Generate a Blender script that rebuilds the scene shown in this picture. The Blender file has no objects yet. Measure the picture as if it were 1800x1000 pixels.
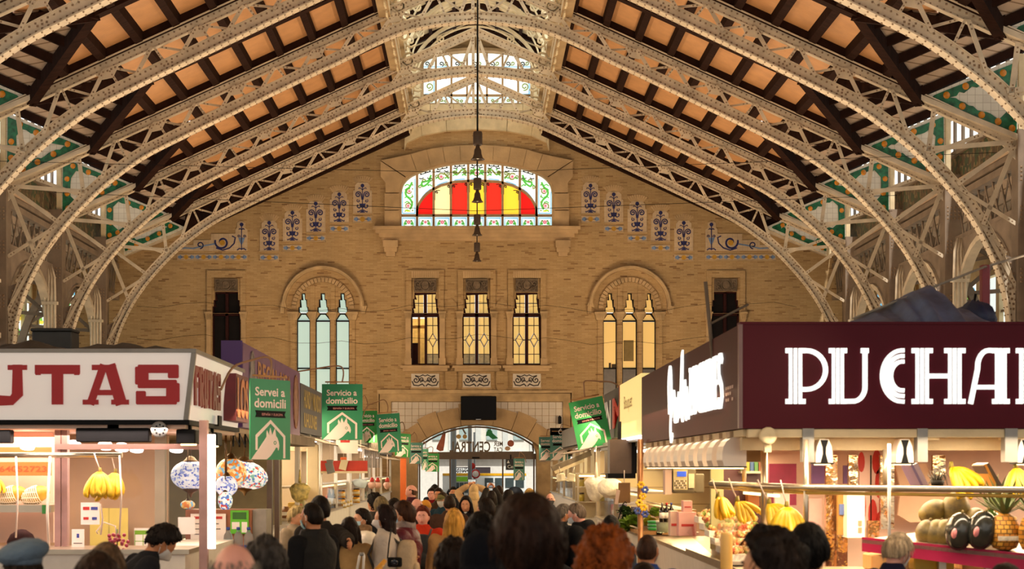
import bpy, math, random
from mathutils import Vector, Matrix, noise
from mathutils.geometry import tessellate_polygon
random.seed(7)
S = bpy.context.scene
C = S.collection
# ------------------------------------------------------------------ camera, world, big lights, exposure
F = 2655.0; VX = 836.0; VY = 822.0; H0 = 1.85; YW = 60.0     # survey constants of the hall (focal length, eye height, end wall)
cam = bpy.data.cameras.new('camera'); cam_o = bpy.data.objects.new('camera', cam); C.objects.link(cam_o)
cam.sensor_width = 36.0; cam.lens = F/1800*36
cam.shift_x = (900-VX)/1800; cam.shift_y = (VY-500)/1800
cam_o.location = (0, 0, H0); cam_o.rotation_euler = (math.pi/2, 0, 0)
cam.clip_start = .1; cam.clip_end = 400
cam.dof.use_dof = True; cam.dof.focus_distance = 57.0; cam.dof.aperture_fstop = 4.4
S.camera = cam_o
S.view_settings.view_transform = 'Standard'; S.view_settings.look = 'None'
S.view_settings.gamma = 1.0; S.view_settings.use_curve_mapping = False
S.view_settings.exposure = 0.0
wd = bpy.data.worlds.new('world'); S.world = wd; wd.use_nodes = True
wd.node_tree.nodes['Background'].inputs[0].default_value = (1.0, .96, .90, 1)
wd.node_tree.nodes['Background'].inputs[1].default_value = 1.1

def area(name, loc, sx, sy, power, col, rot=(0, 0, 0), spread=math.pi):
    l = bpy.data.lights.new(name, 'AREA'); l.shape = 'RECTANGLE'; l.size = sx; l.size_y = sy
    l.energy = power; l.color = col; l.spread = spread
    o = bpy.data.objects.new(name, l); o.location = loc; o.rotation_euler = rot; C.objects.link(o)
    return o
WARM = (1.0, .75, .50)
# added warm fill lights above the stall roofs, unseen, aimed at roof and end wall
for sx in (-1, 1):
    area('added_hall_fill', (sx*6.5, 24, 3.55), 2.0, 20, 1020, WARM, (math.pi, 0, 0))
    area('added_hall_fill', (sx*6.5, 45, 3.6), 2.0, 18, 1250, WARM, (math.pi, 0, 0))
    area('added_hall_fill', (sx*5.5, 52.5, 3.7), 3.0, 2.0, 230, (1.0, .72, .42), (math.radians(125), 0, 0))

# added unseen fill strips brightening the aisle crowd, also beside and behind the viewer
for y0, y1, pw in ((1.5, 11, 75), (12.5, 19, 85), (20, 28, 95), (29, 36, 85), (37, 45, 90), (46, 55, 80)):
    for sx, X in ((-1, -2.75), (1, 2.0)):
        if y0 < 2: X = sx*3.0
        area('added_aisle_fill', (X, (y0+y1)/2, 2.62 if y0 > 2 else 2.9), .25, y1-y0, pw, (1.0, .74, .45), (0, sx*math.radians(48), 0))
# daylight on the street beyond the entrance; the hall itself lies under its roof
sun = bpy.data.lights.new('sun', 'SUN'); sun.energy = 4.5; sun.angle = .02; sun.color = (1.0, .95, .88)
sun_o = bpy.data.objects.new('sun', sun); sun_o.rotation_euler = (math.radians(38), 0, math.radians(8)); sun_o.location = (0, 70, 40); C.objects.link(sun_o)

# ------------------------------------------------------------------ materials
def lin(c):
    if isinstance(c, str):
        c = [int(c[i:i+2], 16)/255 for i in (0, 2, 4)]
    return tuple((x/12.92 if x <= .04045 else ((x+.055)/1.055)**2.4) for x in c)
def nodes(m):
    m.use_nodes = True; nt = m.node_tree
    return nt, nt.nodes['Principled BSDF']
MATS = {}
def mat(name, col, rough=.55, metal=0.0, var=.14, sc=6.0, bump=0.0, bsc=40.0, emit=0.0, ecol=None, stretch=(1, 1, 1), spec=.5, trans=0.0, alpha=1.0):
    """plain procedural material: base colour broken up by noise, optional fine relief, optional emission"""
    if name in MATS: return MATS[name]
    m = bpy.data.materials.new(name); MATS[name] = m
    nt, b = nodes(m); N = nt.nodes.new; L = nt.links.new
    c = lin(col)
    b.inputs['Roughness'].default_value = rough; b.inputs['Metallic'].default_value = metal
    b.inputs['Specular IOR Level'].default_value = spec
    b.inputs['Base Color'].default_value = (*c, 1)
    tc = N('ShaderNodeTexCoord'); mp = N('ShaderNodeMapping'); mp.inputs['Scale'].default_value = stretch
    L(tc.outputs['Object'], mp.inputs['Vector'])
    if var > 0:
        n = N('ShaderNodeTexNoise'); n.inputs['Scale'].default_value = sc; n.inputs['Detail'].default_value = 4
        L(mp.outputs[0], n.inputs['Vector'])
        r = N('ShaderNodeMapRange'); r.inputs[1].default_value = .25; r.inputs[2].default_value = .75
        r.inputs[3].default_value = 1-var*1.6; r.inputs[4].default_value = 1+var
        L(n.outputs[0], r.inputs[0])
        mx = N('ShaderNodeMix'); mx.data_type = 'RGBA'; mx.blend_type = 'MULTIPLY'; mx.inputs[0].default_value = 1
        mx.inputs[6].default_value = (*c, 1); L(r.outputs[0], mx.inputs[7]); L(mx.outputs[2], b.inputs['Base Color'])
    if bump > 0:
        n2 = N('ShaderNodeTexNoise'); n2.inputs['Scale'].default_value = bsc; n2.inputs['Detail'].default_value = 3
        L(mp.outputs[0], n2.inputs['Vector'])
        bp = N('ShaderNodeBump'); bp.inputs['Strength'].default_value = bump; bp.inputs['Distance'].default_value = .02
        L(n2.outputs[0], bp.inputs['Height']); L(bp.outputs[0], b.inputs['Normal'])
    if emit > 0:
        b.inputs['Emission Color'].default_value = (*lin(ecol or col), 1); b.inputs['Emission Strength'].default_value = emit
    if trans > 0:
        b.inputs['Transmission Weight'].default_value = trans; b.inputs['IOR'].default_value = 1.1
    if alpha < 1: b.inputs['Alpha'].default_value = alpha
    return m
def glass(name, col=(1, 1, 1), a=.12):
    """thin clear pane: mostly see-through with a mirror-like reflection"""
    if name in MATS: return MATS[name]
    m = bpy.data.materials.new(name); MATS[name] = m; m.use_nodes = True; nt = m.node_tree
    for n in list(nt.nodes): nt.nodes.remove(n)
    N = nt.nodes.new; L = nt.links.new
    o = N('ShaderNodeOutputMaterial'); mx = N('ShaderNodeMixShader'); t = N('ShaderNodeBsdfTransparent'); g = N('ShaderNodeBsdfGlossy')
    t.inputs[0].default_value = (*col, 1); g.inputs['Roughness'].default_value = .03
    fr = N('ShaderNodeFresnel'); fr.inputs[0].default_value = 1.45
    ad = N('ShaderNodeMath'); ad.operation = 'MULTIPLY'; ad.inputs[1].default_value = .4; L(fr.outputs[0], ad.inputs[0])
    L(ad.outputs[0], mx.inputs[0]); L(t.outputs[0], mx.inputs[1]); L(g.outputs[0], mx.inputs[2]); L(mx.outputs[0], o.inputs[0])
    return m
def brick_mat(name, pal, mortar, w, h, gap, axes='xz', rough=.8, bump=.35, offs=.5, var=.1):
    """running bond or square tile joints; pal = [(position, colour)] picked at random per unit"""
    if name in MATS: return MATS[name]
    m = bpy.data.materials.new(name); MATS[name] = m
    nt, b = nodes(m); N = nt.nodes.new; L = nt.links.new
    b.inputs['Roughness'].default_value = rough
    tc = N('ShaderNodeTexCoord'); sp = N('ShaderNodeSeparateXYZ'); cb = N('ShaderNodeCombineXYZ')
    L(tc.outputs['Object'], sp.inputs[0])
    idx = {'x': 0, 'y': 1, 'z': 2}
    L(sp.outputs[idx[axes[0]]], cb.inputs[0]); L(sp.outputs[idx[axes[1]]], cb.inputs[1])
    br = N('ShaderNodeTexBrick'); br.offset = offs; br.squash = 1
    br.inputs['Color1'].default_value = (0, 0, 0, 1); br.inputs['Color2'].default_value = (1, 1, 1, 1); br.inputs['Mortar'].default_value = (.5, .5, .5, 1)
    br.inputs['Scale'].default_value = 1; br.inputs['Mortar Size'].default_value = gap; br.inputs['Mortar Smooth'].default_value = .2
    br.inputs['Brick Width'].default_value = w; br.inputs['Row Height'].default_value = h
    L(cb.outputs[0], br.inputs['Vector'])
    cr = N('ShaderNodeValToRGB'); e = cr.color_ramp.elements
    while len(e) > 1: e.remove(e[0])
    e[0].position = pal[0][0]; e[0].color = (*lin(pal[0][1]), 1)
    for p_, c_ in pal[1:]:
        q = e.new(p_); q.color = (*lin(c_), 1)
    L(br.outputs['Color'], cr.inputs[0])
    mx = N('ShaderNodeMix'); mx.data_type = 'RGBA'; L(br.outputs['Fac'], mx.inputs[0]); L(cr.outputs[0], mx.inputs[6])
    mx.inputs[7].default_value = (*lin(mortar), 1)
    n = N('ShaderNodeTexNoise'); n.inputs['Scale'].default_value = .9; n.inputs['Detail'].default_value = 5; L(tc.outputs['Object'], n.inputs['Vector'])
    r = N('ShaderNodeMapRange'); r.inputs[1].default_value = .3; r.inputs[2].default_value = .7; r.inputs[3].default_value = 1-var; r.inputs[4].default_value = 1+var
    L(n.outputs[0], r.inputs[0])
    m2 = N('ShaderNodeMix'); m2.data_type = 'RGBA'; m2.blend_type = 'MULTIPLY'; m2.inputs[0].default_value = 1
    L(mx.outputs[2], m2.inputs[6]); L(r.outputs[0], m2.inputs[7]); L(m2.outputs[2], b.inputs['Base Color'])
    iv = N('ShaderNodeMath'); iv.operation = 'SUBTRACT'; iv.inputs[0].default_value = 1; L(br.outputs['Fac'], iv.inputs[1])
    bp = N('ShaderNodeBump'); bp.inputs['Strength'].default_value = bump; bp.inputs['Distance'].default_value = .01
    L(iv.outputs[0], bp.inputs['Height']); L(bp.outputs[0], b.inputs['Normal'])
    return m
def band_mat(name, col, dark, pitch, axis='y', rough=.6, w=.08, var=.12, nsc=3):
    """boards with narrow joints every `pitch` metres along one axis"""
    if name in MATS: return MATS[name]
    m = bpy.data.materials.new(name); MATS[name] = m
    nt, b = nodes(m); N = nt.nodes.new; L = nt.links.new
    b.inputs['Roughness'].default_value = rough
    tc = N('ShaderNodeTexCoord'); sp = N('ShaderNodeSeparateXYZ'); L(tc.outputs['Object'], sp.inputs[0])
    d = N('ShaderNodeMath'); d.operation = 'DIVIDE'; d.inputs[1].default_value = pitch; L(sp.outputs['xyz'.index(axis)], d.inputs[0])
    f = N('ShaderNodeMath'); f.operation = 'FRACT'; L(d.outputs[0], f.inputs[0])
    g = N('ShaderNodeMath'); g.operation = 'LESS_THAN'; g.inputs[1].default_value = w; L(f.outputs[0], g.inputs[0])
    n = N('ShaderNodeTexNoise'); n.inputs['Scale'].default_value = nsc; n.inputs['Detail'].default_value = 4; L(tc.outputs['Object'], n.inputs['Vector'])
    r = N('ShaderNodeMapRange'); r.inputs[1].default_value = .3; r.inputs[2].default_value = .7; r.inputs[3].default_value = 1-var; r.inputs[4].default_value = 1+var
    L(n.outputs[0], r.inputs[0])
    mx = N('ShaderNodeMix'); mx.data_type = 'RGBA'; L(g.outputs[0], mx.inputs[0]); mx.inputs[6].default_value = (*lin(col), 1); mx.inputs[7].default_value = (*lin(dark), 1)
    m2 = N('ShaderNodeMix'); m2.data_type = 'RGBA'; m2.blend_type = 'MULTIPLY'; m2.inputs[0].default_value = 1
    L(mx.outputs[2], m2.inputs[6]); L(r.outputs[0], m2.inputs[7]); L(m2.outputs[2], b.inputs['Base Color'])
    return m
def speck_mat(name, cols, sc=30, rough=.4, emit=0, kind='VORONOI'):
    """cell pattern in several colours (mosaic glass, patterned cloth, mixed produce)"""
    if name in MATS: return MATS[name]
    m = bpy.data.materials.new(name); MATS[name] = m
    nt, b = nodes(m); N = nt.nodes.new; L = nt.links.new
    b.inputs['Roughness'].default_value = rough
    tc = N('ShaderNodeTexCoord'); v = N('ShaderNodeTexVoronoi'); v.inputs['Scale'].default_value = sc
    L(tc.outputs['Object'], v.inputs['Vector'])
    sp = N('ShaderNodeSeparateColor'); L(v.outputs['Color'], sp.inputs[0])
    cr = N('ShaderNodeValToRGB'); cr.color_ramp.interpolation = 'CONSTANT'; e = cr.color_ramp.elements
    while len(e) > 1: e.remove(e[0])
    e[0].position = 0; e[0].color = (*lin(cols[0]), 1)
    for i, c_ in enumerate(cols[1:]):
        q = e.new((i+1)/len(cols)); q.color = (*lin(c_), 1)
    L(sp.outputs[0], cr.inputs[0]); L(cr.outputs[0], b.inputs['Base Color'])
    if emit:
        L(cr.outputs[0], b.inputs['Emission Color']); b.inputs['Emission Strength'].default_value = emit
    return m

# ------------------------------------------------------------------ mesh helpers
def X_(px, Y): return (px-VX)/F*Y
def Z_(py, Y): return H0+(VY-py)/F*Y
def P(px, py, Y): return Vector((X_(px, Y), Y, Z_(py, Y)))
def W(px, py): return (X_(px, YW), Z_(py, YW))
EX, EY, EZ = Vector((1, 0, 0)), Vector((0, 1, 0)), Vector((0, 0, 1))
class MB:
    def __init__(s): s.v = []; s.f = []; s.m = []; s.sm = []
    def add(s, vs, fs, mi=0, smooth=False):
        o = len(s.v); s.v += [tuple(p) for p in vs]
        for f in fs: s.f.append(tuple(i+o for i in f)); s.m.append(mi); s.sm.append(smooth)
        return s
    def box(s, x0, x1, y0, y1, z0, z1, mi=0):
        return s.add([(x0,y0,z0),(x1,y0,z0),(x1,y1,z0),(x0,y1,z0),(x0,y0,z1),(x1,y0,z1),(x1,y1,z1),(x0,y1,z1)],
                     [(0,3,2,1),(4,5,6,7),(0,1,5,4),(1,2,6,5),(2,3,7,6),(3,0,4,7)], mi)
    def obox(s, c, sz, M=None, mi=0, bev=0.0):
        a, b, d = sz[0]/2, sz[1]/2, sz[2]/2; M = M or Matrix.Identity(3); c = Vector(c)
        if bev <= 0:
            vs = [c+M@Vector(p) for p in [(-a,-b,-d),(a,-b,-d),(a,b,-d),(-a,b,-d),(-a,-b,d),(a,-b,d),(a,b,d),(-a,b,d)]]
            return s.add(vs, [(0,3,2,1),(4,5,6,7),(0,1,5,4),(1,2,6,5),(2,3,7,6),(3,0,4,7)], mi)
        vs = []; q = bev
        for z, i in ((-d, q), (-d+q, 0), (d-q, 0), (d, q)):
            for x, y in ((-a+i+q,-b+i),(a-i-q,-b+i),(a-i,-b+i+q),(a-i,b-i-q),(a-i-q,b-i),(-a+i+q,b-i),(-a+i,b-i-q),(-a+i,-b+i+q)):
                vs.append(c+M@Vector((x, y, z)))
        fs = [tuple(range(7,-1,-1)), tuple(range(24,32))]
        for r in range(3):
            for k in range(8): fs.append((r*8+k, r*8+(k+1)%8, r*8+8+(k+1)%8, r*8+8+k))
        return s.add(vs, fs, mi)
    def bar(s, a, b, w, d, mi=0, up=EY):
        a = Vector(a); b = Vector(b); t = (b-a); 
        if t.length < 1e-6: return s
        t.normalize(); n = t.cross(up)
        if n.length < 1e-4: n = t.cross(EX)
        n.normalize(); u = n.cross(t).normalized()
        vs = [p+n*i*w/2+u*j*d/2 for p in (a, b) for i, j in ((-1,-1),(1,-1),(1,1),(-1,1))]
        return s.add(vs, [(0,3,2,1),(4,5,6,7),(0,1,5,4),(1,2,6,5),(2,3,7,6),(3,0,4,7)], mi)
    def tube(s, pts, r, n=8, mi=0, smooth=True, cap=True, sq=None):
        pts = [Vector(p) for p in pts]; k = len(pts)
        rs = r if isinstance(r, (list, tuple)) else [r]*k
        vs = []; prev = None
        for i, p in enumerate(pts):
            t = (pts[min(i+1,k-1)]-pts[max(i-1,0)])
            t = t.normalized() if t.length > 1e-9 else Vector((0,0,1))
            if prev is None:
                u = t.cross(EZ if abs(t.z) < .9 else EX).normalized()
            else:
                u = (prev-t*prev.dot(t))
                u = u.normalized() if u.length > 1e-6 else t.orthogonal().normalized()
            prev = u; w = t.cross(u)
            for j in range(n):
                a = 2*math.pi*j/n; vs.append(p+(u*math.cos(a)+w*math.sin(a))*rs[i])
        fs = [(i*n+j, i*n+(j+1)%n, (i+1)*n+(j+1)%n, (i+1)*n+j) for i in range(k-1) for j in range(n)]
        s.add(vs, fs, mi, smooth)
        if cap:
            o = len(s.v)-len(vs)
            s.f.append(tuple(o+j for j in range(n-1,-1,-1))); s.m.append(mi); s.sm.append(False)
            s.f.append(tuple(o+(k-1)*n+j for j in range(n))); s.m.append(mi); s.sm.append(False)
        return s
    def rings(s, rings, mi=0, smooth=True, n=16):
        """loft of ellipses: (centre, rx, ry[, axisU, axisV])"""
        vs = []
        for rg in rings:
            c, rx, ry = Vector(rg[0]), rg[1], rg[2]
            U = rg[3] if len(rg) > 3 else EX; V = rg[4] if len(rg) > 4 else EY
            for j in range(n):
                a = 2*math.pi*j/n; vs.append(c+U*math.cos(a)*rx+V*math.sin(a)*ry)
        k = len(rings)
        fs = [(i*n+j, i*n+(j+1)%n, (i+1)*n+(j+1)%n, (i+1)*n+j) for i in range(k-1) for j in range(n)]
        fs += [tuple(range(n-1,-1,-1)), tuple((k-1)*n+j for j in range(n))]
        return s.add(vs, fs, mi, smooth)
    def lathe(s, prof, n=16, c=(0,0,0), mi=0, M=None, smooth=True):
        c = Vector(c); vs = []; M = M or Matrix.Identity(3)
        for r, z in prof:
            for j in range(n):
                a = 2*math.pi*j/n; vs.append(c+M@Vector((r*math.cos(a), r*math.sin(a), z)))
        k = len(prof)
        fs = [(i*n+j, i*n+(j+1)%n, (i+1)*n+(j+1)%n, (i+1)*n+j) for i in range(k-1) for j in range(n)]
        if prof[0][0] > 1e-5: fs.append(tuple(range(n-1,-1,-1)))
        if prof[-1][0] > 1e-5: fs.append(tuple((k-1)*n+j for j in range(n)))
        return s.add(vs, fs, mi, smooth)
    def ball(s, c, r, n=12, k=8, mi=0, M=None, fn=None):
        if not isinstance(r, (tuple, list)): r = (r, r, r)
        c = Vector(c); M = M or Matrix.Identity(3); vs = []
        for i in range(k+1):
            th = math.pi*i/k
            for j in range(n):
                a = 2*math.pi*j/n; d = Vector((math.sin(th)*math.cos(a), math.sin(th)*math.sin(a), math.cos(th)))
                q = fn(d) if fn else 1.0
                vs.append(c+M@Vector((d.x*r[0]*q, d.y*r[1]*q, d.z*r[2]*q)))
        fs = []
        for i in range(k):
            for j in range(n):
                a, b, d, e = i*n+j, (i+1)*n+j, (i+1)*n+(j+1)%n, i*n+(j+1)%n
                fs.append((a, b, d) if i == 0 else ((a, b, e) if i == k-1 else (a, b, d, e)))
        return s.add(vs, fs, mi, True)
    def prism(s, loops, o=(0,0,0), U=EX, V=EZ, Nn=-EY, d0=0.0, d1=.05, mi=0, back=False):
        """extruded flat outline (first loop) with holes (other loops) from depth d0 to d1 along Nn"""
        if not isinstance(loops[0][0], (tuple, list, Vector)): loops = [loops]
        o = Vector(o); pts = [p for l in loops for p in l]
        tri = tessellate_polygon([[Vector((p[0], p[1], 0)) for p in l] for l in loops])
        fr = [o+U*p[0]+V*p[1]+Nn*d1 for p in pts]; bk = [o+U*p[0]+V*p[1]+Nn*d0 for p in pts]
        n = len(pts); fs = []
        for t in tri:
            a, b, c = (Vector((pts[i][0], pts[i][1])) for i in t)
            ar = (b.x-a.x)*(c.y-a.y)-(b.y-a.y)*(c.x-a.x)
            want = U.cross(V).dot(Nn)
            tt = tuple(t) if ar*want > 0 else tuple(reversed(t))
            fs.append(tt)
            if back: fs.append(tuple(i+n for i in reversed(tt)))
        k = 0
        for l in loops:
            m = len(l)
            for j in range(m):
                a, b = k+j, k+(j+1)%m; fs.append((a, b, b+n, a+n))
            k += m
        return s.add(fr+bk, fs, mi)
    def stroke(s, pts, w, o=(0,0,0), U=EX, V=EZ, Nn=-EY, d0=0.0, d1=.01, mi=0, closed=False):
        """ribbon of width w (number or list) along a 2-D path, raised from d0 to d1"""
        k = len(pts); o = Vector(o); L = []; R = []
        ws = w if isinstance(w, (list, tuple)) else [w]*k
        for i in range(k):
            a = pts[(i-1) % k] if (closed or i > 0) else pts[i]; b = pts[(i+1) % k] if (closed or i < k-1) else pts[i]
            tx, ty = b[0]-a[0], b[1]-a[1]; l = math.hypot(tx, ty) or 1; nx, ny = -ty/l, tx/l
            if closed or 0 < i < k-1:
                p = pts[i]; l1 = math.hypot(p[0]-a[0], p[1]-a[1]) or 1
                e = ((p[0]-a[0])/l1, (p[1]-a[1])/l1); c_ = max(.5, abs(nx*-e[1]+ny*e[0])); 
            else: c_ = 1
            h = ws[i]/2/c_
            L.append((pts[i][0]+nx*h, pts[i][1]+ny*h)); R.append((pts[i][0]-nx*h, pts[i][1]-ny*h))
        vs = []
        for d in (d1, d0):
            for q in (L, R): vs += [o+U*p[0]+V*p[1]+Nn*d for p in q]
        fs = []
        for i in range(k if closed else k-1):
            j = (i+1) % k
            fs += [(i, k+i, k+j, j), (i, j, 2*k+j, 2*k+i), (k+j, k+i, 3*k+i, 3*k+j)]
        if not closed: fs += [(0, 2*k, 3*k, k), (k-1, 2*k-1, 4*k-1, 3*k-1)]
        return s.add(vs, fs, mi)
    def xform(s, M):
        s.v = [tuple(M@Vector(p)) for p in s.v]; return s
    def mesh(s, name, mats):
        me = bpy.data.meshes.new(name)
        me.from_pydata(s.v, [], s.f)
        if not isinstance(mats, (list, tuple)): mats = [mats]
        for m in mats: me.materials.append(m)
        me.polygons.foreach_set('material_index', s.m)
        me.polygons.foreach_set('use_smooth', s.sm)
        me.update()
        return me
    def build(s, name, mats, parent=None, world=False, **kw):
        if parent is not None and world:
            l = Vector((0, 0, 0)); q = parent
            while q is not None: l = l+q.location; q = q.parent
            s.v = [(p[0]-l.x, p[1]-l.y, p[2]-l.z) for p in s.v]
        return link(name, s.mesh(name, mats), parent, **kw)
def link(name, data, parent=None, **kw):
    o = bpy.data.objects.new(name, data); C.objects.link(o)
    if parent is not None: o.parent = parent
    for k, v in kw.items():
        if k == 'loc': o.location = v
        elif k == 'rot': o.rotation_euler = v
        else: o[k] = v
    return o
def thing(name, label, cat, loc=(0,0,0), rz=0.0, group=None, kind=None):
    o = link(name, None); o.location = loc; o.rotation_euler = (0, 0, rz); o.empty_display_size = .1
    if label: o['label'] = label
    if cat: o['category'] = cat
    if group: o['group'] = group
    if kind: o['kind'] = kind
    return o
def tag(o, label, cat, group=None):
    o['label'] = label; o['category'] = cat
    if group: o['group'] = group
    return o
def structure(name, loc=(0,0,0)):
    o = link(name, None); o.location = loc; o['kind'] = 'structure'; return o
def kids(o): return [c for c in bpy.data.objects if c.parent == o]
CHILD = {}
def dup(root, loc=None, rot=None, label=None, group=None, scale=None):
    r = root.copy(); C.objects.link(r)
    if loc is not None: r.location = loc
    if rot is not None: r.rotation_euler = rot
    if scale is not None: r.scale = scale
    if label: r['label'] = label
    if group: r['group'] = group
    if root.name not in CHILD: CHILD[root.name] = [(c, kids(c)) for c in kids(root)]
    for c, gs in CHILD[root.name]:
        d = c.copy(); C.objects.link(d); d.parent = r
        for g in gs:
            e = g.copy(); C.objects.link(e); e.parent = d
    return r
TMP = bpy.data.scenes.new('work')          # scratch scene so that small evaluations stay quick
def evaluated(o):
    TMP.collection.objects.link(o); vl = TMP.view_layers[0]; vl.update()
    me = bpy.data.meshes.new_from_object(o.evaluated_get(vl.depsgraph)); TMP.collection.objects.unlink(o); return me
def text_mb(body, bold=0.0, ext=0.0):
    cu = bpy.data.curves.new('t', 'FONT'); cu.body = body; cu.size = 1; cu.offset = bold; cu.extrude = ext; cu.resolution_u = 3
    o = bpy.data.objects.new('t', cu); me = evaluated(o)
    vs = [v.co.copy() for v in me.vertices]; fs = [tuple(p.vertices) for p in me.polygons]
    bpy.data.objects.remove(o); bpy.data.curves.remove(cu); bpy.data.meshes.remove(me)
    return vs, fs
TXT = {}
def text_on(mb, body, x0, x1, z0, z1, o=(0,0,0), U=EX, V=EZ, Nn=-EY, d=.004, mi=0, bold=.012):
    """writing fitted into the box x0..x1, z0..z1 of a plane, d metres proud"""
    if (body, bold) not in TXT: TXT[(body, bold)] = text_mb(body, bold, .0)
    vs, fs = TXT[(body, bold)]
    xs = [v.x for v in vs]; ys = [v.y for v in vs]; ax, bx, ay, by = min(xs), max(xs), min(ys), max(ys)
    o = Vector(o); w = max(1e-6, bx-ax); h = max(1e-6, by-ay)
    out = [o+U*(x0+(v.x-ax)/w*(x1-x0))+V*(z0+(v.y-ay)/h*(z1-z0))+Nn*d for v in vs]
    return mb.add(out, fs, mi)
def catmull(pts, k=6):
    out = []; n = len(pts)
    for i in range(n-1):
        p0, p1, p2, p3 = (pts[max(0, min(n-1, j))] for j in (i-1, i, i+1, i+2))
        for t in range(k):
            t /= k
            out.append(tuple(.5*((2*b)+(-a+c)*t+(2*a-5*b+4*c-d)*t*t+(-a+3*b-3*c+d)*t**3) for a, b, c, d in zip(p0, p1, p2, p3)))
    out.append(tuple(pts[-1])); return out
def arc(cx, cz, rx, rz, a0, a1, n=16):
    return [(cx+rx*math.cos(math.radians(a0+(a1-a0)*i/n)), cz+rz*math.sin(math.radians(a0+(a1-a0)*i/n))) for i in range(n+1)]
def spiral(cx, cz, r0, r1, a0, turns, n=14):
    return [(cx+(r0+(r1-r0)*i/n)*math.cos(a0+turns*2*math.pi*i/n), cz+(r0+(r1-r0)*i/n)*math.sin(a0+turns*2*math.pi*i/n)) for i in range(n+1)]
# ------------------------------------------------------------------ materials of the building
M_brick = brick_mat('ochre brick', [(0, '7a5b3a'), (.025, '937147'), (.04, 'a5865a'), (.35, 'ab8c60'), (.7, 'b29468'), (.94, 'a28357'), (.985, '90714a')], '967a54', .28, .062, .006, 'xz', .85, .35)
M_stone = mat('warm limestone', 'b99a70', .8, var=.2, sc=1.3, bump=.35, bsc=14)
M_stone2 = mat('carved sandstone', 'b79a70', .85, var=.22, sc=2.2, bump=.5, bsc=9)
M_dkstone = mat('dark relief stone', '6e5c48', .85, var=.3, sc=7, bump=.8, bsc=12)  # darker stone tone for the carved reliefs
M_white_tile = mat('glazed white tile', 'cfc0aa', .25, var=.06, sc=2)
M_tile_bg = brick_mat('painted tile ground', [(0, 'b89f80'), (1, 'c2aa8a')], '9a8468', .2, .2, .004, 'xz', .3, .15, 0)
M_blue = mat('cobalt glaze', '262a5c', .3, var=.25, sc=9)
M_ltblue = mat('pale blue glaze', '6f86a8', .3, var=.2, sc=9)
M_yel = mat('ochre glaze', 'b88a2c', .3, var=.2, sc=9)
M_black = mat('matt black', '0b0a0a', .6, var=.1, spec=.15)
M_darkwood = mat('dark stained timber', '2a170f', .8, var=.3, sc=3, stretch=(1, 4, 1), spec=.08)
M_maroonwood = mat('maroon painted wood', '2e0d0b', .6, var=.25, sc=5, spec=.15)
M_glassdark = mat('unlit window glass', '120b0a', .5, var=.3, sc=3, spec=.15)
M_iron = mat('cream painted iron', 'd4c2a6', .5, var=.16, sc=2.4, bump=.12, bsc=30)
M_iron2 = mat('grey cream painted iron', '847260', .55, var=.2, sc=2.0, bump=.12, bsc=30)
M_rivet = mat('rivet heads', '93785c', .5, var=.2, sc=20)
M_plank = band_mat('varnished roof boards', 'bf8a58', 'a37850', .085, 'y', .6, .16, .1)
M_plank2 = band_mat('pale roof boards', 'cdb093', '8e7052', .16, 'z', .6, .12, .1)
M_cream = mat('cream plaster', 'd8c49c', .7, var=.14, sc=2.5, bump=.3, bsc=14)
M_leaf = mat('glazed leaf green', '1f6b45', .3, var=.45, sc=7)
M_orange = mat('glazed orange fruit', 'd98a1c', .35, var=.2, sc=8)
M_frieze = speck_mat('painted leaf frieze', ['5a4630', '3d4a2c', '6b5636', '7a6848', '4c3c28', '39402a'], 7, .5)
def emis(name, col, st): return mat(name, col, .4, var=0, emit=st)
G_white = emis('backlit white glass', 'e4f0ec', .98)
G_day = emis('daylit clear glass', 'eef4f6', 1.15)
G_red = emis('backlit red glass', 'dc100c', .85)
G_red2 = emis('backlit light red glass', 'e02a1a', .85)
G_yellow = emis('backlit yellow glass', 'f2cc38', .92)
G_cream = emis('backlit cream glass', 'f5e2a4', .95)
G_pink = emis('backlit pink glass', 'e9b4bc', .9)
G_rose = emis('backlit rose glass', 'd8506a', .9)
G_green = emis('backlit green glass', '55b548', .8)
G_olive = emis('backlit olive glass', '7c8a3c', .7)
G_sky = emis('backlit blue glass', '6fb4d8', .9)
G_pale = emis('frosted pale window glass', 'a9c4bc', .72)
G_amber = emis('lamplit frosted glass', 'dcb468', .56)
G_amber2 = emis('lamplit room glass', 'e2be70', .6)
M_came = mat('dark lead came', '2a1c14', .5, var=.1)

def wpx(l): return [W(*p) for p in l]
def wpr(mb, loops, d0, d1, mi=0):
    if not isinstance(loops[0][0], (tuple, list)): loops = [loops]
    return mb.prism([wpx(l) for l in loops], (0, YW, 0), EX, EZ, -EY, d0, d1, mi)
def wst(mb, pts, wpxl, d0, d1, mi=0, closed=False):
    ws = [x/44.25 for x in wpxl] if isinstance(wpxl, (list, tuple)) else wpxl/44.25
    return mb.stroke(wpx(pts), ws, (0, YW, 0), EX, EZ, -EY, d0, d1, mi, closed)
def rect(x0, y0, x1, y1): return [(x0, y1), (x1, y1), (x1, y0), (x0, y0)]

# ------------------------------------------------------------------ floor and the brick end wall
fl = MB().box(-24, 24, -1, 60.6, -.2, 0).build('floor', brick_mat('worn stone floor', [(0, '6b5a48'), (1, '806c56')], '4a3e32', .6, .6, .01, 'xy', .5, .2, 0), kind='structure')
MB().box(-40, 40, 60.6, 95, -.3, -.02).build('street', mat('asphalt', '77787a', .9, var=.2), kind='structure')

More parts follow.
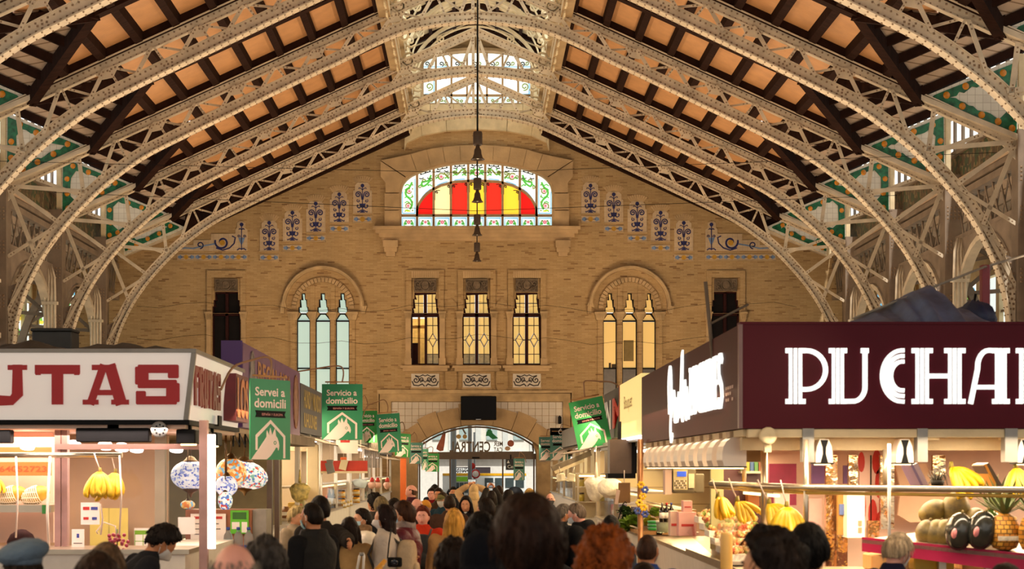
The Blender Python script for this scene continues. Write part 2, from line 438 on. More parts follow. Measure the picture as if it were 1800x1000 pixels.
ZR = lambda x: 16.51-.455*abs(x)          # top chord line of the trusses
cx0 = 837.0
mir = lambda l, c=cx0: [(2*c-x, y) for x, y in reversed(l)]
BIGWIN = [(703, 399), (703, 340)]+catmull([(703, 340), (706, 325), (714, 314), (724, 306.5), (740, 299.5), (765, 292), (800, 285.5), (838, 283.5)], 3)[1:]
BIGWIN = BIGWIN+[(2*838-x, y) for x, y in reversed(BIGWIN[:-1])]
LANT = [(743, 181), (743, 112)]+arc(838.5, 112, 95.5, -22, 180, 0, 12)[1:-1]+[(934, 112), (934, 181)]
def lancet(x0, x1):
    c = (x0+x1)/2; w = (x1-x0)/2
    return [(x0, 700), (x0, 562), (c-w*.42, 551), (c-w*.75, 548), (c-w*.75, 539.5), (c-w*.55, 539), (c-w*.55, 526), (c-w*.3, 526), (c-w*.3, 515),
            (c+w*.3, 515), (c+w*.3, 526), (c+w*.55, 526), (c+w*.55, 539), (c+w*.75, 539.5), (c+w*.75, 548), (c+w*.42, 551), (x1, 562), (x1, 700)]
LN = [(521.5, 545), (554.5, 580.5), (590, 614)]
LANC_L = [lancet(*a) for a in LN]
LANC_R = [lancet(1674.5-b+0, 1674.5-a+0) for a, b in reversed(LN)]
def midwin(c):
    return [(c-25, 641), (c-25, 551), (c-23, 551), (c-23, 541), (c-21.5, 541), (c-21.5, 525), (c-19, 525), (c-19, 514),
            (c+19, 514), (c+19, 525), (c+21.5, 525), (c+21.5, 541), (c+23, 541), (c+23, 551), (c+25, 551), (c+25, 641)]
MIDC = (747.5, 838, 926)
def darkwin(x0, x1):
    return [(x0, 640), (x0, 538), (x0+2, 538), (x0+2, 527), (x0+4.5, 527), (x0+4.5, 512.5), (x1-4.5, 512.5), (x1-4.5, 527), (x1-2, 527), (x1-2, 538), (x1, 538), (x1, 640)]
DW = [darkwin(373, 423), darkwin(1250.5, 1300)]
gR = math.degrees(math.asin(103.5/175))
DOOR = [(734.5, 904.3), (734.5, 797)]+[(838.5-175*math.sin(math.radians(a)), 922-175*math.cos(math.radians(a))) for a in (34, 28, 21, 14, 7, 0, -7, -14, -21, -28, -34)]+[(942.5, 797), (942.5, 904.3)]
AISLE = [[(x-34, 640), (x-34, 512)]+arc(x, 512, 34, -40, 180, 0, 10)[1:-1]+[(x+34, 512), (x+34, 640)] for x in (98, 1576)]
def wz(X, h): return (VX+X*44.25, VY-h*44.25)
outline = [wz(-24, -1.85), wz(-24, 8.4), wz(-14.6, 8.7)]+[wz(-2.8, ZR(2.8)-1.85+.35), wz(-2.8, 18.2), wz(0, 19.4), wz(2.8, 18.2), wz(2.8, ZR(2.8)-1.85+.35)]+[wz(14.6, 8.7), wz(24, 8.4), wz(24, -1.85)]
# the door reaches the floor, so it is cut into the outline
outline = outline+[DOOR[-1]]+list(reversed(DOOR))[1:-1]+[DOOR[0]]
wb = MB(); wpr(wb, [outline, BIGWIN, LANT]+LANC_L+LANC_R+[midwin(c) for c in MIDC]+DW+AISLE, -.6, 0)
wall = wb.build('wall_back', M_brick, kind='structure')
def onwall(name, mb, m): return mb.build(name, m, wall)

# stone dressings round the big stained window
def spread(l, k=1.0, cx=838, cy=345): return [(cx+(x-cx)*k, cy+(y-cy)*k) for x, y in l]
top_c = [(669, 285), (683, 268), (710, 266), (735, 260.5), (760, 257), (800, 255), (838, 254)]
blocks = [[(669, 285), (710, 283), (722, 305), (706, 322), (703, 335), (678, 335), (678, 320), (669, 310)]]
tops = [(669, 283), (722, 272), (750, 264), (778, 259.5), (808, 257), (838, 256)]
ins = [(712, 316), (733, 302.5), (757, 294), (783, 288), (810, 284.5), (838, 283.3)]
for i in range(5):
    blocks.append([tops[i], ins[i], ins[i+1], tops[i+1]] if i else [(669, 283), (714, 312), ins[1], tops[1]])
blocks[0] = [(669, 284), (713, 313), (705, 326), (703, 340), (678, 340), (678, 322), (669, 312)]
blocks += [[(676, 341), (676, 370), (703, 370), (703, 341)], [(676, 371), (676, 400), (703, 400), (703, 371)]]
for b in blocks:
    for l in (b, [(1676-x, y) for x, y in b]):
        q = [(x+(sum(p[0] for p in l)/len(l)-x)*.02, y+(sum(p[1] for p in l)/len(l)-y)*.02) for x, y in l]
        mb = MB(); wpr(mb, q, -.02, .16); onwall('voussoir', mb, M_stone)
mb = MB(); wst(mb, BIGWIN, 5, -.3, .10); onwall('window_moulding', mb, M_stone)
for r, d in ((rect(657, 400, 1019, 406), .42), (rect(661, 406, 1015, 412), .34), (rect(667, 412, 1009, 418), .24), (rect(672, 418, 1004, 424), .16)):
    mb = MB(); wpr(mb, r, 0, d); onwall('sill_course', mb, M_stone)
for x in (687, 989):
    mb = MB(); wpr(mb, rect(x-13, 424, x+13, 436), 0, .30); wpr(mb, rect(x-11, 436, x+11, 444), 0, .24); wpr(mb, rect(x-8, 444, x+8, 451), 0, .17); onwall('corbel', mb, M_stone)
# stone arch over the brick tympanum, under the lantern
A0, A1 = arc(838, 262, 128, -33, 187, -7, 8), arc(838, 240, 128, -34, 190, -10, 8)
for i in range(8):
    mb = MB(); q = [A1[i], A0[i], A0[i+1], A1[i+1]]
    c = (sum(p[0] for p in q)/4, sum(p[1] for p in q)/4)
    wpr(mb, [(x+(c[0]-x)*.015, y+(c[1]-y)*.015) for x, y in q], 0, .22); onwall('voussoir', mb, M_cream)
for i in range(6):      # ashlar courses between that arch and the lantern window
    for j in range(2):
        x0 = 716+i*40.6; mb = MB(); wpr(mb, rect(x0+.4, 183+j*12+.3, x0+40.2, 195+j*12-.3), 0, .04); onwall('ashlar_block', mb, M_cream)
for x in (729, 948):
    mb = MB(); wpr(mb, rect(x-13, 84, x+13, 183), 0, .18); wpr(mb, rect(x-15, 100, x+15, 106), 0, .26); onwall('pilaster', mb, M_cream)
mb = MB(); wst(mb, [(742, 183), (742, 112)]+arc(838.5, 112, 97, -24, 180, 0, 12)[1:-1]+[(935, 112), (935, 183)], 5, -.1, .2); onwall('window_moulding', mb, M_stone)

# blue and white tile panels that step down with the roof
def vase_motif(mb, cx, yb, w, mi=0):
    """painted vase with flower and scrolls; w = panel width in wall units of 1/44.25 m, yb = bottom"""
    k = w/33; q = lambda x, y: (cx+x*k, yb-y*k)
    for sgn in (-1, 1):
        f = lambda l: [q(sgn*x, y) for x, y in l]
        wst(mb, f(spiral(7.5, 33, 1, 5.2, 0, 1.3, 12)), 1.9*k, .04, .052, mi)
        wst(mb, f([(7.5+5.2*math.cos(a), 33+5.2*math.sin(a)) for a in (1.9, 2.4, 2.9)]+[(2, 31), (1, 24)]), 1.8*k, .04, .052, mi)
        wst(mb, f(spiral(7, 22, .8, 3.2, 1, 1.0, 8)), 1.3*k, .04, .052, mi)
        wst(mb, f([(2, 12), (6, 9), (9, 11), (9.5, 14), (7, 14.5)]), 1.9*k, .04, .052, mi)
        wst(mb, f([(1, 6), (4, 4), (8.5, 2), (9, 4)]), 1.6*k, .04, .052, mi)
        wst(mb, f([(0, 41), (3, 44), (6, 45), (7, 43)]), 1.2*k, .04, .052, mi)
    wpr(mb, [q(-6, 17), q(-4, 11), q(0, 9), q(4, 11), q(6, 17)], .04, .052, mi)
    wpr(mb, [q(-5, 1), q(5, 1), q(0, 6)], .04, .052, mi)
    wst(mb, [q(0, 6), q(0, 47)], 1.4*k, .04, .053, mi)
    wpr(mb, [q(3.4*math.cos(a), 49+3.4*math.sin(a)) for a in [i*math.pi/5 for i in range(10)]], .04, .052, mi)
def band_motif(mb, x0, x1, y0, y1, n):
    w = (x1-x0)/n; h = (y1-y0)
    for i in range(n):
        c = x0+w*(i+.5); m = (y0+y1)/2
        wpr(mb, [(c+h*.42*math.cos(a), m+h*.42*math.sin(a)) for a in [k*math.pi/5 for k in range(10)]], .04, .052, 2)
        for sg in (-1, 1):
            wpr(mb, [(c+sg*w*.2, m), (c+sg*w*.3, m-h*.38), (c+sg*w*.46, m-h*.15), (c+sg*w*.46, m+h*.15), (c+sg*w*.3, m+h*.38)], .04, .052, 1)
            wst(mb, [(c+sg*h*.4, m), (c+sg*w*.3, m)], 1.2, .04, .054, 0)
PAN = [(621, 653.6, 321, 375, 380, 391), (580, 613, 337, 391, 397, 407.6), (538.5, 572, 354, 408, 414, 424), (497.5, 531, 370.5, 424, 431, 441), (457, 490, 388, 441, 447.6, 458)]
def tile_panel(x0, x1, y0, y1, b0, b1):
    w = x1-x0; c = (x0+x1)/2
    mb = MB(); wpr(mb, [(x0, y1), (x1, y1), (x1, y0+14), (x1-3, y0+14), (x1-3, y0+5), (x1-6, y0+2), (x1-8, y0), (x0+8, y0), (x0+6, y0+2), (x0+3, y0+5), (x0+3, y0+14), (x0, y0+14)], 0, .04)
    p = onwall('tile_panel', mb, M_tile_bg); m = MB(); vase_motif(m, c, y1, w); m.build('vase_motif', M_blue, p)
    mb = MB(); wpr(mb, rect(x0, b0, x1, b1), 0, .04); p = onwall('tile_band', mb, M_tile_bg)
    m = MB(); band_motif(m, x0, x1, b0, b1, 1); m.build('band_motif', [M_blue, M_ltblue, M_yel], p)
    mb = MB(); wpr(mb, rect(x0-1, b1, x1+1, b1+1.6), 0, .07); wpr(mb, rect(x0-1, y1, x1+1, y1+1.4), 0, .06); onwall('ledge', mb, M_stone2)
    for i in range(-4, 5):       # fan of bricks on end above each panel
        a = i*.16; r0, r1 = 12, 23
        wv = MB(); cxx, cyy = c, y0+11
        wst(wv, [(cxx+r0*math.sin(a)*1.3, cyy-r0*math.cos(a)), (cxx+r1*math.sin(a)*1.2, cyy-r1*math.cos(a))], 3.0, 0, .03); onwall('brick', wv, M_stone)
for p in PAN:
    tile_panel(*p); tile_panel(2*837.6-p[1], 2*837.6-p[0], *p[2:])
for s in (1, -1):
    f = (lambda l: l) if s == 1 else (lambda l: [(2*837.6-x, y) for x, y in l])
    mb = MB(); wpr(mb, f([(312, 441), (435, 441), (435, 404), (431, 400), (431, 392), (427, 389), (421, 389), (417, 392), (417, 400), (414, 404), (414, 411), (371, 411), (371, 422), (340, 422), (340, 431), (324, 431), (324, 435), (312, 437)]), 0, .04)
    p = onwall('tile_panel', mb, M_tile_bg); m = MB()
    wst(m, f(spiral(391, 426, 3, 13, 2.5, 1.15, 20)), 3.2, .04, .052, 0); wst(m, f([(378, 429), (366, 431), (356, 433), (340, 437), (326, 436), (314, 438)]), 2.4, .04, .052, 1)
    wst(m, f(spiral(352, 431, 2, 6.5, 1, 1.1, 14)), 2, .04, .052, 0); wst(m, f([(380, 436), (392, 440), (404, 436), (412, 428), (414, 418), (408, 415)]), 2.2, .04, .052, 0)
    wpr(m, f([(391+5*math.cos(a), 427+5*math.sin(a)) for a in [i*math.pi/5 for i in range(10)]]), .04, .056, 2)
    wpr(m, f([(419, 418), (431, 418), (428, 426), (425, 432), (422, 426)]), .04, .052, 1); wst(m, f([(425, 440), (425, 396)]), 1.6, .04, .054, 0)
    wpr(m, f([(425+3.5*math.cos(a), 395+3.5*math.sin(a)) for a in [i*math.pi/4 for i in range(8)]]), .04, .056, 0)
    for q in (-1, 1):
        wst(m, f(spiral(425+q*5, 415.5, .6, 2.8, 0, 1.1, 8)), 1.2, .04, .055, 0); wst(m, f([(425, 438), (425+q*4, 437), (425+q*8, 440)]), 1.8, .04, .055, 0); wst(m, f([(425, 404), (425+q*3, 402), (425+q*5, 404)]), 1.6, .04, .055, 0)
    m.build('scroll_motif', [M_blue, M_ltblue, M_yel], p)
    b = f([(312, 447), (435, 457)]); bx0, bx1 = min(b[0][0], b[1][0]), max(b[0][0], b[1][0])
    mb = MB(); wpr(mb, rect(bx0, 447, bx1, 457), 0, .04); p = onwall('tile_band', mb, M_tile_bg)
    m = MB(); band_motif(m, bx0, bx1, 447, 457, 4); m.build('band_motif', [M_blue, M_ltblue, M_yel], p)
    mb = MB(); wpr(mb, rect(bx0-1, 457, bx1+1, 459), 0, .07); onwall('ledge', mb, M_stone2)

# frames, capitals, sills and reliefs of the upper floor
def capital(x, y0, y1, w):
    mb = MB(); h = y1-y0
    wpr(mb, rect(x-w*.62, y0, x+w*.62, y0+h*.22), 0, .24); wpr(mb, [(x-w*.42, y1), (x+w*.42, y1), (x+w*.58, y0+h*.22), (x-w*.58, y0+h*.22)], 0, .18)
    for i in range(4): wpr(mb, rect(x-w*.42+i*w*.24, y0+h*.35, x-w*.42+i*w*.24+w*.12, y1-h*.1), .15, .215)
    onwall('capital', mb, M_stone2)
def relief(x0, x1, y0, y1):
    mb = MB(); wpr(mb, rect(x0, y0, x1, y1), 0, .07); c, m, w, h = (x0+x1)/2, (y0+y1)/2, (x1-x0), (y1-y0)
    wst(mb, rect(x0+1, y0+1, x1-1, y1-1), 1.6, .06, .12, 0, True)
    wpr(mb, [(c+h*.3*math.cos(a), m+h*.33*math.sin(a)) for a in [i*math.pi/6 for i in range(12)]], .06, .16)
    wst(mb, [(c+h*.42*math.cos(a), m+h*.42*math.sin(a)) for a in [i*math.pi/6 for i in range(12)]], 1.4, .06, .13, 0, True)
    for s in (-1, 1):
        wst(mb, [(x if s == 1 else 2*c-x, y) for x, y in spiral(c+w*.33, m-h*.12, .8, h*.28, 0, 1.3, 12)], 1.6, .06, .14)
        wst(mb, [(x if s == 1 else 2*c-x, y) for x, y in spiral(c+w*.30, m+h*.26, .5, h*.18, 2, 1.1, 9)], 1.4, .06, .14)
    onwall('carved_relief', mb, M_dkstone)
for c in MIDC:
    mb = MB(); wpr(mb, [rect(c-33, 475, c+33, 551), rect(c-23.5, 489, c+23.5, 551)][0:1]+[rect(c-24, 486, c+24, 550.9)], 0, .10); onwall('brick_surround', mb, M_brick)
    for i in range(13): mb = MB(); wpr(mb, rect(c-24+i*3.75, 477, c-24+i*3.75+3.2, 489), .09, .125); onwall('brick', mb, M_stone)
    relief(c-19.5, c+19.5, 491, 513)
    for s in (-1, 1):
        capital(c+s*30, 548, 561, 11)
        mb = MB(); wpr(mb, rect(c+s*30-4.5, 561, c+s*30+4.5, 630), 0, .14); wpr(mb, rect(c+s*30-6, 630, c+s*30+6, 643), 0, .2); onwall('pilaster', mb, M_stone)
    mb = MB(); wpr(mb, rect(c-43, 643.5, c+43, 648), 0, .36); wpr(mb, rect(c-39, 648, c+39, 653), 0, .26); onwall('window_sill', mb, M_stone)
    mb = MB(); wpr(mb, rect(c-24.5, 657, c+24.5, 681), 0, .05); p = onwall('tile_panel', mb, M_white_tile); m = MB()
    for s in (-1, 1):
        f = lambda l: [(x if s == 1 else 2*c-x, y) for x, y in l]
        wst(m, f(spiral(c+16, 668, 1, 6.5, 2.4, 1.4, 16)), 1.9, .05, .07); wst(m, f(spiral(c+6, 667, .8, 4, 0, 1.2, 10)), 1.7, .05, .07)
        wst(m, f([(c+1, 679), (c+5, 675), (c+12, 678), (c+20, 677), (c+23, 670)]), 2, .05, .07); wst(m, f([(c, 661), (c+4, 659), (c+10, 662), (c+18, 660)]), 1.6, .05, .07); wst(m, f([(c, 672), (c+3, 669), (c+9, 672)]), 1.5, .05, .07)
    m.build('scroll_motif', M_came, p)
    mb = MB(); wpr(mb, rect(c-26, 681, c+26, 685), 0, .08); onwall('ledge', mb, M_stone2)
for c in ((MIDC[0]+MIDC[1])/2, (MIDC[1]+MIDC[2])/2):
    mb = MB(); wpr(mb, rect(c-12, 510, c+12, 643), -.02, .03); wpr(mb, [(c-11, 540), (c+11, 540), (c+9, 533), (c+4, 528), (c, 525), (c-4, 528), (c-9, 533)], .03, .09); onwall('brick_pier', mb, M_brick)
    mb = MB(); wpr(mb, [(c-10, 653), (c+10, 653), (c+10, 680), (c+5, 690), (c-5, 690), (c-10, 680)], 0, .14); onwall('brick_corbel', mb, M_brick)
for x0, x1 in ((373, 423), (1250.5, 1300)):
    c = (x0+x1)/2; relief(c-20, c+20, 491, 512)
    mb = MB(); wpr(mb, [rect(c-34, 476, c+34, 551), rect(c-25, 488, c+25, 550.9)], 0, .10); onwall('brick_surround', mb, M_brick)
    for s in (-1, 1):
        capital(c+s*30.5, 549, 562, 11); mb = MB(); wpr(mb, rect(c+s*30.5-4, 562, c+s*30.5+4, 660), 0, .12); onwall('pilaster', mb, M_stone)
for c, lan in ((568, LN), (1106.5, [(1674.5-b, 1674.5-a) for a, b in reversed(LN)])):
    pts = [(c-71, 552), (c-71, 540)]+arc(c, 540, 69, -69, 180, 0, 26)+[(c+71, 540), (c+71, 552)]
    mb = MB(); wst(mb, pts, 6.5, 0, .26); wst(mb, pts, 3, .2, .34); onwall('hood_moulding', mb, M_stone2)
    for i in range(25):
        a0, a1 = math.pi*i/25+.012, math.pi*(i+1)/25-.012
        mb = MB(); wpr(mb, [(c+r*math.cos(a), 543-r*math.sin(a)) for r, a in ((47, a0), (55, a0), (55, a1), (47, a1))], 0, .12); onwall('brick', mb, M_stone)
    for x, w in ((lan[0][0]-6, 12), ((lan[0][1]+lan[1][0])/2, 9), ((lan[1][1]+lan[2][0])/2, 9), (lan[2][1]+6, 12)):
        capital(x, 549, 563, w*1.35); mb = MB(); wpr(mb, rect(x-w*.38, 563, x+w*.38, 700), 0, .10); onwall('mullion_shaft', mb, M_brick)
    for x in ((lan[0][1]+lan[1][0])/2, (lan[1][1]+lan[2][0])/2):
        mb = MB(); wpr(mb, rect(x-4, 500, x+4, 549), 0, .08); onwall('mullion_shaft', mb, M_brick)

# doorway: stone frame, tile field, voussoirs
mb = MB(); wpr(mb, [(668, 800), (668, 692), (1002, 692), (1002, 800), (989, 800), (989, 706), (688, 706), (688, 800)], 0, .18); onwall('stone_frame', mb, M_stone2)
mb = MB(); wst(mb, [(665, 800), (665, 689), (1005, 689), (1005, 800)], 4, 0, .28); onwall('frame_moulding', mb, M_stone2)
for i in range(25):
    for j in range(9):
        x0, y0 = 688+i*12.04, 706.5+j*12
        cx, cy = x0+6, y0+6
        if math.hypot(cx-838.5, cy-922) < 203 or y0 > 800: continue
        mb = MB(); wpr(mb, rect(x0+.35, y0+.35, x0+11.7, y0+11.7), 0, .03); onwall('tile', mb, M_white_tile)
def vring(r0, r1, a): return (838.5+r1*math.sin(math.radians(a)), 922-r1*math.cos(math.radians(a))) if r0 is None else None
ang = [-50, -40, -30, -20, -9, 9, 20, 30, 40, 50]; outr = [200, 207, 212, 208, 214, 208, 212, 207, 200]
for i in range(9):
    a0, a1 = math.radians(ang[i]+.12), math.radians(ang[i+1]-.12); r0, r1 = 176, outr[i]
    q = [(838.5+r*math.sin(a), 922-r*math.cos(a)) for r, a in ((r0, a0), (r0, (a0+a1)/2), (r0, a1), (r1, a1), (r1, (a0+a1)/2), (r1, a0))]
    mb = MB(); wpr(mb, q, -.6, .22); onwall('voussoir', mb, M_stone)
for s in (-1, 1):
    mb = MB(); wpr(mb, [(838.5+s*104.5, 904), (838.5+s*104.5, 790), (838.5+s*150, 800), (838.5+s*150, 904)], 0, .2); onwall('door_jamb', mb, M_stone2)

# ------------------------------------------------------------------ windows
def pane(win, name, loop, y=.26, m=None, th=.02):
    mb = MB(); mb.prism(wpx(loop), (0, YW, 0), EX, EZ, -EY, -y-th, -y); return mb.build(name, m, win, world=False)
def clip_bigwin(x):      # top of the opening at x
    l = BIGWIN[1:-1]
    for (a, b), (c, d) in zip(l, l[1:]):
        if a <= x <= c and c > a: return b+(d-b)*(x-a)/(c-a)
    return 283.5
w1 = structure('window_1')
xs = [703+i*30.05 for i in range(10)]; xs = [703, 732.8, 762, 792.5, 823, 853, 883.5, 914, 943.5, 973]
flagtop = lambda x: 377-61*math.sqrt(max(0, 1-min(1, (abs(x-838)/106))**2.6))
mb = MB()
for x in xs[1:-1]: wst(mb, [(x, 399), (x, clip_bigwin(x)+1)], 4.0, -.34, -.12)
wst(mb, [(703, 377.5), (973, 377.5)], 4.0, -.34, -.12)
wst(mb, [(732.8, 377), (733.5, 365)]+[(x, flagtop(x)) for x in (735, 738, 743, 750, 760, 775, 800, 838, 876, 901, 916, 926, 933, 938, 941)]+[(942.5, 365), (943, 377)], 4.0, -.34, -.12)
wst(mb, BIGWIN, 4, -.34, -.1, 0, True)
mb.build('window_frame', mat('stained window bars', 'b4946c', .6, var=.1), w1)
flag = [None, G_red, G_cream, G_red2, G_yellow, G_red2, G_yellow, G_red, None]
for i in range(9):
    x0, x1 = xs[i]+1.4, xs[i+1]-1.4
    p = pane(w1, 'pane', rect(x0, 379, x1, 398), m=G_white); mb = MB(); c = (x0+x1)/2
    st = lambda pts, w, mi, cl=False, d=.012: mb.stroke(wpx(pts), w*1.45/44.25, (0, YW, 0), EX, EZ, -EY, -.262, -.262+d, mi, cl)
    disc = lambda x, y, r, mi, d=.016, n=10: mb.prism(wpx([(x+r*math.cos(2*math.pi*k/n), y+r*math.sin(2*math.pi*k/n)) for k in range(n)]), (0, YW, 0), EX, EZ, -EY, -.262, -.262+d, mi)
    st(rect(x0+2.5, 381.5, x1-2.5, 396), 1, 0, True)
    for s in (-1, 1):
        disc(c+s*5.5, 391, 2.6, 2, n=6); disc(c+s*4.5, 386.5, 1.8, 3, n=6); st([(c+s*8, 396), (c+s*8, 391), (c+s*6, 387)], 1, 2); st([(c+s*2, 397), (c+s*6, 395.4), (c+s*10, 397)], 1.1, 4)
    disc(c, 388.6, 3.2, 1 if i % 2 else 5, .02); disc(c, 388.6, 1.5, 5 if i % 2 else 1, .024)
    mb.build('rose_design', [G_sky, G_pink, G_green, G_olive, M_came, G_rose], p)
    # upper zone
    if flag[i]:
        ts = [x0+(x1-x0)*k/6 for k in range(7)]
        lp = [(x0, 376), (x1, 376)]+[(x, min(375, flagtop(x)+1.5)) for x in reversed(ts)]
        p = pane(w1, 'pane', lp, m=flag[i])
        if i not in (1, 7):
            mb = MB()
            for s, xx in ((1, x0), (-1, x1)):
                y = flagtop(xx)+2
                st(spiral(xx+s*3.4, y+4, .6, 2.6, 0, 1.2, 9), .9, 0); st([(xx+s*.6, y+18), (xx+s*.6, y+2), (xx+s*6, y+.5), (xx+s*10, y+1)], .9, 0)
            mb.build('corner_scroll', M_came, p)
        lo = lambda x: flagtop(x)-1.5
    else: lo = lambda x: 376
    ts = [x0+(x1-x0)*k/6 for k in range(7)]
    if i in (0, 8):
        g = [(x, clip_bigwin(x)+2) for x in ts]
        lp = [(x0, 376), (x1, 376)]+list(reversed(g))
    else:
        lp = [(x, lo(x)) for x in ts]+[(x, clip_bigwin(x)+2) for x in reversed(ts)]
        if i in (1, 7): lp = [(x, min(lo(x), 374)) for x in ts]+[(x, clip_bigwin(x)+2) for x in reversed(ts)]
    p = pane(w1, 'pane', lp, m=G_white); mb = MB(); c = (x0+x1)/2
    if i in (0, 8):
        s = 1 if i == 0 else -1
        st([(x0+2.5, 373), (x1-2.5, 373)], 1, 0); st([(x1-2.5 if s == 1 else x0+2.5, 373), (x1-2.5 if s == 1 else x0+2.5, 312)], 1, 0); st([(x0+2.5 if s == 1 else x1-2.5, 373), (x0+2.5 if s == 1 else x1-2.5, 335)], 1, 0)
        st(catmull([(c+s*6, 318), (c+s*2, 326), (c-s*5, 334), (c-s*4, 342), (c+s*4, 350), (c+s*6, 358), (c+s*2, 366)], 4), 2.4, 2); st(spiral(c+s*1, 334, 3.6, 5.5, 0, .8, 10), 1.3, 3); st(spiral(c-s*1, 360, 3.6, 6, 2, .8, 10), 1.4, 3)
        st([(c+s*3, 346), (c+s*7, 343), (c+s*6, 340)], 1.3, 2); st([(c-s*6, 367), (c-s*2, 369), (c+s*3, 369)], 1.6, 6)
        for yy in (322, 329, 343, 352, 367): st([(c-s*7, yy+3), (c-s*3, yy), (c+s*2, yy+2)], 1.2, 2); disc(c+s*7, yy+1, 1.5, 3, n=5)
        disc(c+s*1, 334, 3.4, 1); disc(c+s*1, 334, 1.5, 5, .02); disc(c-s*1, 360, 3.8, 1); disc(c-s*1, 360, 1.6, 5, .02)
    else:
        t0 = clip_bigwin(c); b0 = flagtop(c); m_ = (t0+b0)/2; s = 1 if i < 4 else -1
        st([(x, flagtop(x)-4) for x in ts[1:-1]], 1, 0); st([(x, clip_bigwin(x)+5) for x in ts[1:-1]], 1, 4)
        for q in (-1, 0, 1): disc(c+q*8, clip_bigwin(c+q*8)+4.2, 1.5, 4, n=6)
        for q in (-1, 1):
            st(spiral(c+q*9.5, (clip_bigwin(c+q*9.5)+flagtop(c+q*9.5))/2-1, .6, 3.6, q, 1.2, 9), 1.1, 3); disc(c+q*5.5, m_+4, 1.7, 2, n=5); st([(c+q*12, m_+6), (c+q*8, m_+3), (c+q*4, m_+5)], 1.2, 2); st([(c+q*11, m_-8), (c+q*7, m_-7), (c+q*3, m_-9)], 1.1, 4)
        if i in (3, 4, 5): 
            for q in (-1, 1): st(spiral(c+q*8, m_, .8, 4, 1, 1.1, 9), 1.5, 2 if i == 4 else 3); disc(c+q*5, m_-5, 1.8, 2, n=6)
        if i in (2, 6, 4): st(spiral(c-s*2*(i != 4), m_+2, 4.2, 6.5, 0, .9, 10), 1.5, 3); disc(c-s*2*(i != 4), m_+2, 4, 1); disc(c-s*2*(i != 4), m_+2, 1.8, 5, .02); st([(c+s*3, m_-5), (c+s*8, m_+1), (c+s*12, m_+4)], 2, 3)
        if i in (1, 7): st(catmull([(c+s*10, m_-14), (c+s*5, m_-4), (c-s*6, m_-1), (c-s*4, m_+6), (c+s*4, m_+1), (c+s*9, m_-6)], 4), 2.2, 2); st(spiral(c-s*3, m_-3, 1, 4, 0, 1, 9), 1.4, 3)
        if i in (3, 5): st(catmull([(c-s*12, m_-2), (c-s*4, m_+3), (c+s*3, m_-4), (c+s*10, m_-6)], 4), 2, 3)
    mb.build('vine_design', [G_sky, G_pink, G_green, G_olive, M_came, G_rose, G_yellow], p)

w2 = structure('window_2')          # arched window in the gable of the lantern
xs2 = [743, 766, 793.5, 821, 856, 883.5, 911, 934]
ltop = lambda x: 112-22*math.sqrt(max(0, 1-((x-838.5)/95.5)**2))
mb = MB()
for x in xs2[1:-1]: wst(mb, [(x, 181), (x, ltop(x))], 3.4, -.3, -.12)
for y in (121, 166): wst(mb, [(743, y), (934, y)], 3.6, -.3, -.12)
mb.build('window_frame', M_stone, w2)
for i in range(7):
    x0, x1 = xs2[i]+1.5, xs2[i+1]-1.5; c = (x0+x1)/2
    for j, (y0, y1) in enumerate(((None, 119), (123, 164), (168, 180))):
        if y0 is None: lp = [(x0, y1), (x1, y1)]+[(x0+(x1-x0)*k/4, min(y1-1, ltop(x0+(x1-x0)*k/4)+1)) for k in (4, 3, 2, 1, 0)]
        else: lp = rect(x0, y0, x1, y1)
        p = pane(w2, 'pane', lp, .2, G_day if j == 1 and 0 < i < 6 else G_white)
        if j == 1 and 0 < i < 6: continue
        mb = MB()
        st = lambda pts, w, mi, d=.012: mb.stroke(wpx(pts), w/44.25, (0, YW, 0), EX, EZ, -EY, -.202, -.202+d, mi)
        if j == 0: st(spiral(c-4, 110, 1, 4.5, 0, 1.2, 10), 1.6, 0); st(spiral(c+4, 109, 1, 4, 2, 1.1, 10), 1.6, 1); st([(x0, 115), (x1, 115)], 1.2, 2)
        elif j == 2: st([(x0, 170), (x1, 170)], 1.0, 2); st(spiral(c-4, 175, .8, 3, 0, 1.1, 8), 1.8, 1); st(spiral(c+4, 175, .8, 3, 3, 1.1, 8), 1.8, 1)
        else: st(spiral(c, 150, 2, 7, 0, 1.3, 14), 1.8, 1); st(spiral(c, 132, 1.5, 5, 2, 1.2, 12), 1.8, 3); st(rect(x0+2, 125, x1-2, 163), 1, 2)
        mb.build('scroll_design', [M_came, G_olive, G_sky, G_green], p)

wn = 3
def lancet_window(x0, x1, warm):
    global wn
    w = structure('window_%d' % wn); wn += 1
    c = (x0+x1)/2; h = (x1-x0)/2; g = G_amber if warm else G_pale
    L = lancet(x0, x1); mb = MB(); wst(mb, L, 2.6, -.3, -.12)
    for y in (551, 563.5, 647): wst(mb, [(x0 if y > 560 else c-h*.45, y), (x1 if y > 560 else c+h*.45, y)], 2.2, -.3, -.12)
    mb.build('window_frame', M_black, w)
    pane(w, 'pane', L[3:15], .25, g)
    pane(w, 'pane', [(x0+.5, 563), (x1-.5, 563), (c+h*.42, 552), (c-h*.42, 552)], .25, g)
    pane(w, 'pane', rect(x0+.5, 565, x1-.5, 646), .25, g)
    pane(w, 'pane', rect(x0+.5, 648, x1-.5, 700), .25, g if not warm else mat('unlit frosted glass', '6b625a', .3, var=.1))
    return w
for a, b in LN: lancet_window(a, b, False)
RW = [lancet_window(1674.5-b, 1674.5-a, True) for a, b in reversed(LN)]
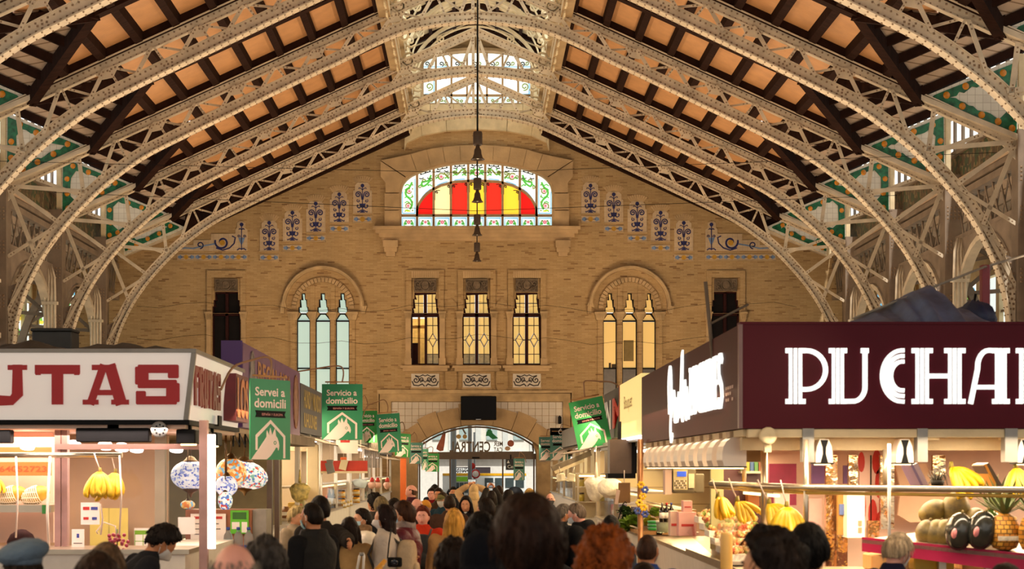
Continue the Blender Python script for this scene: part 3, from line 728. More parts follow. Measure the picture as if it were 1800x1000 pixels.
# blurred cabinet and boxes that stand behind the warm frosted glass
shade_m = mat('shape behind frosted glass', '8c7748', .8, var=.1)
mb = MB(); wpr(mb, rect(1097, 597, 1115, 634), -.24, -.235); mb.build('cabinet_silhouette', shade_m, RW[1])
mb = MB(); wpr(mb, rect(1071, 637, 1075, 646), -.24, -.235); wpr(mb, rect(1076, 639, 1083, 646), -.24, -.235); mb.build('box_silhouette', mat('dark shape behind glass', '4a3c28', .8), RW[0])
def mid_window(c, opened):
    global wn
    w = structure('window_%d' % wn); wn += 1; L = midwin(c); mb = MB()
    wst(mb, L, 4.2, -.3, -.1); wst(mb, [(c-25, 553), (c+25, 553)], 6.5, -.3, -.08); wst(mb, [(c, 641 if not opened else 553), (c, 514)], 5.5, -.3, -.08)
    if opened: wst(mb, [(c+1, 641), (c+1, 553)], 4.5, -.3, -.06)
    wst(mb, [(c-25, 640), (c+25, 640)], 3, -.3, -.1); mb.build('window_frame', M_maroonwood, w)
    cm = MB()
    for s in (-1, 1):
        x0, x1 = (c-21, c-3) if s == -1 else (c+3, c+21)
        for yy0, yy1 in ((516.5, 531.5), (533, 549)):
            for k in range(2):
                a = x0+(x1-x0)*k/2+.5; b = x0+(x1-x0)*(k+1)/2-.5
                pane(w, 'pane', rect(a, yy0, b, yy1), .22, G_amber2)
        wst(cm, [((x0+x1)/2, 515), ((x0+x1)/2, 550)], 1.1, -.24, -.16); wst(cm, [(x0, 532.3), (x1, 532.3)], 1.1, -.24, -.16)
        if opened and s == -1: continue
        x0, x1 = (c-23, c-3) if s == -1 else (c+3, c+23); m_ = (x0+x1)/2
        d = [(m_, 585.5), (m_+6.5, 597), (m_, 609), (m_-6.5, 597)]
        pane(w, 'pane', d, .21, G_amber2)
        for q in (-1, 1):
            e = x0 if q == -1 else x1
            pane(w, 'pane', rect(min(m_+q*.5, e), 557, max(m_+q*.5, e), 571), .22, G_amber2)
            pane(w, 'pane', [(m_+q*.4, 572), (e, 572), (e, 596.5), (m_+q*7.3, 596.5), (m_+q*.6, 584.5)], .22, G_amber2)
            pane(w, 'pane', [(m_+q*.4, 621.5), (e, 621.5), (e, 597.5), (m_+q*7.3, 597.5), (m_+q*.6, 609.8)], .22, G_amber2)
            pane(w, 'pane', rect(min(m_+q*.5, e), 622.5, max(m_+q*.5, e), 638), .22, G_amber2 if c > 900 else mat('lamplit glass over a radiator', 'a08a60', .4, var=.3, sc=9, emit=.35))
        wst(cm, [(m_, 555), (m_, 585.5)], 1.1, -.24, -.16); wst(cm, [(m_, 609), (m_, 640)], 1.1, -.24, -.16); wst(cm, d, 1.2, -.24, -.15, 0, True)
        for y in (571.5, 622): wst(cm, [(x0, y), (x1, y)], 1.1, -.24, -.16)
        for q in (-1, 1): wst(cm, [(m_+q*6.5, 597), (x0 if q == -1 else x1, 597)], 1.1, -.24, -.16)
    cm.build('lead_cames', M_came, w)
    if opened:      # the open casement shows the lit room
        rm = MB(); x0, z0 = W(c-30, 652); x1, z1 = W(c+12, 550)
        rm.box(x0, x1, YW+2.4, YW+2.45, z0, z1); rl = bpy.data.lights.new('room_lamp', 'POINT'); rl.energy = 90; rl.color = (1, .72, .35); rl.shadow_soft_size = .15; ro = bpy.data.objects.new('room_lamp', rl); ro.location = ((x0+x1)/2+.2, YW+1.3, z1+.5); C.objects.link(ro); rm.build('room_wall', mat('warm room wall', 'f3d694', .8), w)
        mb = MB(); a = W(c-25, 641); b = W(c-13.5, 601); mb.box(a[0], b[0], YW+.5, YW+.55, a[1], b[1]); mb.build('open_casement', M_maroonwood, w)
        mb = MB(); a = W(c-15, 600); b = W(c-11, 556); mb.box(a[0], b[0], YW+1.2, YW+1.3, a[1]-1, b[1]+.3); a = W(c-26, 572); b = W(c+3, 567); mb.box(a[0], b[0], YW+1.2, YW+1.3, a[1], b[1]); mb.build('inner_door_frame', mat('tan door frame', 'b98f58', .6), w)
for i, c in enumerate(MIDC): mid_window(c, i == 0)
for L in DW:
    w = structure('window_%d' % wn); wn += 1; mb = MB(); c = (L[0][0]+L[-1][0])/2
    wst(mb, L, 3.5, -.34, -.12); wst(mb, [(c, 640), (c, 513)], 5, -.34, -.12); wst(mb, [(c-25, 552), (c+25, 552)], 5, -.34, -.12)
    mb.build('window_frame', M_maroonwood, w)
    for s in (-1, 1):
        pane(w, 'pane', rect(min(c+s*2, c+s*25.5), 511, max(c+s*2, c+s*25.5), 551), .3, M_glassdark)
        pane(w, 'pane', rect(min(c+s*2, c+s*25.5), 553, max(c+s*2, c+s*25.5), 641), .3, M_glassdark)
G_mix = speck_mat('backlit leaf pattern glass', ['f4fbf2', 'f4fbf2', 'f4fbf2', '7dc24a', 'f4fbf2', '4d9a3e', 'e8d34a', '6fb4d8'], 3.2, .4, 1.1)
for k, A in enumerate(AISLE):
    w = structure('window_%d' % wn); wn += 1; x = 98 if k == 0 else 1576
    pane(w, 'pane', A, .3, G_mix); mb = MB(); wst(mb, A, 3, -.4, -.1)
    for dx in (-12, 12): wst(mb, [(x+dx, 640), (x+dx, 475)], 2, -.35, -.2)
    for y in (500, 545, 590): wst(mb, [(x-34, y), (x+34, y)], 2, -.35, -.2)
    mb.build('window_frame', M_iron2, w)

# ------------------------------------------------------------------ the glazed entrance
d1 = structure('door_1'); M_alu = mat('bronze door frame', '5e4c3a', .4, .3, var=.1)
FAN = [(739, 796), (739, 792)]+[(838.5-167*math.sin(math.radians(a)), 917-167*math.cos(math.radians(a))) for a in (36, 30, 24, 18, 12, 6, 0, -6, -12, -18, -24, -30, -36)]+[(938, 792), (938, 796)]
gl = glass('door glass'); mb = MB(); wpr(mb, FAN, -.32, -.30); fanp = mb.build('fanlight_pane', gl, d1)
mb = MB(); wst(mb, FAN, 3, -.36, -.24, 0, True); wpr(mb, rect(734.5, 797, 942.5, 807), -.4, -.2)
for x in (737, 770, 791, 884, 939): wst(mb, [(x, 904), (x, 806)], 2.6, -.36, -.24)
mb.build('door_frame', M_alu, d1)
for x0, x1 in ((738, 769), (771, 790), (885, 938)):
    mb = MB(); wpr(mb, rect(x0, 808, x1, 903), -.32, -.30); mb.build('door_leaf_pane', gl, d1)
mb = MB(); wpr(mb, rect(830, 803, 843, 805.5), -.2, -.12); mb.build('door_sensor', M_black, d1)
M_brownfilm = mat('brown lettering film', '6a5a48', .6, var=.05); M_grfilm = mat('green film', '14824a', .6, var=.05); M_wfilm = mat('white film', 'dfe4e0', .6, var=.03)
M_redfilm = mat('terracotta film', 'a8583c', .6, var=.2)
mb = MB(); yo = (0, YW+.29, 0)
def bx(x0, y0, x1, y1): a = W(x0, y1); b = W(x1, y0); return a[0], b[0], a[1], b[1]
x0, x1, z0, z1 = bx(790, 775.5, 862, 794.5); text_on(mb, 'CENTRAL', -x1, -x0, z0, z1, yo, -EX, EZ, -EY, .004, 0, .02)
for t, b in (('MER', (868, 775.5, 884, 784)), ('CAT', (868, 786, 883, 794.5))):
    x0, x1, z0, z1 = bx(*b); text_on(mb, t, -x1, -x0, z0, z1, yo, -EX, EZ, -EY, .004, 0, .02)
mb.build('fanlight_lettering', M_brownfilm, d1)
def film(name, loops, m): mb = MB(); wpr(mb, loops, -.296, -.286); mb.build(name, m, d1)
film('parrot_emblem', [(854, 766), (855, 760), (857, 756), (858, 751), (859.5, 755), (862, 751.5), (863, 755.5), (865, 757), (866, 761), (876, 770), (866, 772), (859, 766)], M_grfilm)
film('bottle_picture', [(766.5, 789), (768, 783), (774, 771), (779, 758), (783.5, 758), (782, 772), (781, 781), (779, 792), (773, 793)], M_redfilm)
film('tomato_picture', [(898+6*math.cos(k*math.pi/6), 779+6*math.sin(k*math.pi/6)) for k in range(12)], M_redfilm)
film('tomato_picture', [(892.5+5*math.cos(k*math.pi/6), 788+4*math.sin(k*math.pi/6)) for k in range(12)], mat('pale fruit film', 'c9a78a', .6))
film('flower_picture', [(806+4.5*math.cos(k*math.pi/6), 767+4*math.sin(k*math.pi/6)) for k in range(12)], mat('ochre film', 'b99455', .6))
film('flower_picture', [(817+4*math.cos(k*math.pi/6), 767+4*math.sin(k*math.pi/6)) for k in range(12)], mat('ochre film', 'b99455', .6))
film('stem_picture', [(811, 752), (814, 752), (820, 762), (817, 763)], M_brownfilm)
# ------------------------------------------------------------------ street beyond the door
def O(px, py, Y): return P(px, py, Y)
def obx(name, Y, x0, y0, x1, y1, th, m, parent=None, **kw):
    a = P(x0, y1, Y); b = P(x1, y0, Y); return MB().box(a.x, b.x, Y, Y+th, a.z, b.z).build(name, m, parent, **kw)
fb = thing('street_building', 'pale stone building across the street, seen through the entrance glass', 'building', (0, 84, 0))
M_fac = mat('pale facade stone', 'd9d6cc', .8, var=.06); M_fac2 = mat('facade pilaster', 'c2c6c0', .8, var=.06)
def fbx(name, x0, x1, y0, y1, z0, z1, m): return MB().box(x0, x1, y0, y1, z0, z1).build(name, m, fb, world=True)
fbx('facade', -9, 9, 84, 85, 0, 9, M_fac)
for i in range(9): fbx('pilaster', -6+i*1.5, -5.7+i*1.5, 83.8, 84, 2.6, 9, M_fac2)
for i in range(8): fbx('window', -5.4+i*1.5, -4.8+i*1.5, 83.9, 84, 3.4, 5.6, mat('facade window', '9db2b0', .3))
fbx('cornice', -9, 9, 83.6, 84, 2.45, 2.65, M_fac2)
sg = thing('pizzeria_sign', 'dark shop sign reading PIZZERIA KEBAB across the street', 'sign', (0, 83, 0))
a = P(798, 833, 83); b = P(862, 821, 83); MB().box(a.x, b.x, 83, 83.99, a.z, b.z).build('board', mat('dark brown board', '2c2024', .6), sg, world=True)
mb = MB(); text_on(mb, 'PIZZERIA', X_(796, 83), X_(824, 83), Z_(827, 83), Z_(822.5, 83), (0, 83, 0), d=.02); text_on(mb, 'KEBAB', X_(801, 83), X_(823, 83), Z_(832.5, 83), Z_(828.5, 83), (0, 83, 0), d=.02)
mb.build('lettering', M_wfilm, sg, world=True)
bus = thing('city_bus', 'white bus with yellow stripe and green ad passing the entrance', 'bus', (0, 75, 0))
def bxx(name, x0, y0, x1, y1, d0, d1, m): a = P(x0, y1, 75); b = P(x1, y0, 75); return MB().box(a.x, b.x, 75+d0, 75+d1, a.z, b.z).build(name, m, bus, world=True)
bxx('body', 778, 834, 925, 884, 0, 2, mat('white bus paint', 'dfe6e4', .3, var=.03)); bxx('roof_stripe', 778, 832, 925, 836, -.02, 2, mat('yellow bus stripe', 'e0a818', .4))
bxx('advert_panel', 791, 838, 822, 846, -.04, 0, mat('bright green advert', '7cc22c', .5)); 
for x in (852, 870, 888, 906): bxx('window', x, 840, x+15, 857, -.03, 0, mat('bus window', '3c4a4c', .2))
for x in (792, 800, 808, 816): bxx('window', x, 848, x+7, 866, -.03, 0, mat('bus window', '3c4a4c', .2))
for x in (800, 905): a = P(x, 884, 75); MB().lathe([(0, 0), (.45, 0), (.45, .3), (0, .3)], 16, (a.x, 74.9, .47), 0, Matrix.Rotation(-math.pi/2, 3, 'X')).build('wheel', M_black, bus, world=True)
rs = thing('road_sign', 'round red and white no-entry style road sign on grey post outside', 'sign', (X_(834, 66), 66, 0))
c = P(836, 833, 66); MB().tube([(X_(834, 66), 66.05, 0), (X_(834, 66), 66.05, 3.4)], .05, 8).build('post', mat('grey post', '8b9498', .4, .4), rs, world=True)
for nm, r, m, d in (('sign_disc', .2, mat('sign red', 'c8281e', .5), 0), ('sign_face', .14, mat('sign white', 'f2f2f2', .5), .02)):
    MB().lathe([(0, 0), (r, 0), (r, .02), (0, .02)], 20, (c.x, 66-d, c.z), 0, Matrix.Rotation(math.pi/2, 3, 'X')).build(nm, m, rs, world=True)
c = P(830, 819, 66); MB().lathe([(0, 0), (.14, 0), (.14, .02), (0, .02)], 20, (c.x, 66, c.z), 0, Matrix.Rotation(math.pi/2, 3, 'X')).build('sign_disc', mat('sign red', 'c8281e', .5), rs, world=True)
for x, w, l in ((826, .09, 'slim grey street pole in front of bus'), (797, .13, 'thick pale street pole left of pizzeria sign')):
    p = thing('street_pole', l, 'pole', (X_(x, 64), 64, 0)); MB().tube([(0, 0, 0), (0, 0, 5)], w, 10).build('shaft', mat('pale grey post', '8f9fae', .5, var=.05), p); MB().lathe([(w*1.8, 0), (w*1.8, .3), (w, .4)], 10).build('base', mat('grey post', '8b9498', .4, .4), p)
bp = thing('hanging_sign', 'black overhead sign reading Cen with white triangle beside entrance doors', 'sign', (X_(898, 60.12), 60.12, Z_(826, 60.12)))
a = P(889, 826, 60.12); b = P(907, 807, 60.12); MB().box(a.x, b.x, 60.12, 60.17, a.z, b.z).build('board', mat('black sign', '17171a', .4), bp, world=True)
mb = MB(); text_on(mb, 'Cen', X_(892, 60.12), X_(906, 60.12), Z_(823, 60.12), Z_(817, 60.12), (0, 60.12, 0), d=.01); mb.prism([(X_(891, 60.12), Z_(814, 60.12)), (X_(896, 60.12), Z_(814, 60.12)), (X_(893.5, 60.12), Z_(808.5, 60.12))], (0, 60.12, 0), EX, EZ, -EY, 0, .01)
mb.build('lettering', M_wfilm, bp, world=True)
MB().tube([(X_(898, 60.12), 60.14, Z_(807, 60.12)), (X_(898, 60.12), 60.14, Z_(799, 60.12))], .02, 6).build('hanger', M_black, bp, world=True)
# ------------------------------------------------------------------ riveted iron roof trusses
ARCH = [(0, 13.2), (1.0, 13.12), (2.07, 12.9), (3.0, 12.52), (3.79, 12.12), (5.0, 11.55), (7.19, 10.5), (9.0, 9.62), (9.8, 9.2), (10.5, 8.72), (11.15, 8.2), (11.8, 7.55), (12.4, 6.85), (12.9, 6.1), (13.25, 5.4), (13.5, 4.7), (13.65, 3.9), (13.72, 2.5), (13.75, -1.85)]
ARCHP = catmull([(x, h+H0) for x, h in ARCH], 4)
TOPP = [(0, 16.51), (1.2, 15.98), (13.95, ZR(13.95))]
def off(pts, d):
    out = []
    for i in range(len(pts)):
        a = pts[max(i-1, 0)]; b = pts[min(i+1, len(pts)-1)]; tx, ty = b[0]-a[0], b[1]-a[1]; l = math.hypot(tx, ty); out.append((pts[i][0]-ty/l*d, pts[i][1]+tx/l*d))
    return out
def at_arch(x):
    for (a, b), (c, d) in zip(ARCHP, ARCHP[1:]):
        if a <= x <= c and c > a: return b+(d-b)*(x-a)/(c-a)
    return ARCHP[-1][1]
def ribbon(mb, pts, d0, d1, y0, y1, sx, mi=0):
    A = off(pts, d0); B = off(pts, d1); n = len(pts)
    vs = [(sx*p[0], y, p[1]) for y in (y0, y1) for q in (A, B) for p in q]; fs = []
    for i in range(n-1):
        f = [(i, i+1, n+i+1, n+i), (2*n+i, 3*n+i, 3*n+i+1, 2*n+i+1), (i, 2*n+i, 2*n+i+1, i+1), (n+i, n+i+1, 3*n+i+1, 3*n+i)]
        fs += f if sx > 0 else [tuple(reversed(q)) for q in f]
    fs += [(0, n, 3*n, 2*n), (n-1, 3*n-1, 4*n-1, 2*n-1)]
    mb.add(vs, fs, mi)
RIV = [(-1,-1),(1,-1),(1,1),(-1,1)]
def rivet(mb, x, z, y, r=.026):
    mb.add([(x+i*r, y, z+j*r) for i, j in RIV]+[(x, y-.02, z)], [(0, 1, 4), (1, 2, 4), (2, 3, 4), (3, 0, 4)])
def along(pts, step):
    out = []; acc = 0
    for a, b in zip(pts, pts[1:]):
        l = math.hypot(b[0]-a[0], b[1]-a[1]); t = (step-acc) if acc else 0
        while t <= l:
            out.append((a[0]+(b[0]-a[0])*t/l, a[1]+(b[1]-a[1])*t/l)); t += step
        acc = (acc+l) % step if l else acc
    return out
JX, JZ = 13.95, 10.3
tr = thing('roof_truss', 'cream riveted iron truss farthest back, right before the brick end wall', 'truss', (0, 56.8, 0), group='iron roof trusses over the hall')
rv = MB()
for sx in (1, -1):
    mb = MB(); ribbon(mb, TOPP, -.13, .11, -.04, .04, sx); ribbon(mb, TOPP, .09, .12, -.18, .18, sx); ribbon(mb, TOPP, -.14, -.12, -.08, .08, sx)
    mb.build('top_chord', M_iron, tr)
    lo = [p for p in ARCHP if p[1] > 2.2]
    mb = MB(); ribbon(mb, lo, .02, .33, -.05, .05, sx); ribbon(mb, lo, .0, .035, -.16, .16, sx); ribbon(mb, lo, .3, .325, -.09, .09, sx); mb.build('arched_bottom_chord', M_iron, tr)
    def top(x): return (x, ZR(x)-.1)
    def bot(x): return (x, at_arch(x)+.28)
    def strut(a, b, w, y, name='strut'):
        m = MB(); m.bar((sx*a[0], y, a[1]), (sx*b[0], y, b[1]), w, .03, 0); m.bar((sx*a[0], y+.03, a[1]), (sx*b[0], y+.03, b[1]), .03, .06, 0); m.build(name, M_iron, tr)
        for p in (a, b):
            q = (b if p is a else a); l = math.hypot(q[0]-p[0], q[1]-p[1])
            for t in (.12, .22): rivet(rv, sx*(p[0]+(q[0]-p[0])*t/l), p[1]+(q[1]-p[1])*t/l, y-.015, .02)
    n = 10; stp = 1.18
    for i in range(n):
        x = i*stp
        if x+.55 < 11.4: strut(top(x+.05), bot(x+.45), .10, -.09)
        if i: strut(top(x), bot(x-.28), .065, -.06, 'thin_brace'); strut(top(x-.08), bot(x-.92), .06, .09, 'flat_brace')
    if sx == 1: strut((-.08, 16.3), (-.08, 15.3), .1, -.09); strut((.08, 16.3), (.08, 15.3), .1, -.09)
    for a in ((11.5, at_arch(11.5)+.3), (12.35, at_arch(12.35)+.35), (13.0, at_arch(13.0)+.3)): strut((JX-.1, JZ-.1), a, .12, -.09)
    strut((11.6, at_arch(11.6)+.3), (11.75, ZR(11.75)-.1), .12, -.09); strut((11.55, at_arch(11.55)+.2), (13.0, ZR(13.0)-.2), .1, -.06)
    strut((12.4, at_arch(12.4)+.3), (13.85, 8.1), .1, -.09); strut((13.05, at_arch(13.05)+.3), (13.85, 6.5), .1, -.09)
    strut((12.45, 8.6), (13.6, 7.35), .09, -.06)
    # gusset plates
    for x in [i*stp*2 for i in range(1, 5)]:
        m = MB(); z = ZR(x); m.prism([(sx*(x-.3), z-.16+.137), (sx*(x+.3), z-.16-.137), (sx*(x+.14), z-.42), (sx*(x-.14), z-.36)], (0, 0, 0), EX, EZ, -EY, .05, .075); m.build('gusset_plate', M_iron, tr)
        for k in range(5): rivet(rv, sx*(x-.2+k*.1), z-.19-(k-2)*.045, -.075)
    m = MB(); m.prism([(sx*p[0], p[1]) for p in ((13.55, 10.75), (14.35, 10.35), (14.35, 9.6), (13.9, 9.7), (13.45, 10.2))], (0, 0, 0), EX, EZ, -EY, .02, .07); m.build('gusset_plate', M_iron, tr)
    for k in range(12): rivet(rv, sx*(13.75+(k % 4)*.13), 10.3-(k//4)*.15, -.07)
    # post and riveted web between post and arch
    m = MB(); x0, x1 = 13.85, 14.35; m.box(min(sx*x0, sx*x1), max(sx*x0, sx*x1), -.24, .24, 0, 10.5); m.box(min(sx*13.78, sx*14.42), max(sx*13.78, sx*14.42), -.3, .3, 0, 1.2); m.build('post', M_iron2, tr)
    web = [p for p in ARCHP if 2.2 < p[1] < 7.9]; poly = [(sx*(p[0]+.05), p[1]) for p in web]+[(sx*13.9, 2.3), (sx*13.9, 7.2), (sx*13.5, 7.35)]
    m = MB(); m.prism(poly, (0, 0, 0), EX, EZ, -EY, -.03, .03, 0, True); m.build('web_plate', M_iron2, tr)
    for z in [3+i*.13 for i in range(36)]:
        ax = min(p[0] for p in ARCHP if abs(p[1]-z) < .5 or p[1] < z); 
        for k in range(1, 4):
            xx = [p[0] for p in web if abs(p[1]-z) < .35]
            if xx and xx[0]+.1+k*.13 < 13.85: rivet(rv, sx*(xx[0]+.08+k*.13), z+(k % 2)*.06, -.06, .03)
    for z0 in (6.6, 8.2, 9.2, 5.0):
        for i in range(4):
            for j in range(4): rivet(rv, sx*(13.93+i*.11), z0+j*.11, -.245, .028)
    # rivet lines along the chords
    for x, z in along(off(TOPP, .03), .16): rivet(rv, sx*x, z, -.045, .024)
    for x, z in along(off(TOPP, -.10), .16): rivet(rv, sx*x, z, -.045, .02)
    for d in (.09, .25):
        for x, z in along(off([p for p in lo if p[1] > 5], d), .15): rivet(rv, sx*x, z, -.055, .024)
    for k, (x, z) in enumerate(along(off(lo, .17), .42)):
        if k % 4 == 0 and x < 13.3:
            for i in range(3): rivet(rv, sx*(x+i*.1), z-.045*i, -.055, .026)
    for x, z in along(off(lo, -.012), .2):
        for y in (-.11, .11): rv.add([(sx*x+i*.026, y+j*.026, z+.012) for i, j in RIV]+[(sx*x, y, z-.022)], [(0, 1, 4), (1, 2, 4), (2, 3, 4), (3, 0, 4)])
rv.build('rivets', M_rivet, tr, kind='stuff')
TY = [56.8, 50.8, 44.8, 38.8, 32.8, 26.8]
names = ['', 'second cream riveted iron truss counting from the brick end wall', 'middle cream riveted iron truss, third from the brick end wall', 'fourth cream riveted iron truss from the end wall, foot above the maroon stall', 'cream riveted iron truss across the top corners of the picture, nearest one']
for i in range(1, 5): dup(tr, (0, TY[i], 0), label=names[i])

# ------------------------------------------------------------------ roof: rafters, purlins, boarded panels, dormers, lantern
ceil = structure('ceiling')
ZT = lambda x: ZR(x)+.12            # top of trusses = underside of purlins
bays = [(YW, 56.8)]+list(zip(TY, TY[1:]))+[(26.8, 20.8), (20.8, 14.8), (14.8, 2.8), (2.8, -9.2)]
PX = [2.9, 3.85, 4.8, 5.75, 6.7, 7.65, 8.6, 9.55, 10.5, 11.45]
def slope_box(mb, sx, xa, xb, y0, y1, d0, d1, mi=0):
    """box lying on the slope between x=xa and xb"""
    c, s = .9102, .4142
    vs = [(sx*(x+d*.0), y, ZT(x)+d) for d in (d0, d1) for x, y in ((xa, y0), (xb, y0), (xb, y1), (xa, y1))]
    f = [(0,3,2,1),(4,5,6,7),(0,1,5,4),(1,2,6,5),(2,3,7,6),(3,0,4,7)]
    mb.add(vs, f if sx > 0 else [tuple(reversed(q)) for q in f], mi)
def quad_slab(mb, q, th):
    a, b, c, d = [Vector(p) for p in q]; n = (b-a).cross(d-a).normalized()
    if n.z < 0: n = -n
    vs = [a, b, c, d]+[p+n*th for p in (a, b, c, d)]
    mb.add(vs, [(0,3,2,1),(4,5,6,7),(0,1,5,4),(1,2,6,5),(2,3,7,6),(3,0,4,7)])
for bi, (ya, yb) in enumerate(bays):
    far = bi > 5; end = bi == 0
    y0, y1 = min(ya, yb), max(ya, yb); ym = (y0+y1)/2
    for sx in (1, -1):
        for yr in ([y0, ym] if not end else [y0, ym, y1-.35]):      # rafters over each truss and in the middle of each bay
            mb = MB(); slope_box(mb, sx, 2.6, (9.0 if (yr == ym) else 11.45), yr-.14, yr+.14, -.02 if not (end and yr == y1-.35) else -.45, .42); mb.build('rafter', M_darkwood, ceil)
        hb = (y1-y0)/2
        for x in PX:
            if x > 9.1 and not far:
                t = (11.4-x)/2.3; segs = [(y0, y0+hb*t), (y1-hb*t, y1)] if t > .05 else []
            else: segs = [(y0, y1)]
            for a, b in segs:
                mb = MB(); slope_box(mb, sx, x-.09, x+.09, a, b, .0, .34); mb.build('purlin', M_darkwood, ceil)
        # boarded panels
        if far:
            mb = MB(); slope_box(mb, sx, 2.6, 14.3, y0, y1, .34, .40); mb.build('roof_panel', M_plank, ceil); continue
        for i in range(len(PX)+1):
            xa = 2.6 if i == 0 else PX[i-1]+.09; xb = PX[i]-.09 if i < len(PX) else 11.5
            for h in (0, 1):
                ys = (y0+.14, ym-.14) if h == 0 else (ym+.14, y1-.14)
                mb = MB()
                if xb <= 9.1: slope_box(mb, sx, xa, xb, ys[0], ys[1], .26, .30)
                else:
                    e = y0 if h == 0 else y1; sg = 1 if h == 0 else -1
                    ta, tb = max(0, min(1, (11.4-max(xa, 9.1))/2.3)), max(0, min(1, (11.4-xb)/2.3))
                    q = [(sx*xa, e+sg*.14, ZT(xa)+.26), (sx*xb, e+sg*.14, ZT(xb)+.26), (sx*xb, e+sg*(.14+max(.02, (hb-.14)*tb)), ZT(xb)+.26), (sx*xa, e+sg*(.14+(hb-.14)*ta), ZT(xa)+.26)]
                    quad_slab(mb, q, .04)
                mb.build('roof_panel', M_plank, ceil)
        # dormer: valley beams, joists, boarded soffit rising outwards
        if far: 
            continue
        B = Vector((sx*9.1, ym, ZT(9.1)+.1))
        for e in (y0, y1):
            A = Vector((sx*11.4, e, ZT(11.4)-.12)); sg = 1 if e == y0 else -1
            mb = MB(); mb.bar(A-(B-A)*.02, B+(B-A)*.03, .24, .34, 0, EZ); mb.build('valley_beam', M_darkwood, ceil)
            r = .40; A2 = Vector((sx*14.3, e, A.z+2.9*r+.1)); B2 = Vector((sx*14.3, ym, B.z+5.2*r+.1)); up = Vector((0, 0, .2))
            mb = MB(); quad_slab(mb, [A+up, A2+up, B2+up, B+up], .05); mb.build('dormer_soffit', M_plank2, ceil)
            for k in range(5):
                t = (k+.15)/5; p = A+(B-A)*t; q = A2+(B2-A2)*t
                mb = MB(); mb.bar(p+Vector((0, 0, .08)), q+Vector((0, 0, .08)), .2, .22, 0, EZ); mb.build('joist', M_darkwood, ceil)
            mb = MB(); mb.bar(A+Vector((-sx*.1, sg*.12, .0)), A+Vector((sx*2.6, sg*.12, -1.10)), .08, .2, 0, EY); mb.bar(A+Vector((-sx*.1, sg*.14, .07)), A+Vector((sx*2.6, sg*.14, -1.03)), .05, .14, 0, EY); mb.build('cornice', M_iron, ceil)
# white tile spandrels with orange-tree borders, standing on the trusses between falling chord and rising dormer
M_wt = brick_mat('white wall tiles', [(0, 'd9d2c2'), (1, 'e2dccc')], 'b5ac98', .2, .2, .006, 'xz', .25, .15, 0)
for ti, y in enumerate([YW-.2]+TY[:6]):
    for sx in (1, -1):
        A = Vector((11.4, 0, ZT(11.4)-.1)); tri = [(11.45, A.z), (13.95, A.z+1.05), (13.95, A.z-1.12)]
        mb = MB(); mb.prism([(sx*p[0], p[1]) for p in tri], (0, y, 0), EX, EZ, -EY, -.1, .1, 0, True)
        sp = mb.build('tile_spandrel', M_wt, ceil)
        rg = random.Random(ti*2+(sx > 0))
        up = [(11.75+i*.11, A.z+.07+i*.11*.40) for i in range(20)]; lw = [(11.75+i*.11, A.z-.06-i*.11*.43) for i in range(20)]
        wob = lambda: (rg.uniform(-.045, .045))
        mb = MB()
        inner_u = [(x, z-.23+wob()) for x, z in up if x > 12.05]; inner_l = [(x, z+.23+wob()) for x, z in lw if x > 12.05]
        iu = [(x, z) for x, z in inner_u if x < 13.5]; il = [(x, z) for x, z in inner_l if x < 13.5]
        out = [(11.7, A.z)]+[(x, z-.02) for x, z in up]+[(13.86, lw[-1][1]+.1)]+[(x, z+.02) for x, z in reversed(lw)]
        hole = [(p[0]+wob()*.5, p[1]) for p in iu]+[(13.6+wob()*.5, iu[-1][1]-.2+wob()), (13.6+wob()*.5, A.z+wob()), (13.6+wob()*.5, il[-1][1]+.2)]+list(reversed(il))
        try:
            mb.prism([[(sx*p[0], p[1]) for p in out], [(sx*p[0], p[1]) for p in hole]], (0, y, 0), EX, EZ, -EY, .1, .125)
            mb.build('leaf_border', M_leaf, sp)
        except Exception: pass
        for px, pz in ((12.1, .07), (12.55, .25), (13.0, .44), (13.5, .64), (13.72, .18), (13.72, -.3), (12.5, -.24), (12.95, -.44), (13.4, -.66), (13.7, -.78)):
            mb = MB(); mb.ball((sx*(px+rg.uniform(-.04, .04)), y-.12, A.z+pz+rg.uniform(-.03, .03)), (.095, .03, .095), 10, 6); mb.build('orange', M_orange, sp)
        mb = MB(); mb.box(min(sx*13.9, sx*14.05), max(sx*13.9, sx*14.05), y-.16, y+.16, A.z-1.2, A.z+1.1); mb.build('corner_strip', M_cream, sp)

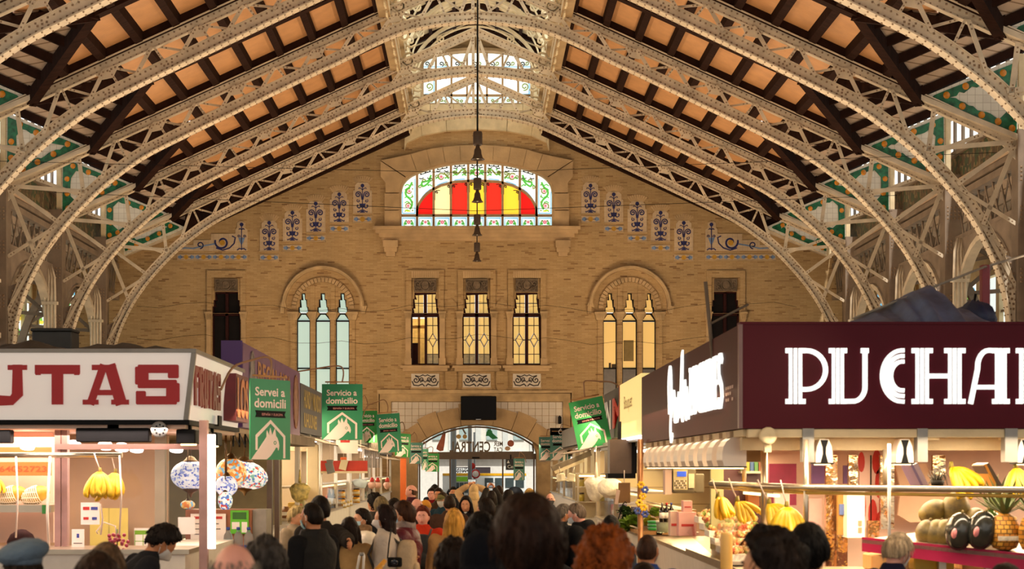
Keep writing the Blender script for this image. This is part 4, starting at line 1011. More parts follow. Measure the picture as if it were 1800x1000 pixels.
# lantern over the ridge
G_lan = emis('skylit lantern glass', 'e4f2fa', 3.2)
M_lant = band_mat('cream lantern boards', 'd9c29a', 'a88c64', .22, 'z', .6, .1, .12)
for sx in (1, -1):
    for bi, (ya, yb) in enumerate(bays):
        y0, y1 = min(ya, yb), max(ya, yb)
        mb = MB(); x0, x1 = sorted((sx*2.62, sx*2.78))
        mb.box(x0, x1, y0, y1, ZT(2.7)-.1, 16.1); mb.box(*sorted((sx*2.5, sx*2.8)), y0, y1, 15.55, 15.7); mb.box(*sorted((sx*2.4, sx*2.8)), y0, y1, 16.0, 16.2); mb.box(*sorted((sx*2.52, sx*2.86)), y0, y1, ZT(2.7)-.22, ZT(2.7)+.08); mb.build('lantern_wall', M_lant, ceil)
        for k in range(6):
            a = y0+(y1-y0)*k/6; b = y0+(y1-y0)*(k+1)/6
            mb = MB(); mb.box(*sorted((sx*2.7, sx*2.74)), a+.06, b-.06, 16.2, 17.6); mb.build('lantern_pane', G_lan, ceil)
            mb = MB(); mb.box(*sorted((sx*2.6, sx*2.82)), a-.06, a+.06, 16.2, 17.6); mb.build('lantern_post', M_cream, ceil)
            mb = MB(); mb.stroke(spiral((a+b)/2-.2, 15.15, .04, .17, 0, 1.4, 12), .05, (sx*2.62, 0, 0), EY, EZ, -EX*sx, 0, .05); mb.stroke(spiral((a+b)/2+.25, 15.2, .04, .15, 2, -1.4, 12), .05, (sx*2.62, 0, 0), EY, EZ, -EX*sx, 0, .05)
            mb.build('scroll_ornament', M_cream, ceil)
        mb = MB(); mb.box(*sorted((sx*2.5, sx*2.86)), y0, y1, 17.6, 17.85); mb.build('lantern_beam', M_cream, ceil)
        q = [(sx*3.0, y0, 17.8), (0, y0, 19.1), (0, y1, 19.1), (sx*3.0, y1, 17.8)]
        mb = MB(); quad_slab(mb, q if sx > 0 else q, .06); mb.build('lantern_roof', M_cream, ceil)
        for k in (0, 1, 2):
            yy = y0+(y1-y0)*(k+.5)/3; mb = MB(); mb.bar((sx*2.9, yy, 17.75), (0, yy, 19.0), .18, .2, 0, EY); mb.build('lantern_rafter', M_darkwood, ceil)
        for k in (.8, 1.7): mb = MB(); mb.bar((sx*k, y0, 19.1-k*.433-.06), (sx*k, y1, 19.1-k*.433-.06), .14, .12, 0, EX); mb.build('lantern_purlin', M_darkwood, ceil)
for y in TY[:6]+[53.8, 47.8, 41.8]:
    for sx in (1, -1):
        rib = arc(0, 15.9, 2.6, 2.75, 0, 90, 14); mb = MB()
        mb.stroke([(sx*p[0], p[1]) for p in rib], .10, (0, y, 0), EX, EZ, -EY, -.1, .1); mb.stroke([(sx*p[0]*.9, 15.7+(p[1]-15.7)*.93) for p in rib], .05, (0, y, 0), EX, EZ, -EY, -.05, .05)
        for cx, cz, r, t in ((2.25, 15.55, .28, 1.4), (2.2, 16.2, .22, -1.4), (1.95, 17.35, .2, 1.3), (1.3, 17.95, .18, -1.3)):
            mb.stroke([(sx*p[0], p[1]) for p in spiral(cx, cz, .04, r, 0, t, 12)], .05, (0, y, 0), EX, EZ, -EY, -.04, .04)
        mb.build('lantern_rib', M_cream, ceil)

# ------------------------------------------------------------------ aisles: girders, painted frieze, outer walls and windows
for sx, nm in ((-1, 'left'), (1, 'right')):
    wl = structure('wall_'+nm)
    def wbx(name, x0, x1, y0, y1, z0, z1, m): return MB().box(*sorted((sx*x0, sx*x1)), y0, y1, z0, z1).build(name, m, wl)
    mb = MB()
    wbx('outer_wall', 17.6, 18.0, -9, 60, 0, 4.3, M_cream); wbx('outer_wall', 17.6, 18.0, -9, 60, 8.4, 10, M_cream)
    mb = MB(); quad_slab(mb, [(sx*14.2, -9, 10.3), (sx*18.2, -9, 9.0), (sx*18.2, 60, 9.0), (sx*14.2, 60, 10.3)], .08); mb.build('aisle_ceiling', M_plank2, wl)
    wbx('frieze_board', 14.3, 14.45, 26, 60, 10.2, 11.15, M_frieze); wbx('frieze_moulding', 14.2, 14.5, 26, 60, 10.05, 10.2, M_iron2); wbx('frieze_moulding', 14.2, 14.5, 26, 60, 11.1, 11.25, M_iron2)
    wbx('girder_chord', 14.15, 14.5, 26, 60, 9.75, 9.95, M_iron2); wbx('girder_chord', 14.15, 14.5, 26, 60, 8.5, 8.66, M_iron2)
    for bi, (ya, yb) in enumerate(bays[:6]):
        y0, y1 = min(ya, yb), max(ya, yb)
        pn = 8 if bi else 4
        for k in range(pn):        # upper dormer windows with bars
            a = y0+(y1-y0)*k/pn; b = y0+(y1-y0)*(k+1)/pn
            wbx('clerestory_pane', 14.5, 14.53, a+.05, b-.05, 11.25, 13.6, G_day); wbx('clerestory_bar', 14.42, 14.56, a-.05, a+.05, 11.25, 13.6, M_iron2)
        wbx('clerestory_head', 14.4, 14.6, y0, y1, 12.4, 12.5, M_iron2)
        for k in range(10):
            a = y0+(y1-y0)*k/10; b = y0+(y1-y0)*(k+1)/10
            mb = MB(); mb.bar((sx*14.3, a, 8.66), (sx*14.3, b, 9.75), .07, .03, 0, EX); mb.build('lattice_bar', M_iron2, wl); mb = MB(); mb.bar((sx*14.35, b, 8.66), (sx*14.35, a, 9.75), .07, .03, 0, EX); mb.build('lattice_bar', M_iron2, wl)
        # arch between posts
        if bi:
            l = arc((y0+y1)/2, 5.6, 2.55, 2.7, 0, 180, 16); poly = [(y1-.2, 8.5), (y0+.2, 8.5), (y0+.2, 5.6)]+list(reversed(l))+[(y1-.2, 5.6)]
            mb = MB(); mb.prism(poly, (sx*14.15, 0, 0), EY, EZ, -EX, -.06, .06, 0, True); mb.build('arch_plate', M_iron2, wl)
            mb = MB(); mb.stroke(l, .16, (sx*14.15, 0, 0), EY, EZ, -EX, -.14, .14); mb.build('arch_rim', M_iron, wl)
        # outer windows with coloured glass
        for k in range(3):
            a = y0+(y1-y0)*k/3; b = y0+(y1-y0)*(k+1)/3
            wbx('window_pane', 17.7, 17.74, a+.15, b-.15, 6.0, 8.35, G_mix if k == 1 else G_white); wbx('window_pane', 17.7, 17.74, a+.15, b-.15, 4.35, 5.95, G_day)
            for z in (4.8, 5.35, 5.95, 7.1): wbx('window_bar', 17.62, 17.8, a, b, z-.04, z+.04, M_iron2)
            wbx('window_pier', 17.55, 17.95, a-.16, a+.16, 4.3, 8.4, M_cream)
        # half arch across the aisle
        if bi:
            y = y1; mb = MB(); l = [(14.4, 10.1), (15.2, 9.6), (16.1, 8.6), (16.8, 7.4), (17.2, 6), (17.35, 4)]
            mb.stroke([(sx*p[0], p[1]) for p in catmull(l, 4)], .26, (0, y, 0), EX, EZ, -EY, -.1, .1); mb.build('aisle_arch', M_iron2, wl)
            for p, q in (((14.4, 7), (16.9, 7.2)), ((14.4, 8.7), (16.2, 8.5)), ((14.4, 8.6), (16.8, 7.3)), ((14.4, 7), (16.1, 8.5)), ((16, 8.7), (17.6, 9.0)), ((14.4, 5.6), (17.2, 6.2))):
                mb = MB(); mb.bar((sx*p[0], y, p[1]), (sx*q[0], y, q[1]), .12, .06); mb.build('aisle_strut', M_iron2, wl)
            pc = link('downpipe', None, wl); pc.location = (sx*13.98, y-1.2, 0)
            for k in range(4):
                mb = MB(); xx = (k-1.5)*.11; mb.tube([(xx, 0, .0), (xx, 0, 7.6-abs(k-1.5)*.1), (xx*.8, .05, 8.1), (xx*.5-sx*-.1, .2, 8.5)], .045, 8); mb.build('pipe', M_iron, pc)
            mb = MB(); mb.box(-.26, .26, -.07, .07, 5.6, 5.75); mb.box(-.26, .26, -.07, .07, 7.2, 7.3); mb.build('bracket', M_iron, pc)
            mb = MB(); mb.lathe([(.05, 4.4), (.16, 4.5), (.1, 4.6), (.2, 4.75), (.12, 4.9), (.2, 5.05), (.06, 5.3)], 10, (0, -.06, 0)); mb.build('finial', M_iron2, pc)

# ------------------------------------------------------------------ pendant bell lamps on one line of wires, and tension cables
PB = []
M_lamp = mat('brown painted lamp metal', '4a3a2c', .5, .3, var=.2)
pl = thing('pendant_lamp', 'brown bell-shaped pendant lamp, highest and largest of the line', 'lamp', (.05, 35.8, 9.15), group='bell lamps hanging along the ridge')
mb = MB(); mb.lathe([(0, .66), (.1, .66), (.11, .62), (.11, .36), (.1, .34), (0, .34)], 14); mb.build('ballast_housing', M_lamp, pl)
mb = MB(); mb.lathe([(.03, .36), (.05, .30), (.055, .27), (.075, .25), (.085, .2), (.09, .14), (.12, .05), (.16, .01), (.165, 0), (.14, .0), (.1, .06), (.07, .16), (.06, .25), (.0, .26)], 18); mb.build('bell_shade', M_lamp, pl)
mb = MB(); mb.ball((0, 0, .08), (.05, .05, .07), 10, 8); mb.build('bulb', mat('dim lamp bulb', 'd8cbb0', .3, emit=.4), pl)
mb = MB(); mb.tube([(0, 0, .66), (0, 0, 9.86)], .02, 6); mb.build('wire', M_black, pl)
for y, l in ((41.8, 'second brown bell-shaped pendant lamp, in front of the big stained window'), (47.8, 'third brown bell-shaped pendant lamp, at the window sill'), (53.8, 'lowest and smallest brown bell-shaped pendant lamp, below the stained window')):
    dup(pl, (.05, y, 9.2), label=l)
fx = thing('ridge_fixture', 'brown round box on a salmon board hanging from the ridge at the top', 'fixture', (.0, 34.9, 12.9)); mb = MB(); mb.lathe([(0, 0), (.2, .0), (.22, .1), (.22, .2), (0, .22)], 14); mb.build('housing', M_lamp, fx); mb = MB(); mb.bar((0, 0, .2), (0, 0, 2.6), .06, .06); mb.build('hanger', M_lamp, fx)
cb = MB(); cb.tube([(-14, 50.2, 11.0), (0, 50.3, 10.4), (14, 50.2, 10.9)], .009, 5); tag(cb.build('tension_cable', M_black), 'thin dark cable strung across the hall under the trusses, upper one', 'cable')
cb = MB(); cb.tube([(-14, 40.5, 10.1), (0, 40.5, 9.75), (14, 40.5, 10.3)], .007, 5); tag(cb.build('tension_cable', M_black), 'thin dark cable strung across the hall, lower and nearer one', 'cable')
for yy, z, l in ((540, 0, 'upper dark wire clipped along the brick wall at capital height'), (597, 1, 'lower dark wire clipped along the brick wall across the windows')):
    pts = [P(x, yy+6*math.sin(x*.013)+4*math.sin(x*.05), 59.55) for x in range(240, 1440, 40)]; cb = MB(); cb.tube(pts, .007, 5); tag(cb.build('wall_wire', M_black), l, 'cable')

# television over the door
tv = thing('television', 'black flat television mounted over the entrance arch', 'television', (X_(841, 59.4), 59.4, Z_(738, 59.4)))
a = P(810, 738, 59.4); b = P(872.5, 696, 59.4)
mb = MB(); mb.obox(((a.x+b.x)/2, 59.45, (a.z+b.z)/2), (b.x-a.x, .1, b.z-a.z), None, 0, .02); mb.build('housing', M_black, tv, world=True)
mb = MB(); mb.box(a.x+.04, b.x-.04, 59.385, 59.39, a.z+.05, b.z-.04); mb.build('screen', mat('dark glossy screen', '0a0809', .35, var=.2, spec=.12), tv, world=True)
mb = MB(); mb.box(-.3, .3, .1, .34, .3, .6); mb.build('wall_bracket', M_black, tv)
mb = MB(); mb.box(-.1, .1, -.012, -.0, .01, .035); mb.build('badge', mat('silver', 'b0b0b0', .3, .6), tv)
sp = thing('wall_speaker', 'small black speaker at right edge of the white tiles over the door', 'speaker', (X_(984, 59.6), 59.6, Z_(745, 59.6)))
mb = MB(); mb.obox((0, 0, .15), (.13, .14, .3), None, 0, .02); mb.build('housing', M_black, sp); mb = MB(); mb.box(-.02, .02, .05, .25, .28, .33); mb.build('bracket', M_black, sp)
# ------------------------------------------------------------------ market stalls
LX, RX = -2.93, 2.12                     # aisle faces of the two stall rows
YL = lambda px: F*-LX/(VX-px)            # depth at which the left stall face crosses a column of the survey photo
YR = lambda px: F*RX/(px-VX)
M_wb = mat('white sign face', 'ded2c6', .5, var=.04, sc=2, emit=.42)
M_trim = mat('grey sign trim', '8c8478', .4, .3, var=.1)
M_redl = mat('deep red letters', '9a1010', .5, var=.04, emit=.18)
M_maroon = mat('maroon sign board', '4e0a18', .45, var=.04, sc=2, spec=.12)
M_neon = mat('lit white letters', 'f4f8f4', .4, var=0, emit=1.0)
M_tube = mat('fluorescent tube', 'fff2ec', .3, var=0, emit=5.0)
M_tubew = mat('warm strip lamp', 'ffdf9a', .3, var=0, emit=4.0)
M_steel = mat('brushed steel', 'b9aa94', .28, .8, var=.1, sc=4)
M_white = mat('white enamel', 'e4ddd2', .4, var=.05)
M_pinkw = mat('pinkish wall panel', 'd9b8a4', .6, var=.08, sc=2)
M_tan = mat('tan wall panel', 'b39878', .6, var=.1, sc=2)
M_post = mat('rose grey post', 'a4807a', .45, .2, var=.1)
M_wood = mat('light counter wood', 'b4834c', .5, var=.2, sc=4, stretch=(1, 5, 1))
M_grey = mat('grey painted metal', '8d8a84', .45, .3, var=.1)
M_purple = mat('purple sign board', '4c2366', .45, var=.08, sc=2)
M_purple2 = mat('violet sign board', '69386e', .45, var=.1, sc=2)
M_orange_s = mat('orange sign', 'e0662a', .5, var=.05)
M_yellow_s = mat('mustard letters', 'b89a2a', .5, var=.06)
M_navy = mat('dark slate sign', '2e2e3c', .5, var=.1)
M_cloth = mat('grey awning cloth', '8a7a68', .85, var=.2, sc=3, bump=.3, bsc=8)
M_tarp = mat('dark crumpled tarpaulin', '3a362f', .7, var=.4, sc=5, bump=.6, bsc=6)
GL = glass('clear stall glass')
M_paper = mat('white paper', 'e9e2da', .7, var=.03)
M_banana = mat('banana skin', 'e2b414', .45, var=.22, sc=9)
M_bantip = mat('banana tip', '5a4a1c', .7, var=.2)
M_string = mat('pale string', 'f0dccb', .8, var=.05)
def light(name, loc, sx, sy, power, col, rot=(0, 0, 0)):
    return area(name, loc, sx, sy, power, col, rot)
# letter shapes for the red slab lettering (unit box)
SLAB = {'F': [([(.2, 0), (.2, 1)], .26), ([(.02, .92), (.95, .92)], .16), ([(.2, .52), (.72, .52)], .15), ([(.02, .06), (.42, .06)], .12), ([(.9, .92), (.9, .72)], .12)],
 'R': [([(.2, 0), (.2, 1)], .26), ([(.02, .92), (.7, .92), (.84, .84), (.84, .62), (.7, .52), (.3, .52)], .18), ([(.5, .5), (.85, .02)], .24), ([(.02, .06), (.42, .06)], .12)],
 'U': [([(.22, 1), (.22, .25), (.32, .1), (.68, .1), (.8, .25), (.8, 1)], .24), ([(.02, .93), (.42, .93)], .13), ([(.6, .93), (1, .93)], .13)],
 'T': [([(0, .88), (1, .88)], .24), ([(.5, 0), (.5, .9)], .3), ([(.07, .9), (.07, .74)], .13), ([(.93, .9), (.93, .74)], .13)],
 'A': [([(.16, 0), (.46, 1)], .2), ([(.84, 0), (.58, 1)], .3), ([(.25, .3), (.75, .3)], .14), ([(0, .06), (.34, .06)], .13), ([(.62, .06), (1, .06)], .13), ([(.2, .93), (.72, .93)], .14)],
 'S': 'box'}
def slab_letter(ch, x0, x1, z0, z1, o, U, V, N, m, parent, d=.02, rel=False):
    w, h = x1-x0, z1-z0
    mb = MB()
    if ch == 'S':
        for k, (a, b, c, e) in enumerate(((.06, .79, .98, 1), (0, .5, .3, .95), (.06, .41, .94, .62), (.70, .06, 1, .54), (.02, 0, .94, .21), (.74, .66, .98, .9), (.02, .1, .24, .34))):
            mb.prism([(x0+a*w, z0+b*h+.01), (x0+a*w+.01, z0+b*h), (x0+c*w-.01, z0+b*h), (x0+c*w, z0+b*h+.01), (x0+c*w, z0+e*h-.01), (x0+c*w-.01, z0+e*h), (x0+a*w+.01, z0+e*h), (x0+a*w, z0+e*h-.01)], o, U, V, N, 0, d+k*.0006)
        return mb.build('letter', m, parent, world=True)
    for k, (pts, sw) in enumerate(SLAB[ch]): mb.stroke([(x0+p[0]*w, z0+p[1]*h) for p in pts], sw*h*.95, o, U, V, N, 0, d+k*.0006)
    return mb.build('letter', m, parent, world=True)

# ---- fruit stall with the FRUTAS fascia (left, nearest)
sa = thing('fruit_stall', 'white fruit stall with red FRUTAS lettering on the left', 'stall', (-4.8, 17.3, 0))
Ya, Yb = 15.7, 19.0; zb, zt = Z_(738, Ya), Z_(620, Ya); xl = -6.6
mb = MB(); q = [(xl, Ya, zb), (LX-.09, Ya+.05, zb), (LX-.06, Yb, zb), (xl, Yb, zb), (xl, Ya, zt), (LX, Ya, zt), (LX, Yb, zt), (xl, Yb, zt)]
mb.add(q, [(0,3,2,1),(4,5,6,7),(0,1,5,4),(1,2,6,5),(2,3,7,6),(3,0,4,7)]); fa = mb.build('fascia', M_wb, sa, world=True)
mb = MB(); mb.box(xl, LX+.03, Ya-.03, Yb, zt, zt+.04); mb.build('fascia_trim', M_trim, sa, world=True)
mb = MB(); mb.box(xl, LX-.04, Ya-.03, Yb, zb-.05, zb); mb.build('fascia_trim', M_black, sa, world=True)
mb = MB(); mb.bar((LX+.005, Ya-.01, zt), (LX-.085, Ya+.03, zb), .05, .05, 0, EX); mb.build('fascia_corner', M_trim, sa, world=True)
lz0, lz1 = Z_(711, Ya), Z_(641, Ya)
for ch, a, b in (('R', -125, -42), ('U', -36, 48), ('T', 62, 141), ('A', 146, 227), ('S', 238, 316)):
    slab_letter(ch, X_(a, Ya), X_(b, Ya), lz0, lz1, (0, Ya, 0), EX, EZ, -EY, M_redl, fa)
y0 = 15.85
for i, ch in enumerate('FRUTAS'):
    slab_letter(ch, y0+i*.27, y0+.24+i*.27, zb+.16, zb+.58, (LX-.03, 0, 0), EY, EZ, EX, mat('faded red letters', '8a3026', .5, var=.1), fa)
mb = MB(); mb.box(LX-.05, LX+.10, 17.85, 18.8, zb+.06, zb+.62); ob = mb.build('price_box', mat('dark red box sign', '6a1420', .5), sa, world=True)
mb = MB()
text_on(mb, 'LOS', 17.9, 18.75, zb+.1, zb+.58, (LX+.10, 0, 0), EY, EZ, EX, .01, 0, .03); mb.build('lettering', mat('orange letters', 'd0763a', .5, emit=.05), ob, world=True)
mb = MB(); mb.box(LX-.02, LX+.0, 17.25, 17.45, zb-.02, zb+.1); mb.build('sensor_box', M_black, sa, world=True)
# stall body
def part(name, m, par, *boxes, bev=0):
    mb = MB()
    for b in boxes: mb.box(*b)
    return mb.build(name, m, par, world=True)
part('back_wall', M_tan, sa, (xl, -3.85, 18.9, 18.97, 0, zb)); part('side_panel', M_tan, sa, (xl-.03, xl, Ya, Yb, 0, zb))
part('ceiling_panel', M_pinkw, sa, (xl, LX-.1, Ya+.05, Yb, zb-.09, zb-.05))
part('counter', M_white, sa, (xl, LX-.1, Ya+.05, Ya+.75, 0, .95)); part('counter_top', M_steel, sa, (xl, LX-.05, Ya, Ya+.8, .95, 1.0))
part('side_counter', M_white, sa, (LX-.7, LX-.1, Ya+.75, Yb, 0, .95))
def post(px0, px1, Y, m, par, d=.1, z1=zb): return part('post', m, par, (X_(px0, Y), X_(px1, Y), Y, Y+d, 0, z1))
post(96, 106, 16.3, M_post, sa); post(108, 118, 16.32, M_post, sa); post(350, 364, 15.8, M_post, sa); 
mb = MB(); mb.tube([(X_(372, 15.85), 15.85, 1.0), (X_(372, 15.85), 15.85, 2.2)], .042, 8); mb.build('corner_tube_lamp', mat('corner tube lamp', 'fff0e6', .3, var=0, emit=3.0), sa, world=True)
part('glass_screen', GL, sa, (X_(120, 16.34), X_(350, 15.9), 16.3, 16.31, 1.0, zb-.25)); part('screen_rail', M_post, sa, (X_(100, 16.28), X_(352, 15.9), 16.27, 16.33, zb-.3, zb-.24))
part('inner_post', mat('olive grey post', '7d7460', .5, var=.1), sa, (X_(272, 18.2), X_(290, 18.2), 18.2, 18.3, 0, zb))
for k, (a, b, y) in enumerate(((-60, 178, 745), (205, 262, 745), (292, 312, 746))):
    mb = MB(); mb.tube([P(a, y, Ya+.12), P(b, y, Ya+.12)], .03, 8); mb.build('tube_lamp', M_tube, sa, world=True)
for a, b, y0, y1 in ((-60, 18, 755, 779), (133, 262, 752, 777)):
    p0 = P(a, y1, Ya+.02); p1 = P(b, y0, Ya+.02); mb = MB(); mb.obox(((p0.x+p1.x)/2, Ya+.09, (p0.z+p1.z)/2), (p1.x-p0.x, .14, p1.z-p0.z), None, 0, .01); mb.box((p0.x+p1.x)/2-.06, (p0.x+p1.x)/2+.06, Ya+.05, Ya+.1, p1.z, p1.z+.12); mb.build('heater_box', M_black, sa, world=True)
for y in (15.95, 16.6, 17.3):
    mb = MB(); mb.obox((LX-.1, y, zb-.17), (.2, .34, .15), None, 0, .01); mb.box(LX-.13, LX-.07, y-.03, y+.03, zb-.1, zb-.03); sbx = mb.build('spot_box', M_black, sa, world=True)
    mb = MB(); mb.lathe([(0, 0), (.085, 0), (.085, .02), (0, .02)], 14, (LX-.1, y, zb-.262)); mb.build('spot_lens', M_tubew, sbx, world=True)
for px, py, y in ((48, 785, 16.6), (185, 785, 16.8), (214, 788, 17.2), (240, 790, 17.6), (130, 783, 17.8), (310, 790, 17.6)):
    c = P(px, py, y); mb = MB(); mb.lathe([(0, -.02), (.075, -.02), (.085, .02), (.06, .05), (0, .06)], 14, c, 0, Matrix.Rotation(-.3, 3, 'X')); mb.build('ceiling_spot', M_tube, sa, world=True)
mb = MB(); mb.lathe([(0, 0), (.085, 0), (.085, .05), (.07, .06), (0, .05)], 16, P(281, 755, Ya-.0), 0, Matrix.Rotation(math.pi/2, 3, 'X')); fd = mb.build('alarm_disc', M_grey, sa, world=True)
for k in range(8): mb = MB(); mb.ball(P(281, 755, Ya-.06)+Vector((.05*math.cos(k*.785), 0, .05*math.sin(k*.785))), .01, 6, 4); mb.build('stud', M_black, fd, world=True)
mb = MB(); mb.tube([P(-60, 800, 15.9), P(215, 800, 15.9)], .028, 8); mb.build('hanging_rail', M_steel, sa, world=True)
sh = part('shelf', M_steel, sa, (X_(-100, 16.5), X_(94, 16.5), 16.4, 17.1, Z_(900, 16.5), Z_(887, 16.5))); part('shelf_ticket', mat('green ticket', '2f7a34', .6), sh, (X_(74, 16.39), X_(83, 16.39), 16.385, 16.39, Z_(903, 16.39), Z_(887, 16.39)))
part('shelf_back', M_pinkw, sa, (X_(-100, 17.2), X_(96, 17.2), 17.15, 17.2, 1.0, zb-.1))
osg = part('orange_sign', M_orange_s, sa, (X_(-70, 16.9), X_(91, 16.9), 16.86, 16.9, Z_(836, 16.9), Z_(812, 16.9)), (X_(-70, 16.9), X_(91, 16.9), 16.86, 16.9, Z_(795, 16.9), Z_(786, 16.9)))
mb = MB(); text_on(mb, '964052723', X_(-12, 16.86), X_(82, 16.86), Z_(829, 16.86), Z_(819, 16.86), (0, 16.86, 0), d=.004); mb.build('lettering', mat('dark orange letters', 'b0481c', .5), osg, world=True)
light('fruit_stall_lamp', (-4.7, 16.8, 2.2), 3.0, 1.6, 150, (1, .74, .58)); light('fruit_stall_front_lamp', (-4.3, 15.6, 2.28), 2.6, .2, 60, (1, .8, .72), (math.radians(-20), 0, 0))
# notices on the glass
def notice(name, label, px0, py0, px1, py1, Y, m, lines=(), group=None, extra=None):
    a = P(px0, py1, Y); b = P(px1, py0, Y); t = thing(name, label, 'notice', (a.x, Y, a.z), 0, group)
    MB().box(0, b.x-a.x, 0, .006, 0, b.z-a.z).build('sheet', m, t)
    for k, (txt, x0, x1, z0, z1, mm) in enumerate(lines):
        mb = MB(); w, h = b.x-a.x, b.z-a.z
        if txt: text_on(mb, txt, x0*w, x1*w, z0*h, z1*h, (0, 0, 0), d=.002+k*.0004)
        else: mb.box(x0*w, x1*w, -.002-k*.0004, 0, z0*h, z1*h)
        mb.build('print' if not txt else 'lettering', mm, t)
    return t
M_grn = mat('lime green print', '6aa41e', .6, var=.03); M_ink = mat('grey ink', '6a625c', .6); M_bluei = mat('blue print', '3a4a9a', .6); M_redi = mat('red print', 'c0302a', .6); M_ylw = mat('lime yellow board', 'c2b457', .6, var=.05)
notice('card_notice', 'white notice with red and blue payment symbols below hanging bananas', 142, 883, 175, 922, 16.2, M_paper, [(None, .12, .46, .66, .8, M_redi), (None, .54, .9, .66, .8, M_bluei), (None, .14, .42, .22, .34, M_redi), (None, .6, .86, .22, .34, M_bluei)])
notice('card_notice', 'narrow white contactless notice with VISA lettering on the stall glass', 126, 930, 148, 970, 16.2, M_paper, [('VISA', .28, .75, .14, .22, M_bluei), (None, .4, .6, .62, .8, M_bluei), (None, .15, .85, .36, .4, M_ink)])
notice('yellow_board', 'plain lime yellow board inside the fruit stall behind the grapes', 158, 893, 225, 975, 18.5, M_ylw, [(None, .48, .52, .0, 1, mat('board fold', 'a89c48', .6))])
notice('green_notice', 'green and white complaint sheet notice on the fruit stall wall', 236, 928, 267, 969, 18.6, M_paper, [(None, .02, .98, .72, .9, M_grn), (None, .02, .98, 0, .12, M_grn), (None, .48, .52, .12, .72, M_grn), (None, .02, .98, .42, .45, M_grn), (None, .02, .06, .12, .72, M_grn), (None, .94, .98, .12, .72, M_grn)])
notice('paper_sheet', 'blank white paper square taped to glass beside the corner post', 313, 909, 343, 939, 16.2, M_paper)
# bananas, grapes, mangoes, baskets
def banana(mb, c, d, up, L=.2, r=.019, bend=.5, mi=0):
    """one banana hanging from c along d and curving towards up"""
    d = d.normalized(); s = (up-d*up.dot(d)); s = s.normalized() if s.length > 1e-5 else d.orthogonal().normalized(); pts = []; rs = []
    for i in range(9):
        t = i/8; pts.append(c+d*(math.sin(t*1.5)/1.5*1.15*L)+s*(bend*L*t*t*.9)); rs.append(r*(.35+.65*math.sin(math.pi*min(1, .12+t*.86))**.6) if 0 < i < 8 else r*.32)
    mb.tube(pts, rs, 6, mi)
def bunch(label, loc, n=8, L=.2, spread=1.0, rot=0.0, string=None, face=-1, group=None, flat=False):
    t = thing('banana_bunch', label, 'bananas', loc, rot, group); rg = random.Random(hash(label) % 1000)
    mb = MB(); mb.tube([(0, 0, .05), (0, 0, -.01)], [.014, .024], 7); mb.build('stem', mat('banana stem', '8a7a24', .6, var=.2), t)
    rows = ((n+1)//2, n//2)
    for r_, k in enumerate(rows):
        for i in range(k):
            u = (i-(k-1)/2)/max(1, k-1)*spread; mb = MB()
            if flat: dirv = Vector((.95*(i/(k-1 or 1))-.1, -.15-.2*r_, -.25-.55*(1-i/(k-1 or 1)))); up = Vector((0, -.4, -1))
            else: dirv = Vector((u*1.35, (-.45 if r_ == 0 else -.1)*1.0, -.95)); up = Vector((-u*1.5, -.1, -.2))
            banana(mb, Vector((u*.03, -.012-.03*(1-r_), 0)), dirv, up, L*rg.uniform(.92, 1.06), L*.098, .28)
            mb.build('banana', M_banana, t)
    if string:
        mb = MB(); mb.tube([(0, 0, .02), (string[0]*.5, 0, string[1]*.5), (string[0], 0, string[1])], .006, 5); mb.build('string', M_string, t)
    return t
def at(px, py, Y): p = P(px, py, Y); return (p.x, p.y, p.z)
bunch('large hanging bunch of yellow bananas in the fruit stall, front one', at(176, 830, 15.75), 12, .36, 1.1, .1, (-.06, .2), group='bananas hanging in the fruit stall')
bunch('hanging bunch of yellow bananas in the fruit stall, the one beside the corner post', at(203, 832, 15.95), 10, .33, .9, -.2, (-.05, .2), group='bananas hanging in the fruit stall')
bunch('bananas lying on the steel shelf at the very edge of the picture', at(-6, 842, 16.7), 7, .22, .9, .5)
M_mango = mat('yellow green mango', 'b8962c', .4, var=.3, sc=8); M_net = mat('white foam net', 'e8dfc8', .7)
for k, (px, l) in enumerate(((20, 'papaya in a white foam net on the steel shelf, next to the bananas'), (62, 'papaya in a white foam net on the steel shelf, next to the rose post'))):
    c = P(px, 871, 16.75); t = thing('papaya', l, 'papaya', (c.x, c.y, Z_(887, 16.5)), 0, 'papayas in foam nets')
    M_ = Matrix.Rotation(1.25, 3, 'Y'); mb = MB(); mb.ball((0, 0, .1), (.095, .095, .17), 14, 10, 0, M_); mb.build('fruit', M_mango, t)
    for i in range(9):
        z = -.13+i*.022; rr = .1*math.sqrt(max(.05, 1-(z/.172)**2)); mb = MB(); mb.tube([M_@Vector((rr*math.cos(a), rr*math.sin(a), z))+Vector((0, 0, .1)) for a in [j*math.pi/8 for j in range(17)]], .006, 4, 0, True, False); mb.build('net_ring', M_net, t)
    for i in range(10):
        a = i*math.pi/5; mb = MB(); mb.tube([M_@Vector((.1*math.sqrt(max(.05, 1-(z/.172)**2))*math.cos(a+z*3), .1*math.sqrt(max(.05, 1-(z/.172)**2))*math.sin(a+z*3), z))+Vector((0, 0, .1)) for z in (-.15, -.12, -.08, -.04, 0, .04)], .006, 4, 0, True, False); mb.build('net_strand', M_net, t)
M_grape = mat('red grape', 'a83a4e', .3, var=.3, sc=12)
g = thing('grape_bunch', 'hanging bunch of red grapes beside the lime yellow board', 'grapes', at(206, 938, 15.85)); rg = random.Random(4)
for i in range(46):
    z = -rg.random()*.3; w = .1*(1-abs(z+.08)/.34); mb = MB(); mb.ball((rg.uniform(-w, w)+z*-.12, rg.uniform(-w, w), z), .021, 8, 6); mb.build('grape', M_grape, g)
mb = MB(); mb.tube([(0, 0, -.05), (-.02, 0, .08), (-.14, 0, .12), (-.22, 0, .02), (-.2, 0, 0)], .008, 6); mb.build('string', M_string, g)
